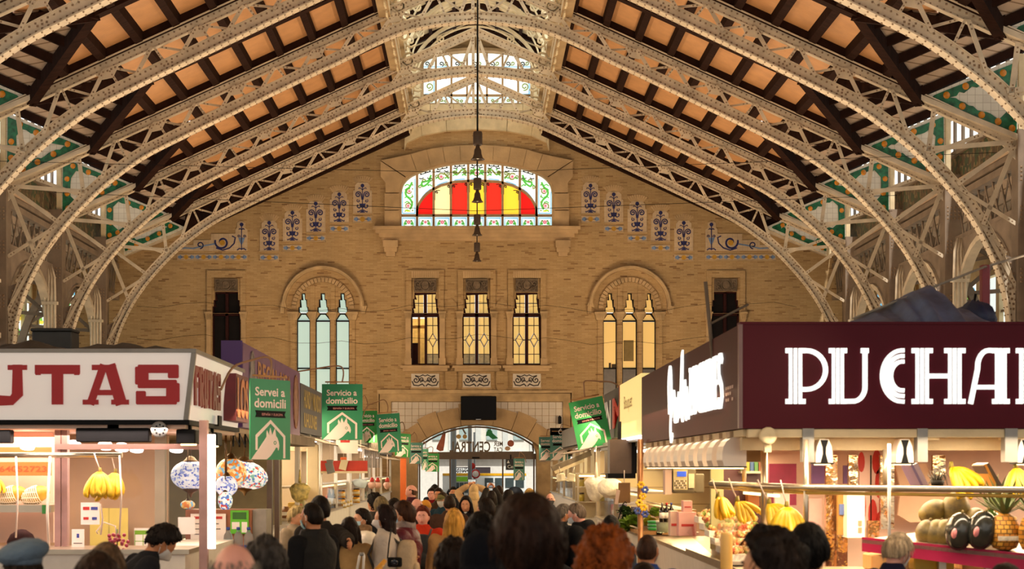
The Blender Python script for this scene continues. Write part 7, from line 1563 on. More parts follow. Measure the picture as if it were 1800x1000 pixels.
for k, (px, py, Y, l) in enumerate(((580, 832, 27, 'striped price card hanging below the red canopy band'), (634, 826, 31, 'crumpled tan price card hanging above the jars'), (604, 826, 29, 'cream price box with orange top above the jars'))):
    t = thing('price_card', l, 'card', at(px, py, Y)); mb = MB(); mb.obox((0, 0, .1), (.14, .04, .2), Matrix.Rotation(.25*(k-1), 3, 'Y'), 0, .004); mb.build('card', (M_grey, M_tan, M_cream)[k], t); mb = MB(); mb.obox((0, -.01, .22), (.12, .03, .05), None, 0, .004); mb.build('card_top', (M_grey, M_tan, M_orange_s)[k], t); mb = MB(); mb.tube([(0, 0, .2), (0, 0, 2.46-t.location.z)], .005, 5); mb.build('string', M_string, t)
cv = thing('strip_curtain', 'grey translucent plastic strips hanging in the left row', 'curtain', at(655, 822, 41), 0)
for k in range(8): mb = MB(); mb.box(-.2+k*.05, -.155+k*.05, .01*(k % 2), .006+.01*(k % 2), 0, 1.3); mb.build('strip', mat('grey plastic strip', '8c8274', .3, var=.2), cv)
lp = thing('light_pillar', 'cream lit wooden post of the stall window, behind the bald man', 'pillar', (X_(550, 26.9), 26.9, 0)); mb = MB(); mb.obox((0, 0, 1.1), (.2, .16, 2.2), None, 0, .01); mb.build('shaft', mat('cream painted post', 'e8cfa4', .5, var=.04), lp); mb = MB(); mb.obox((-.4, 0, 2.2), (1.0, .14, .12), None, 0, .01); mb.build('cross_beam', mat('cream painted post', 'e8cfa4', .5, var=.04), lp)
rc = thing('red_band', 'red canopy band above the counter in the left row', 'canopy', at(600, 828, 29.0), 0); mb = MB(); mb.box(-.5, .5, 0, .05, 0, .2); mb.build('band', mat('red canopy cloth', 'b8321c', .6, var=.1), rc); mb = MB(); mb.box(-.5, .5, -.02, .07, -.04, 0); mb.build('edge', M_cream, rc)
M_bowl = mat('cream enamel bowl', 'd8cba8', .4, var=.08)
for k, (px, py) in enumerate(((987, 846), (1003, 846))):
    t = thing('hanging_bowl', ('cream upturned bowl hanging left of its pair near entrance', 'cream upturned bowl hanging right of its pair, tilted')[k], 'bowl', at(px, py, 30), 0, 'upturned bowls under the wooden board'); t.rotation_euler = (0, -.15+.4*k, 0); mb = MB(); mb.lathe([(.12, 0), (.125, .02), (.09, .03), (.085, .13), (.07, .16), (0, .165)], 16); mb.build('bowl', M_bowl, t); mb = MB(); mb.tube([(0, 0, .16), (0, 0, .3)], .01, 5); mb.build('hook', M_steel, t)
bd = thing('serving_board', 'long rounded wooden boards fixed slanting under the awning, right row', 'board', at(1000, 822, 31)); mb = MB(); mb.bar((-.35, 0, -.02), (.45, 0, .3), .1, .3, 0, EY); mb.build('board', mat('grey wood board', '7a6a54', .6, var=.2), bd); mb = MB(); mb.bar((-.3, -.16, -.1), (.3, -.16, .15), .06, .04, 0, EY); mb.build('edge_strip', M_cream, bd)
gc = thing('glass_case', 'tall lit glass case with shelves beyond the grey haired men', 'display case', (2.35, 28.2, 0))
mb = MB(); mb.box(-.45, .7, .05, .6, 0, .9); mb.build('base', M_white, gc)
for x in (-.45, .1, .68): mb = MB(); mb.box(x, x+.03, .0, .03, .9, 1.75); mb.build('frame_bar', M_steel, gc)
for z in (1.2, 1.48, 1.73): mb = MB(); mb.box(-.45, .7, .02, .5, z, z+.02); mb.build('glass_shelf', M_steel, gc)
mb = MB(); mb.box(-.42, .68, .008, .014, .9, 1.73); mb.build('pane', GL, gc); mb = MB(); mb.box(-.4, .66, .4, .44, 1.68, 1.71); mb.build('case_tube', M_tubew, gc)
mb = MB(); mb.box(-.45, .7, .58, .6, .9, 1.75); mb.build('back_panel', M_cream, gc)
for k in range(10):
    c_ = ('c8b04a', 'a8602c', 'd8c88a', '8a3a24', '7a8a3c')[k % 5]; t = thing('jar', '%s preserve jar on the %s shelf inside the lit glass case' % (('mustard', 'rust brown', 'cream', 'dark red', 'olive green')[k % 5], 'lower' if k < 5 else 'middle'), 'jar', (2.0+(k % 5)*.2, 28.45, 1.22 if k < 5 else 1.5), 0, 'preserve jars inside the glass case'); mb = MB(); mb.lathe([(0, 0), (.05, 0), (.05, .12), (.04, .14), (0, .14)], 10); mb.build('jar_glass', mat('preserve '+c_, c_, .3, var=.2), t); mb = MB(); mb.lathe([(.045, .13), (.045, .16), (0, .16)], 10); mb.build('lid', M_lid, t)
# goods on the shelves and counters of the other row stalls
rg = random.Random(21)
cols = [('c8a04a', 'ochre'), ('a8482c', 'rust red'), ('d8c8a0', 'cream'), ('6a7a3c', 'olive'), ('8a5a34', 'brown'), ('d8d0c0', 'white'), ('b87a3c', 'amber'), ('5a3a5a', 'plum')]
def goods(X, s, Y0, Y1, z, n, grp, label, depth):
    kinds = [(c, q) for c in cols for q in (0, 1)]; rg.shuffle(kinds)
    for k in range(n):
        (c_, cn), q = kinds[k]; y = Y0+(Y1-Y0)*(k+.5)/n; nm_ = ('packet', 'carton')[q]; t = thing('grocery_packet' if not q else 'grocery_carton', '%s %s %s' % (cn, ('round tin', 'square carton')[q], label), ('tin', 'carton')[q], (X+s*depth, y, z), 0, grp); h = rg.uniform(.15, .28); w = rg.uniform(.07, .12); mb = MB()
        if q: mb.obox((0, 0, h/2), (w*1.4, w*2, h), None, 0, .01)
        else: mb.lathe([(0, 0), (w, 0), (w, h*.7), (w*.5, h*.85), (w*.5, h), (0, h)], 12)
        mb.build('pack', mat('grocery '+c_, c_, .45, var=.25, sc=14), t); mb = MB(); mb.box(-w*.6, w*.6, -w*1.02, -w, h*.25, h*.55); mb.build('label', M_paper, t)
for (X, s, Y0, Y1, nm) in ((LX, -1, 25.6, 28.6, 'slate signed stall'), (LX, -1, 29.4, 35.3, 'cream fascia stall'), (LX, -1, 36.3, 44, 'ham stall'), (RX, 1, 22.5, 26.6, 'white bag stall'), (2.45, 1, 29.5, 35.7, 'hanging bowl stall'), (2.6, 1, 37, 45, 'script sign stall')):
    goods(X, s, Y0, Y1, .99, 12, 'groceries on the %s counter' % nm, 'on the counter of the %s' % nm, .3); goods(X, s, Y0, Y1, 1.49, 12, 'groceries on the %s shelf' % nm, 'on the back shelf of the %s' % nm, 2.8)
# on the roof of the maroon stall: blue tarpaulin, red pole, rope, stick
pts = [(1490, 572), (1530, 555), (1580, 530), (1620, 512), (1655, 497), (1672, 506), (1690, 530), (1715, 540), (1740, 560), (1752, 572)]
mb = MB(); nx = 44; ny = 10; vs = []
def tarp_top(px):
    for (a, b), (c, d) in zip(pts, pts[1:]):
        if a <= px <= c: return b+(d-b)*(px-a)/(c-a)
    return 572
for j in range(ny+1):
    for i in range(nx+1):
        px = 1490+(1752-1490)*i/nx; v = j/ny; Y = 12.3+v*1.3; top = (tarp_top(px)); zt_ = Z_(top, 12.8); zb_ = zt+.03
        z = zb_+(zt_-zb_)*min(1, v*2.2)*(1 if v < .6 else max(.2, 1-(v-.6)*1.5)); p = Vector((X_(px, 12.6), Y, z)); e = math.sin(math.pi*i/nx)
        p += Vector((.02, -.14, .03))*noise.noise(Vector((px*.05, v*1.2, 1)))*e+Vector((0, -.09, .014))*math.sin(px*.21+v*3+2*math.sin(px*.05))*e*(.4+noise.noise(Vector((px*.01, 0, 5)))); vs.append(p)
mb.add(vs, [(j*(nx+1)+i, j*(nx+1)+i+1, (j+1)*(nx+1)+i+1, (j+1)*(nx+1)+i) for j in range(ny) for i in range(nx)], 0, True)
tag(mb.build('blue_tarpaulin', mat('faded blue tarpaulin', '4a5878', .55, var=.5, sc=3.0, bump=.5, bsc=8)), 'faded blue tarpaulin tent on the roof of the maroon stall', 'tarpaulin')
t = thing('umbrella', 'folded dark blue umbrella cloth beside the red pole on stall roof', 'umbrella', (X_(1715, 13.2), 13.2, zt+.02)); mb = MB(); mb.ball((0, 0, .13), (.17, .2, .16), 16, 10, 0, None, lambda d: 1+.2*noise.noise(d*2.5)+.08*math.sin(7*math.atan2(d.y, d.x))); mb.build('cloth', mat('dark blue cloth', '1e2646', .6, var=.3, bump=.5, bsc=9), t); mb = MB(); mb.tube([(-.06, 0, .0), (-.0, 0, .36)], .012, 6); mb.build('shaft', M_black, t)
t = thing('red_pole', 'square red pole standing behind the blue tarpaulin', 'pole', (X_(1731, 13.6), 13.6, zt)); mb = MB(); mb.obox((0, 0, (Z_(466, 13.6)-zt)/2), (.075, .075, Z_(466, 13.6)-zt), None, 0, .006); mb.build('shaft', mat('dark red paint', '7a1018', .45), t); mb = MB(); mb.obox((0, 0, .02), (.16, .16, .04), None, 0, .005); mb.build('foot_plate', M_steel, t)
mb = MB(); mb.tube([P(1500, 560, 12.9), P(1600, 520, 12.9), P(1690, 485, 13.3), P(1728, 470, 13.5)], .012, 6); mb.tube([P(1728, 470, 13.5), P(1830, 440, 15)], .012, 6); tag(mb.build('rope', mat('grey rope', '8a8070', .8)), 'grey rope running over the blue tarpaulin to the red pole', 'rope')
t = thing('roof_stick', 'thin weathered stick leaning on the maroon side sign', 'stick', (RX-.05, 13.4, 2.5)); mb = MB(); mb.tube([(.04, .0, .25), (-.03, .0, 1.0)], .018, 6); mb.build('stick', mat('weathered stick', '6a5a48', .7), t); mb = MB(); mb.tube([(.0, .0, .62), (.35, .0, .8)], .012, 6); mb.build('cross_stick', mat('weathered stick', '6a5a48', .7), t)
# ------------------------------------------------------------------ people
def remesh(mb, vox, name, m, smooth=2, disp=0.0, dsc=6.0, seed=0.0):
    me = mb.mesh(name, m); o = bpy.data.objects.new('r', me)
    md = o.modifiers.new('r', 'REMESH'); md.mode = 'VOXEL'; md.voxel_size = vox; md.use_smooth_shade = True
    if smooth: sm = o.modifiers.new('s', 'SMOOTH'); sm.iterations = smooth; sm.factor = .5
    out = evaluated(o)
    bpy.data.objects.remove(o); bpy.data.meshes.remove(me); out.name = name
    if not out.materials: out.materials.append(m)
    if disp:
        for v in out.vertices:
            p = v.co; v.co = p+v.normal*disp*(noise.noise(Vector((p.x*dsc+seed, p.y*dsc, p.z*dsc*.6)))+.5*noise.noise(Vector((p.x*dsc*2.3+seed, p.y*dsc*2.3, p.z*dsc*1.2))))
    out.polygons.foreach_set('use_smooth', [True]*len(out.polygons)); out.update()
    return out
def gau(a): return math.exp(-a*a)
def hs(d):
    """surface of a head in direction d (x right, y forwards, z up); ears and neck are added elsewhere"""
    x, y, z = d.x*.075, d.y*.095, d.z*.116; k = max(0, -d.z)
    x *= 1-.30*k**1.7
    if d.y > 0: y *= 1-.06*k
    else: y *= (1.08-.38*k)
    if d.y > .3:
        t = (.14-d.z)/.54; b = 0
        if 0 < t <= 1: b = .026*t**1.25
        elif 1 < t < 1.3: b = .026*(1-(t-1)/.3)
        y += gau(d.x/(.10+.05*max(0, min(1, t))))*b
        y -= .010*gau((abs(d.x)-.36)/.17)*gau((d.z-.06)/.13)
        y += .0045*gau((d.z-.24)/.10)
        y += .006*gau((d.z+.57)/.07)*gau(d.x/.26)+.010*gau((d.z+.90)/.16)*gau(d.x/.34)
        y -= .003*gau((d.z+.70)/.07)*gau(d.x/.3)
    return Vector((x, y, z))
def head_prims(mb, Mh):
    n, k = 40, 32; vs = []
    for i in range(k+1):
        th = math.pi*i/k
        for j in range(n):
            a = 2*math.pi*j/n; vs.append(Mh@hs(Vector((math.sin(th)*math.cos(a), math.sin(th)*math.sin(a), math.cos(th)))))
    fs = []
    for i in range(k):
        for j in range(n):
            a, b, d, e = i*n+j, (i+1)*n+j, (i+1)*n+(j+1) % n, i*n+(j+1) % n
            fs.append((a, b, d) if i == 0 else ((a, b, e) if i == k-1 else (a, b, d, e)))
    mb.add(vs, fs, 0, True)
    for s in (-1, 1):
        R = Matrix.Rotation(s*.35, 3, 'Z')
        e = MB(); e.ball((s*.078, -.008, -.004), (.011, .021, .033), 12, 8, 0, R); e.ball((s*.081, -.016, .012), (.010, .013, .02), 10, 6, 0, R)
        mb.add([Mh@Vector(v) for v in e.v], e.f, 0, True)
def hand_prims(mb, w, d, n, curl=.5):
    d = d.normalized(); n = (n-d*n.dot(d)).normalized(); s = d.cross(n)
    mb.rings([(w-d*.015, .026, .019, s, n), (w+d*.02, .033, .018, s, n), (w+d*.06, .042, .016, s, n), (w+d*.095, .040, .013, s, n), (w+d*.103, .03, .008, s, n)], n=12)
    for i, l in enumerate((.068, .078, .073, .056)):
        p = w+d*.088+s*(i-1.5)*.021; pts = [p]; a = curl*.35
        for q in (.45, .32, .23): dd = d*math.cos(a)+n*math.sin(a); p = p+dd*l*q; pts.append(p); a += curl
        mb.tube(pts, [.0095, .0092, .0085, .0068], 7)
    p = w+d*.025-s*.03; mb.tube([p, p+d*.03-s*.022+n*.012, p+d*.058-s*.024+n*.026, p+d*.078-s*.016+n*.036], [.013, .0115, .0098, .0075], 7)
SKIN = [mat('light skin', 'c78d68', .5, var=.08, sc=14, spec=.35), mat('tanned skin', 'b0744e', .5, var=.08, sc=14, spec=.35), mat('pink skin', 'cf9280', .5, var=.1, sc=14, spec=.35), mat('brown skin', '8a5636', .5, var=.08, sc=14, spec=.35)]
def hairm(c): return mat('hair '+c, c, .55, var=.5, sc=40, stretch=(1, 1, .12), bump=.5, bsc=90, spec=.1)
M_eyew = mat('eye white', 'e6ddd2', .25, var=0); M_iris = mat('dark iris', '2c1c12', .2, var=0); M_lip = mat('lips', 'a85a4c', .4, var=.05)
def smooth01(a, b, x): t = max(0, min(1, (x-a)/(b-a))); return t*t*(3-2*t)
def ik(sh, target, l1, l2, pole):
    v = target-sh; L = min(v.length, (l1+l2)*.995); u = v.normalized(); a = (l1*l1-l2*l2+L*L)/(2*L); h = math.sqrt(max(0, l1*l1-a*a)); p = (pole-u*pole.dot(u)).normalized()
    return sh+u*a+p*h, sh+u*L
def hairline(style, d, rec=0.0):
    y = d.y
    pts = [(-1, -.62), (-.5, -.55), (-.2, -.30), (.0, -.02), (.18, .08), (.38, .42), (.6, .60+rec), (1, .62+rec)]
    if style in ('bob', 'long'): pts = [(-1, -1.2), (.05, -1.2), (.2, -.7), (.36, .12), (.5, .5), (.7, .66), (1, .68)]
    if style == 'thin': pts = [(-1, -.60), (-.5, -.52), (-.2, -.28), (.0, 0), (.12, .2), (.22, .62), (.34, .97), (1, 1.2)]
    for (a, b), (c, e) in zip(pts, pts[1:]):
        if y <= c: return b+(e-b)*(y-a)/(c-a)
    return pts[-1][1]
def hair_mesh(name, style, m, Mh, thick=.018, seed=0.0, near=False, L=.3, curl=0.0, wavy=0.0):
    n, k = (72, 52) if near else (40, 30); mb = MB(); vs = []
    for i in range(k+1):
        th = math.pi*i/k
        for j in range(n):
            a = 2*math.pi*j/n; d = Vector((math.sin(th)*math.cos(a), math.sin(th)*math.sin(a), math.cos(th))); p = hs(d)
            if style == 'bald': c = smooth01(0, .2, d.z-hairline('short', d))*(1-smooth01(.25, .62, d.z-.25*min(0, d.y)))*(1-smooth01(.05, .4, d.y))
            else: c = smooth01(0, .14, d.z-hairline(style, d))
            t = thick*(1+.5*max(0, d.z)) if style != 'bald' else thick
            nz = noise.noise(Vector((d.x*3+seed, d.y*3, d.z*3)))*(.18+wavy)+noise.noise(Vector((d.x*8+seed, d.y*8, d.z*5)))*(.12+wavy*.7)
            if curl: nz += curl*.5*(abs(noise.noise(Vector((d.x*6+seed, d.y*6, d.z*6))))*2.2+abs(noise.noise(Vector((d.x*13+seed, d.y*13, d.z*13))))*1.1-.6)
            r = p.length or 1; vs.append(Mh@(p*(1+(t*(1+nz)/r if True else 0)*c-.10*(1-c))))
    fs = []
    for i in range(k):
        for j in range(n):
            a, b, d, e = i*n+j, (i+1)*n+j, (i+1)*n+(j+1) % n, i*n+(j+1) % n
            fs.append((a, b, d) if i == 0 else ((a, b, e) if i == k-1 else (a, b, d, e)))
    mb.add(vs, fs, 0, True)
    if style in ('bob', 'long'):
        z1 = -.15 if style == 'bob' else -L; rg = []; q = 9
        for i in range(q):
            t = i/(q-1); z = .03+(z1-.03)*t; w = (.092+.012*math.sin(t*3)) if style == 'bob' else .09+.028*math.sin(t*2.6)
            if t > .85: w *= .86
            rg.append((Mh@Vector((0, -.036-.022*t, z)), w, (.072-.014*t), Mh.to_3x3()@EX, Mh.to_3x3()@EY))
        mb.rings(rg, n=22)
        if style == 'long':
            for s in (-1, 1): mb.tube([Mh@Vector(p) for p in ((s*.05, .055, .085), (s*.083, .035, .02), (s*.092, .03, -.06), (s*.10, .03, -.16), (s*.10, .035, z1*.85))], [.016, .022, .028, .032, .016], 8)
        return remesh(mb, .009 if not near else .007, name, m, 1, .006, 26, seed)
    return mb.mesh(name, m)
def jacket_mb(t, sh, arms, puff=False, hem=.82, fem=False, hood=False, bend=None):
    mb = MB(); ridge = lambda z, k=.068: (1+.045*abs(math.sin(math.pi*z/k))-.02) if puff else 1
    base = [(.78, .165, .118), (.90, .172, .122), (1.02, .150, .108), (1.10, .148, .108), (1.22, .166, .120), (1.32, .180, .118), (1.38, .178, .105), (1.425, .135, .085), (1.455, .085, .07), (1.485, .066, .064), (1.50, .062, .062)]
    base = [b for b in base if b[0] >= hem-.001]; base = [(hem, base[0][1], base[0][2])]+base if base[0][0] > hem+.005 else base
    rg = []
    if puff:
        z = hem
        while z < 1.50:
            for (a, b) in zip(base, base[1:]):
                if a[0] <= z <= b[0]: u = (z-a[0])/(b[0]-a[0]); rg.append((bend(Vector((0, 0, z))), (a[1]+(b[1]-a[1])*u)*ridge(z)+t, (a[2]+(b[2]-a[2])*u)*ridge(z)+t)); break
            z += .012
    else: rg = [(bend(Vector((0, 0, z))), rx+t, ry+t) for z, rx, ry in base]
    mb.rings(rg, n=28)
    for (S_, E_, Wr) in arms:
        pts = []; rs = []
        for a, b, ra, rb in ((S_, E_, .066, .053), (E_, Wr, .053, .040)):
            q = 18 if puff else 5
            for i in range(q):
                u = i/q; pts.append(a+(b-a)*u); rs.append(((ra+(rb-ra)*u)+t*.8)*(1+.05*abs(math.sin(i*math.pi/4.2))-.02 if puff else 1))
        pts.append(Wr); rs.append(.040+t*.8); mb.tube(pts, rs, 14)
        mb.ball(S_, .068+t, 12, 8)
    if hood:
        c = bend(Vector((0, -.085, 1.455))); mb.ball(c, (.12, .075, .07), 16, 10, 0, Matrix.Rotation(-.5, 3, 'X'))
    return mb
PID = [0]
def person(label, px, ytop, Y, yaw, hair='short', hc='1c120c', jc='1a1a1c', skin=0, s=None, pitch=0.0, hyaw=0.0, hroll=0.0, lean=0.0, arms=('down', 'down'), mask=None, jt=.014, puff=False, hood=False, hoodup=None, hat=None, hatc='4a5868',
           thick=.018, curl=0.0, L=.3, eyes=False, targets=None, hem=.80, trousers='20242c', fine=False, beard=False, chinmask=None, glasses=False, pack=None, scarf=None, curlk=0, fem=False, stripe=None, bun=False, vest=None, wavy=0.0):
    PID[0] += 1; seed = PID[0]*3.7; near = Y < 9.5
    extra = {'beret': .03, 'beanie': .02, 'cap': .02}.get(hat, thick*1.3 if hair not in ('bald', 'shaved') else .004)
    if hoodup: extra = .03
    hl_ = 1.585; dz = 0
    Zt = Z_(ytop, Y)
    def bend(v):
        w = smooth01(.86, 1.02, v.z)
        if lean == 0 or w == 0: return v.copy()
        a = -lean*w; R = Matrix.Rotation(a, 3, 'X'); return R@(v-Vector((0, 0, .93)))+Vector((0, 0, .93))
    Rl = Matrix.Rotation(-lean, 3, 'X')
    Rh = Rl@Matrix.Rotation(math.radians(hyaw), 3, 'Z')@Matrix.Rotation(-pitch, 3, 'X')@Matrix.Rotation(hroll, 3, 'Y')
    piv = bend(Vector((0, 0, 1.50))); hc_ = piv+Rh@Vector((0, .018, .085)); Mh = Matrix.Translation(hc_)@Rh.to_4x4()
    top = max((Mh@Vector((0, math.sin(q)*-.095, math.cos(q)*.116))).z for q in [i*.1-1.5 for i in range(31)])
    s = Zt/(top+extra) if s is None else s
    yw = math.radians(yaw); R2 = Matrix.Rotation(yw, 3, 'Z'); off_ = R2@Vector((hc_.x, hc_.y, 0))*s
    X0, Y0 = X_(px, Y)-off_.x, Y-off_.y
    t = thing('person', label, 'person', (X0, Y0, 0), yw)
    SC = Matrix.Scale(s, 4); loc = lambda w: (R2.inverted()@(Vector(w)-Vector((X0, Y0, 0))))/s
    # arms
    A = []
    for k, sd in ((0, -1), (1, 1)):
        sh = bend(Vector((sd*.185, 0, 1.375))); pose = arms[k]; pole = Vector((sd*.5, -1, -.4))
        if targets and targets[k] is not None: tg = loc(targets[k])
        else:
            tg = {'down': Vector((sd*.245, .05, .84)), 'bent': Vector((sd*.13, .27, 1.07)), 'hold': Vector((sd*.05, .25, 1.02)), 'up': Vector((sd*.07, .20, 1.83)), 'chest': Vector((sd*.06, .22, 1.25)), 'fwd': Vector((sd*.2, .42, 1.05)), 'pocket': Vector((sd*.22, .10, .93))}[pose]
            if lean and pose != 'down': tg = bend(tg)
        if pose == 'up' or tg.z > 1.45: pole = Vector((sd*1, -.2, -.35))
        E_, W_ = ik(sh, tg, .285, .255, pole); A.append((sh, E_, W_))
    body = MB(); rg = [(.80, .12, .10), (.90, .16, .115), (1.02, .140, .100), (1.12, .140, .100), (1.24, .158, .112), (1.33, .170, .108), (1.39, .165, .09), (1.43, .11, .072), (1.455, .066, .06), (1.49, .054, .056), (1.53, .052, .055), (1.57, .05, .052)]
    body.rings([(bend(Vector((0, 0, z))) if z < 1.5 else piv+(hc_-piv)*((z-1.5)/.085), rx, ry) for z, rx, ry in rg], n=20)
    for sd in (-1, 1):
        body.tube([(sd*.085, 0, .92), (sd*.09, .01, .70), (sd*.095, .012, .48), (sd*.098, -.012, .34), (sd*.1, -.02, .09)], [.088, .074, .055, .054, .036], 12)
        body.tube([(sd*.1, -.055, .045), (sd*.103, .0, .05), (sd*.11, .09, .035), (sd*.112, .15, .025)], [.03, .04, .034, .022], 10)
    for (S_, E_, W_), sd in zip(A, (-1, 1)):
        body.tube([S_+(E_-S_)*-.08, S_+(E_-S_)*.3, E_, E_+(W_-E_)*.3, W_], [.05, .046, .038, .037, .027], 10)
        d = (W_-E_).normalized(); inward = Vector((-sd, .15, 0)); hand_prims(body, W_, d, inward if abs(d.dot(inward.normalized())) < .9 else EZ, .55)
    head_prims(body, Mh)
    vx = .0075 if fine else (.011 if near else .013)
    me = remesh(body, vx, 'body', SKIN[skin], 1); me.transform(SC); link('body', me, t)
    # hair, hats, hoods
    if hair != 'none' and not (hat == 'beanie'):
        if hair == 'shaved': hm = hair_mesh('hair', 'short', hairm(hc), Mh, .004, seed, near)
        elif hair == 'bun': hm = hair_mesh('hair', 'short', hairm(hc), Mh, thick, seed, near)
        else: hm = hair_mesh('hair', hair if hair in ('bald', 'bob', 'long', 'thin') else 'short', hairm(hc), Mh, thick, seed, near, L, curl, wavy)
        hm.transform(SC); ho = link('hair', hm, t)
        if hair == 'bun': mb = MB(); mb.ball(Mh@Vector((0, -.135, .0)), (.045, .045, .055), 16, 12, 0, None, lambda d: 1+.12*noise.noise(d*4)); mb.xform(SC); mb.build('hair_bun', hairm(hc), ho); mb = MB(); mb.rings([(Mh@Vector((0, -.095+.01*i, .01)), .03, .03, Rh@EX, Rh@EZ) for i in (-1, 1)], n=12); mb.xform(SC); mb.build('hair_tie', mat('green hair tie', '5a8a4c', .6), ho)
        if curl:
            rg = random.Random(PID[0]); cm = MB(); N_ = 750 if near else 140
            for q in range(N_):
                d = Vector((rg.gauss(0, 1), rg.gauss(0, 1), rg.gauss(.25, 1))).normalized()
                if d.z < hairline('short', d)+.05: continue
                c = hs(d)*(1+thick*(.85+.35*rg.random())/.1); r = rg.uniform(.010, .019); u = d.orthogonal().normalized(); u = Matrix.Rotation(rg.uniform(0, 6), 3, d)@u; w = d.cross(u)
                u = (u+d*rg.uniform(-.35, .35)).normalized()
                cm.tube([Mh@(c+(u*math.cos(a)+w*math.sin(a))*r) for a in [j*.9 for j in range(9)]], [.0045]*8+[.001], 5)
            cm.xform(SC); cm.build('curls', hairm(hc), ho, kind='stuff')
        elif near and hair in ('short', 'bun', 'bald'):
            rg = random.Random(PID[0]); cm = MB()
            for q in range(520):
                d = Vector((rg.gauss(0, 1), rg.gauss(-.3, 1), rg.gauss(.3, 1))).normalized()
                if d.z < hairline('short', d)+.04 or (hair == 'bald' and (d.z > .5 or d.y > .2)): continue
                pts = []; p = d; whirl = Vector((0, -.35, .94)); tdir = (d-whirl*d.dot(whirl)); tdir = tdir.normalized() if tdir.length > .01 else EX
                ln = rg.uniform(.2, .5)*(.6 if hair == 'bald' else 1)
                for i in range(5):
                    a = ln*i/4; v = (d*math.cos(a)+(tdir-d*tdir.dot(d)).normalized()*math.sin(a)).normalized(); r = hs(v); pts.append(Mh@(r*(1+(thick*(1.05+.1*rg.random())+.002*i*rg.random())/r.length)))
                cm.tube(pts, [.0016, .0022, .0022, .0018, .0006], 3)
            cm.xform(SC); cm.build('hair_strands', hairm(hc), ho, kind='stuff')
    hm_ = mat('hat '+hatc, hatc, .85, var=.15, sc=9, bump=.4, bsc=60)
    def blob(fn, n=30, k=20):
        mb = MB(); vs = []
        for i in range(k+1):
            th = math.pi*i/k
            for j in range(n): a = 2*math.pi*j/n; vs.append(Mh@fn(Vector((math.sin(th)*math.cos(a), math.sin(th)*math.sin(a), math.cos(th)))))
        fs = []
        for i in range(k):
            for j in range(n):
                a, b, d, e = i*n+j, (i+1)*n+j, (i+1)*n+(j+1) % n, i*n+(j+1) % n
                fs.append((a, b, d) if i == 0 else ((a, b, e) if i == k-1 else (a, b, d, e)))
        return mb.add(vs, fs, 0, True)
    if hat == 'beret':
        mb = blob(lambda d: Vector((d.x*(.118), d.y*.118-.008+.0*d.x, 0.098+d.z*.06+.02*d.x+.006*noise.noise(d*3)))); mb.xform(SC); b = mb.build('beret', hm_, t); mb = MB(); mb.rings([(Mh@Vector((0, -.005, .045)), .084, .104, Rh@EX, Rh@EY), (Mh@Vector((0, -.005, .075)), .088, .106, Rh@EX, Rh@EY)], n=24); mb.xform(SC); mb.build('band', hm_, b)
    if hat in ('beanie', 'cap'):
        mb = blob(lambda d: hs(d)*(1.16 if d.z > (.25 if hat == 'cap' else .05+.3*max(0, d.y)) else .88)); mb.xform(SC); b = mb.build('beanie' if hat == 'beanie' else 'cap', hm_, t)
        if hat == 'cap': mb = MB(); mb.prism([(-.07, .07)]+[(.075*math.cos(a), .085+.075*math.sin(a)) for a in [math.pi-i*math.pi/8 for i in range(9)]]+[(.07, .07)], Mh@Vector((0, 0, .045)), Rh@EX, Rh@Vector((0, .96, -.25)), Rh@EZ, 0, .006, 0, True); mb.xform(SC); mb.build('visor', hm_, b)
    jm = mat('cloth '+jc, jc, .85 if not puff else .45, var=.22, sc=5, bump=.35, bsc=45, spec=.1 if not puff else .35)
    jb = jacket_mb(jt, None, [(a, b, c-(c-b).normalized()*.0) for a, b, c in A], puff, hem, fem, hood, bend)
    if hoodup:
        hb_ = blob(lambda d: hs(d)*(1.24+.05*max(0, d.z)+.05*noise.noise(d*2.5+Vector((seed, 0, 0))) if (d.y < .45 or d.z > .72) else .85)); mb = MB(); mb.v = hb_.v; mb.f = hb_.f; mb.m = hb_.m; mb.sm = hb_.sm
        mb.rings([(piv+Vector((0, -.015, -.06)), .11, .10), (piv+Vector((0, -.02, .0)), .10, .095), (piv+Rh@Vector((0, -.03, .06)), .088, .09)], n=18)
        hme = remesh(mb, .012, 'hood', mat('cloth '+hoodup, hoodup, .9, var=.25, sc=5, bump=.4, bsc=40, spec=.08), 2, .008, 9, seed); hme.transform(SC); link('hood', hme, t)
    jme = remesh(jb, .0125 if puff else .018, 'jacket', jm, 1 if puff else 3, .012 if not puff else .005, 7, seed); jme.transform(SC); jo = link('jacket', jme, t)
    if vest:
        vb = MB(); vb.rings([(bend(Vector((0, 0, z))), rx+jt+.022, ry+jt+.022) for z, rx, ry in ((.84, .165, .12), (.95, .172, .122), (1.08, .155, .11), (1.22, .168, .12), (1.33, .176, .115), (1.40, .150, .09), (1.45, .09, .075), (1.50, .07, .07))], n=26); vme = remesh(vb, .018, 'vest', mat('cloth '+vest, vest, .7, var=.2, bump=.3, bsc=30, spec=.15), 2, .010, 9, seed); vme.transform(SC); link('vest', vme, t)
    # trousers and shoes
    tb_ = MB(); tb_.rings([(Vector((0, 0, z)), rx, ry) for z, rx, ry in ((.74, .1, .09), (.80, .165, .12), (.90, .17, .125), (.97, .155, .115))], n=16)
    for sd in (-1, 1): tb_.tube([(sd*.085, 0, .90), (sd*.09, .008, .66), (sd*.096, .008, .48), (sd*.1, -.012, .3), (sd*.1, -.018, .07)], [.098, .088, .072, .07, .06], 10)
    tme = remesh(tb_, .03, 'trousers', mat('cloth '+trousers, trousers, .85, var=.15), 1); tme.transform(SC); link('trousers', tme, t)
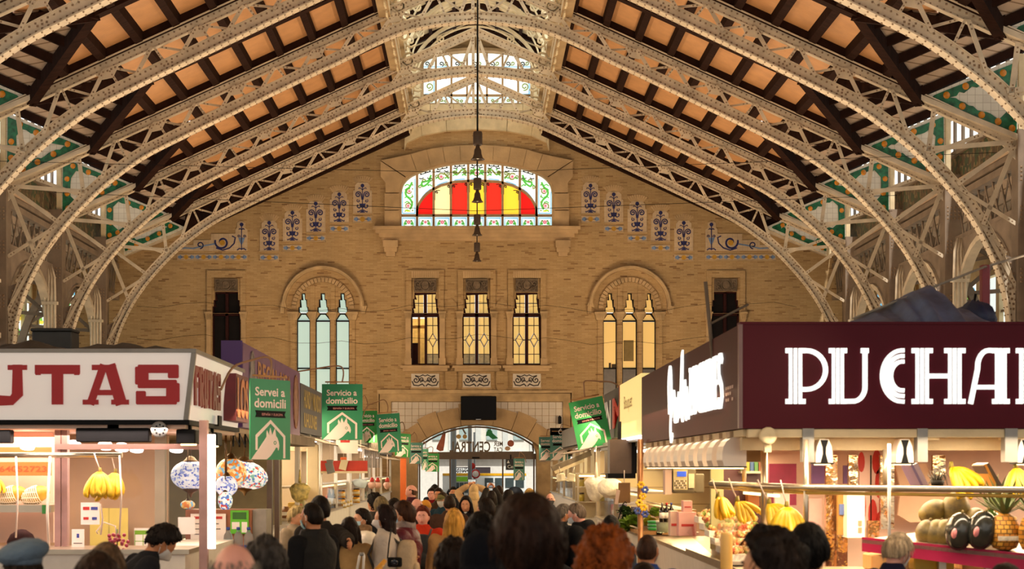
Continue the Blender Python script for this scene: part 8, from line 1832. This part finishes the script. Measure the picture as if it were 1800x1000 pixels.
    for sd in (-1, 1): mb = MB(); mb.rings([(Vector((sd*.1, -.085, .045)), .02, .03, EX, EZ), (Vector((sd*.1, -.06, .05)), .04, .05, EX, EZ), (Vector((sd*.103, .02, .05)), .042, .05, EX, EZ), (Vector((sd*.108, .1, .04)), .045, .038, EX, EZ), (Vector((sd*.112, .165, .03)), .036, .028, EX, EZ), (Vector((sd*.112, .185, .025)), .015, .015, EX, EZ)], n=12); mb.xform(SC); mb.build('shoe', mat('dark shoe leather', '1a1614', .5, var=.1), t)
    # face details
    def patch(name, z0, z1, amax, lift, m, rows=8, cols=14, sag=0):
        mb = MB(); vs = []
        for sgn in (0, 1):
            for i in range(rows+1):
                z = z1+(z0-z1)*i/rows
                for j in range(cols+1):
                    a = -amax+2*amax*j/cols; c = math.sqrt(max(.02, 1-z*z)); d = Vector((math.sin(a)*c, math.cos(a)*c, z)); p = hs(d); k_ = gau(a/.5)*.012*(1-abs(2*i/rows-1)); q = p*(1+(lift-.002*sgn)/p.length)+Vector((0, k_+.0015*math.sin(i*2.2), 0)); vs.append(Mh@q)
        n = (rows+1)*(cols+1); f = [(i*(cols+1)+j, (i+1)*(cols+1)+j, (i+1)*(cols+1)+j+1, i*(cols+1)+j+1) for i in range(rows) for j in range(cols)]
        f += [tuple(n+q for q in reversed(x)) for x in f]; mb.add(vs, f, 0, True); mb.xform(SC); return mb.build(name, m, t)
    if mask:
        mo = patch('mask', -.88, -.06, 1.15, .010, mat('mask '+mask, mask, .7, var=.06))
        for sd in (-1, 1): mb = MB(); mb.tube([Mh@(hs(Vector((sd*.88, .42, -.15)).normalized())*1.06), Mh@Vector((sd*.082, .0, .035)), Mh@Vector((sd*.092, -.026, .0)), Mh@(hs(Vector((sd*.75, .3, -.65)).normalized())*1.08)], .0022, 5); mb.xform(SC); mb.build('ear_loop', M_paper, mo)
    if chinmask: patch('mask', -.99, -.74, 1.0, .012, mat('mask '+chinmask, chinmask, .7, var=.06))
    if beard: patch('beard', -.92, -.35, 1.25, .006, hairm(hc))
    if eyes:
        for sd in (-1, 1):
            c = hs(Vector((sd*.36, .92, .05)).normalized()); mb = MB(); mb.ball(Mh@(c+Vector((0, -.0065, 0))), (.0125, .0105, .0085), 12, 8, 0, Rh); mb.xform(SC); e = mb.build('eye', M_eyew, t); mb = MB(); mb.ball(Mh@(c+Vector((0, .0012, 0))), (.0055, .004, .0055), 10, 6, 0, Rh); mb.xform(SC); mb.build('iris', M_iris, e)
            mb = MB(); mb.tube([Mh@(hs(Vector((sd*x, .9, z)).normalized())*1.02) for x, z in ((.16, .20), (.34, .26), (.56, .21))], [.003, .0042, .002], 6); mb.xform(SC); mb.build('eyebrow', hairm(hc), t)
        if not mask: mb = MB(); mb.tube([Mh@(hs(Vector((x, .85, z)).normalized())*1.012) for x, z in ((-.24, -.50), (-.1, -.485), (0, -.49), (.1, -.485), (.24, -.50))], [.002, .0055, .006, .0055, .002], 7); mb.xform(SC); mb.build('lips', M_lip, t)
    if glasses:
        for sd in (-1, 1): c = hs(Vector((sd*.36, .92, .05)).normalized()); mb = MB(); mb.tube([Mh@(c+Vector((.022*math.cos(a), .012, .018*math.sin(a)))) for a in [q*math.pi/6 for q in range(13)]], .0022, 5); mb.tube([Mh@(c+Vector((sd*.022, .01, .004))), Mh@Vector((sd*.08, .0, .02))], .002, 5); mb.xform(SC); mb.build('spectacle_rim', M_black, t)
    if scarf:
        mb = MB(); 
        for q in range(3): mb.tube([piv+Vector((.083*math.cos(a), .078*math.sin(a), -.045+.028*q+.01*math.sin(a*2+q))) for a in [i*math.pi/10 for i in range(21)]], .024, 8)
        me2 = remesh(mb, .012, 'scarf', mat('scarf '+scarf, scarf, .9, var=.4, sc=18), 1); me2.transform(SC); link('scarf', me2, t)
    if pack:
        pc, front = pack; sg = 1 if front else -1; mb = MB(); c = bend(Vector((0, sg*.20, 1.17)))
        mb.ball(c, (.155, .095, .235), 20, 14, 0, Rl, lambda d: 1/(abs(d.x)**4+abs(d.y)**4+abs(d.z)**4)**.25*.92); mb.xform(SC); pk = mb.build('backpack', mat('bag '+pc, pc, .8, var=.2, sc=7, bump=.3), t)
        mb = MB(); mb.ball(bend(Vector((0, sg*.285, 1.08))), (.11, .035, .10), 16, 10, 0, Rl, lambda d: 1/(abs(d.x)**4+abs(d.y)**4+abs(d.z)**4)**.25*.92); mb.xform(SC); mb.build('bag_pocket', mat('bag '+pc, pc, .8, var=.2, sc=7, bump=.3), pk)
        for sd in (-1, 1): mb = MB(); mb.tube([bend(Vector((sd*.10, sg*.14, 1.36))), bend(Vector((sd*.11, sg*.05, 1.435))), bend(Vector((sd*.12, -sg*.08, 1.40))), bend(Vector((sd*.125, -sg*.15, 1.25))), bend(Vector((sd*.15, -sg*.05, 1.02)))], .014, 6); mb.xform(SC); mb.build('bag_strap', mat('dark strap', '3a342e', .7), pk)
    t['_s'] = s; return t, loc, s, A, R2, Mh, (X0, Y0)
def held_phone(label, px, py, Y):
    t = thing('phone', label, 'phone', at(px, py, Y)); mb = MB(); mb.obox((0, 0, 0), (.15, .009, .075), None, 0, .003); mb.build('phone_body', M_black, t); mb = MB(); mb.box(-.065, .065, -.0065, -.0045, -.031, .031); mb.build('lit_screen', mat('lit phone screen', 'b8c8d0', .3, var=.5, sc=30, emit=.5), t); mb = MB(); mb.box(-.06, -.04, .0045, .007, .012, .03); mb.build('camera_bump', M_grey, t)
p_ = person
p_('bald man with dark beard and pale blue mask, black quilted vest, facing the left stalls', 548, 883, 11.2, 52, 'thin', '1a120c', '141416', 1, pitch=.12, mask='a8d0d8', beard=True, vest='1c1a18', hem=.8, thick=.008, eyes=True)
p_('dark haired man behind the bald one, charcoal jacket, arm reaching to a trolley handle', 562, 871, 12.9, 35, 'short', '18110c', '2a2420', 1, targets=(None, P(628, 968, 12.2)), fine=True, jt=.02)
p_('girl with long straight dark hair and a beige coat, seen from behind', 614, 908, 13.0, -12, 'long', '22160f', 'b08a58', 0, L=.42, jt=.02)
p_('woman with pale blue mask in white ribbed puffer jacket, dark short hair', 636, 893, 14.6, 115, 'short', '1c130e', 'e0d4c0', 0, mask='b4d4e0', puff=True, jt=.025, eyes=True, scarf='8a6a48')
pk5 = p_('woman with dark bob and white mask, pale grey sweatshirt and beige backpack', 676, 886, 12.9, 82, 'bob', '20100c', 'b8aa9c', 0, mask='d8d0cc', pack=('b09878', False), jt=.022, thick=.02)
p_('man with tall dark curly hair by the hams, face turned from us', 658, 866, 17.6, 50, 'short', '16100c', '3a332c', 0, curl=.5, thick=.03)
p_('person with short grey blond hair and black coat behind the dark bob', 670, 872, 16.6, 15, 'short', '6a5a3c', '18181a', 0, thick=.022)
p_('person with dark hair and black jacket left of maroon puffer woman', 693, 875, 16.9, -25, 'short', '1a120e', '161618', 1)
p_('woman in shiny maroon puffer coat with blue mask and striped scarf', 709, 880, 13.3, 78, 'short', '3a2214', '5a1220', 0, mask='a4c4d8', puff=True, jt=.032, scarf='8a7a74', arms=('down', 'pocket'), targets=(None, P(727, 978, 13.0)), fine=True, eyes=True, thick=.03, pitch=.1)
p_('bald man in plum jacket standing by the orange pillar', 723, 852, 23.5, 75, 'bald', '5a4030', '3c1c24', 2, thick=.006, jt=.02)
p_('bald pink faced man looking down between maroon puffer and orange jacket', 733, 876, 18.6, 150, 'bald', '8a7060', '241c1c', 2, pitch=.2, eyes=True, thick=.005)
p_('woman with short red hair in orange red jacket with a black bag across', 743, 888, 15.6, 172, 'short', '5a2414', 'b03018', 2, eyes=True, pack=('141416', True), jt=.02, thick=.022)
p_('person in mustard yellow beanie behind the red haired woman', 748, 878, 19.6, 150, 'short', '3a2a1c', '1c1c20', 1, hat='beanie', hatc='c8861c', eyes=True)
p_('man in crimson jacket holding a hand up, dark fringe, facing us', 759, 857, 25.5, 170, 'short', '1a110c', '6a1018', 2, eyes=True, arms=('chest', 'down'))
p_('person with very dark hair standing farthest left before the doors', 764, 851, 29, 20, 'short', '14100d', '1c2028', 1)
p_('woman in olive cap with white mask and teal jacket', 778, 865, 21.2, 145, 'short', '3a2a1c', '1e3440', 0, hat='cap', hatc='6a6434', mask='c8c4bc', eyes=True)
p_('person with dark brown hair behind the olive cap, brown jacket', 771, 857, 24.2, 160, 'short', '24160e', '3a281c', 1, eyes=True)
p_('man in black mask facing us in front of the door posts', 797, 855, 27.5, 180, 'short', '18110d', '1a1c20', 1, mask='18181a', eyes=True)
p_('man with thinning crown in brown jacket, seen from behind', 790, 870, 18.4, 8, 'thin', '2a1c12', '3e2a20', 1, thick=.010, jt=.02)
p_('woman with long golden blonde hair and tan coat, back to us', 798, 893, 13.4, -6, 'long', 'c08a3a', 'b88a54', 0, L=.36, jt=.022, thick=.022)
p_('young woman with long dark hair and white mask under her chin, facing us', 819, 871, 19.2, 172, 'long', '1a100c', '16161a', 0, L=.3, chinmask='dcd8d4', eyes=True, pitch=.1)
p_('person in cream hooded coat raising a phone overhead with both hands', 833, 850, 25.5, 4, 'none', '2a1c12', 'b89870', 0, hoodup='c8a878', targets=(P(823, 853, 25.72), P(836, 853, 25.72)), fine=True, jt=.016)
held_phone('phone held up by the person in the cream hood', 829.5, 846, 25.85)
p_('dark haired person raising a phone, beside the cream hood', 864, 862, 23.8, 2, 'bob', '1c120d', '2a2624', 0, targets=(P(856, 859, 24.1), P(870, 859, 24.1)), fine=True)
held_phone('phone held up by the dark haired person beside cream hood', 863, 852, 24.2)
p_('man with cropped dark hair and grey green jacket before the glass doors', 877, 853, 28, 12, 'short', '2a1a10', '38403a', 1)
p_('man with dark hair turned sideways just behind the very large head', 894, 860, 22.5, -35, 'short', '18100c', '2c2826', 2)
p_('man with combed dark hair and brown jacket, seen in three-quarter back', 853, 875, 14.4, 50, 'short', '1c120c', '3a2c22', 1, thick=.02)
p_('nearest tall person with thick dark brown hair and pale grey hooded top', 927, 867, 4.35, 10, 'short', '26150d', 'a8a49e', 1, thick=.028, hood=True, jt=.03, hyaw=8)
p_('person with navy black hood pulled up, right in front of the camera', 845, 929, 6.3, -5, 'none', '14100d', '0e0f14', 1, hoodup='0e1016', jt=.03)
p_('person with brown black hair low beside the navy hood', 797, 944, 6.9, 10, 'short', '1c120e', '1a1614', 1, thick=.024, wavy=.2)
p_('person with black hair directly above the navy hood', 846, 899, 8.4, 5, 'short', '0e0b0a', '18181a', 1, thick=.03)
p_('man with short grey hair in black hooded jacket, head bowed', 1014, 884, 14.6, 68, 'short', '6a5a4c', '101012', 2, pitch=.35, mask='b8c4cc', hood=True, jt=.026, thick=.012, arms=('hold', 'bent'))
p_('grey haired man in spectacles and black mask facing the bowed man', 990, 885, 15.9, -62, 'short', '5a524a', '141416', 1, pitch=.2, mask='141416', glasses=True, thick=.016, eyes=True)
p_('dark haired woman in black with clasped hands beside the grey haired pair', 969, 897, 14.4, -65, 'short', '2a1c16', '17171b', 0, arms=('hold', 'hold'), scarf='c8bcae', fine=True, pitch=.25, thick=.022)
p_('blond person in light coat half hidden by the nearest head', 962, 885, 18.6, -15, 'short', '9a7444', '7a6a58', 0, thick=.022)
p_('bald man in black mask and spectacles facing us near the cheese counter', 967, 867, 23.2, 178, 'bald', '4a3a2c', '20242c', 2, mask='16181e', glasses=True, eyes=True, thick=.004)
p_('blond person in dark coat near the entrance, turned to the right row', 931, 858, 26.5, -50, 'short', 'b08a4a', '22242a', 0, thick=.022)
p_('boy with thick black hair in front of the vegetable counter', 1074, 905, 13.2, -15, 'short', '100c0a', '2a3038', 1, thick=.022)
p_('woman with big copper red curls, close to the camera', 1064, 927, 6.0, -28, 'short', '7a3a10', '2e2a2a', 0, curl=.55, thick=.05, jt=.02, eyes=True)
p_('man with shaved head and white mask straps in blue jacket', 1138, 940, 9.3, -18, 'shaved', '3a2418', '1c3a7a', 1, mask='e0d4cc', jt=.02)
p_('child with dark hair below the shaved head man', 1132, 988, 7.6, 0, 'short', '1e130d', '2a2a30', 1)
p_('woman with short wavy dark hair in profile, near the bananas', 1352, 925, 5.1, 62, 'short', '1e140f', '2a2428', 0, thick=.032, wavy=.3, eyes=True)
p_('woman with black hair tied in a low bun and blue collar', 1420, 918, 6.3, -25, 'bun', '0f0c0b', '24384e', 1, thick=.018, jt=.022)
p_('elderly woman with short silver blonde hair looking down by the melons', 1578, 936, 9.2, -55, 'short', 'c0a888', '1c1a30', 2, pitch=.4, thick=.024, mask='e0d8d0', glasses=True)
p_('dark haired head at the bottom corner under the pineapples', 1768, 990, 6.0, 0, 'short', '1c120d', '2a2624', 1)
p_('man in slate blue beret at the lower corner of the fruit stall', 40, 952, 6.2, 30, 'short', '2c221a', '3a3a40', 1, hat='beret', hatc='4c5e70', thick=.01)
p_('person with greying brown hair beside the grapes, behind another head', 186, 953, 6.6, 5, 'short', '5a4430', '3a3230', 1, thick=.02)
p_('person with dark brown hair lowest in front of the grapes', 170, 968, 5.4, 0, 'short', '2a1a11', '2c2624', 1, thick=.02)
p_('balding grey haired man close to the camera under the corner tube', 412, 954, 4.75, 4, 'bald', '7a7064', '3c3a3a', 2, thick=.012)
p_('person with wavy dark grey hair behind the balding man', 466, 942, 6.2, -5, 'short', '3a3430', '2e2c2e', 1, thick=.028, wavy=.3)
p_('dark haired woman with mask bending forward at the fruit stall, curly ponytail', 284, 960, 9.8, -65, 'short', '17100d', '1c1c20', 1, lean=.55, pitch=.25, s=.93, mask='d8d4d0', curl=.35, thick=.024)
p_('seller with grey blond curls behind the bald man, leaning over her counter', 521, 889, 16.2, -120, 'short', 'a08a5c', '8a7a64', 0, curl=.5, thick=.03, pitch=.2)
# things held or worn
t = thing('trolley_handle', 'white bent trolley handle held by the reaching man', 'handle', at(632, 1015, 12.1)); mb = MB(); mb.tube([(-.03, 0, 0), (.0, 0, .17), (.012, 0, .19), (.03, 0, .19), (.035, 0, .17), (.025, 0, 0)], .011, 8); mb.build('tube', M_white, t); mb = MB(); mb.tube([(-.0, 0, .185), (.035, 0, .188)], .015, 8); mb.build('grip', M_grey, t)
mb = MB(); mb.tube([(-.02, 0, 0), (-.025, .0, Z_(1015, 12.1)*-1+.02)], .011, 8); mb.build('tube', M_white, t)
t = thing('bread_stick', 'upper golden bread stick poking up beside pale grey sweatshirt', 'bread', at(664, 1008, 11.6), 0, 'two golden bread sticks'); mb = MB(); mb.tube([(-.06, 0, -.05), (.0, 0, .03), (.06, 0, .105)], [.022, .026, .016], 10); mb.build('crust', mat('golden bread crust', 'd8962c', .6, var=.2, sc=14), t)
for k in range(3): mb = MB(); mb.tube([(-.03+k*.03, -.022, -.02+k*.035), (-.01+k*.03, -.022, -.005+k*.035)], .006, 5); mb.build('score', mat('bread score', 'e8c07a', .7), t)
dup(t, (t.location.x-.03, t.location.y-.02, t.location.z-.045), label='lower golden bread stick beside the pale grey sweatshirt')
cmr = thing('camera_bag', 'small black camera hanging below the beige backpack', 'camera', at(694, 988, 12.5)); mb = MB(); mb.obox((0, 0, 0), (.12, .06, .08), None, 0, .01); mb.build('camera_body', M_black, cmr); mb = MB(); mb.lathe([(0, 0), (.03, 0), (.03, .04), (.022, .045), (0, .04)], 14, (0, -.03, 0), 0, Matrix.Rotation(math.pi/2, 3, 'X')); mb.build('lens', mat('dark lens', '14121a', .1), cmr); mb = MB(); mb.tube([(-.06, 0, .03), (-.05, .02, .15), (-.03, .03, .28)], .006, 5); mb.build('strap', M_black, cmr)

bpy.data.scenes.remove(TMP)
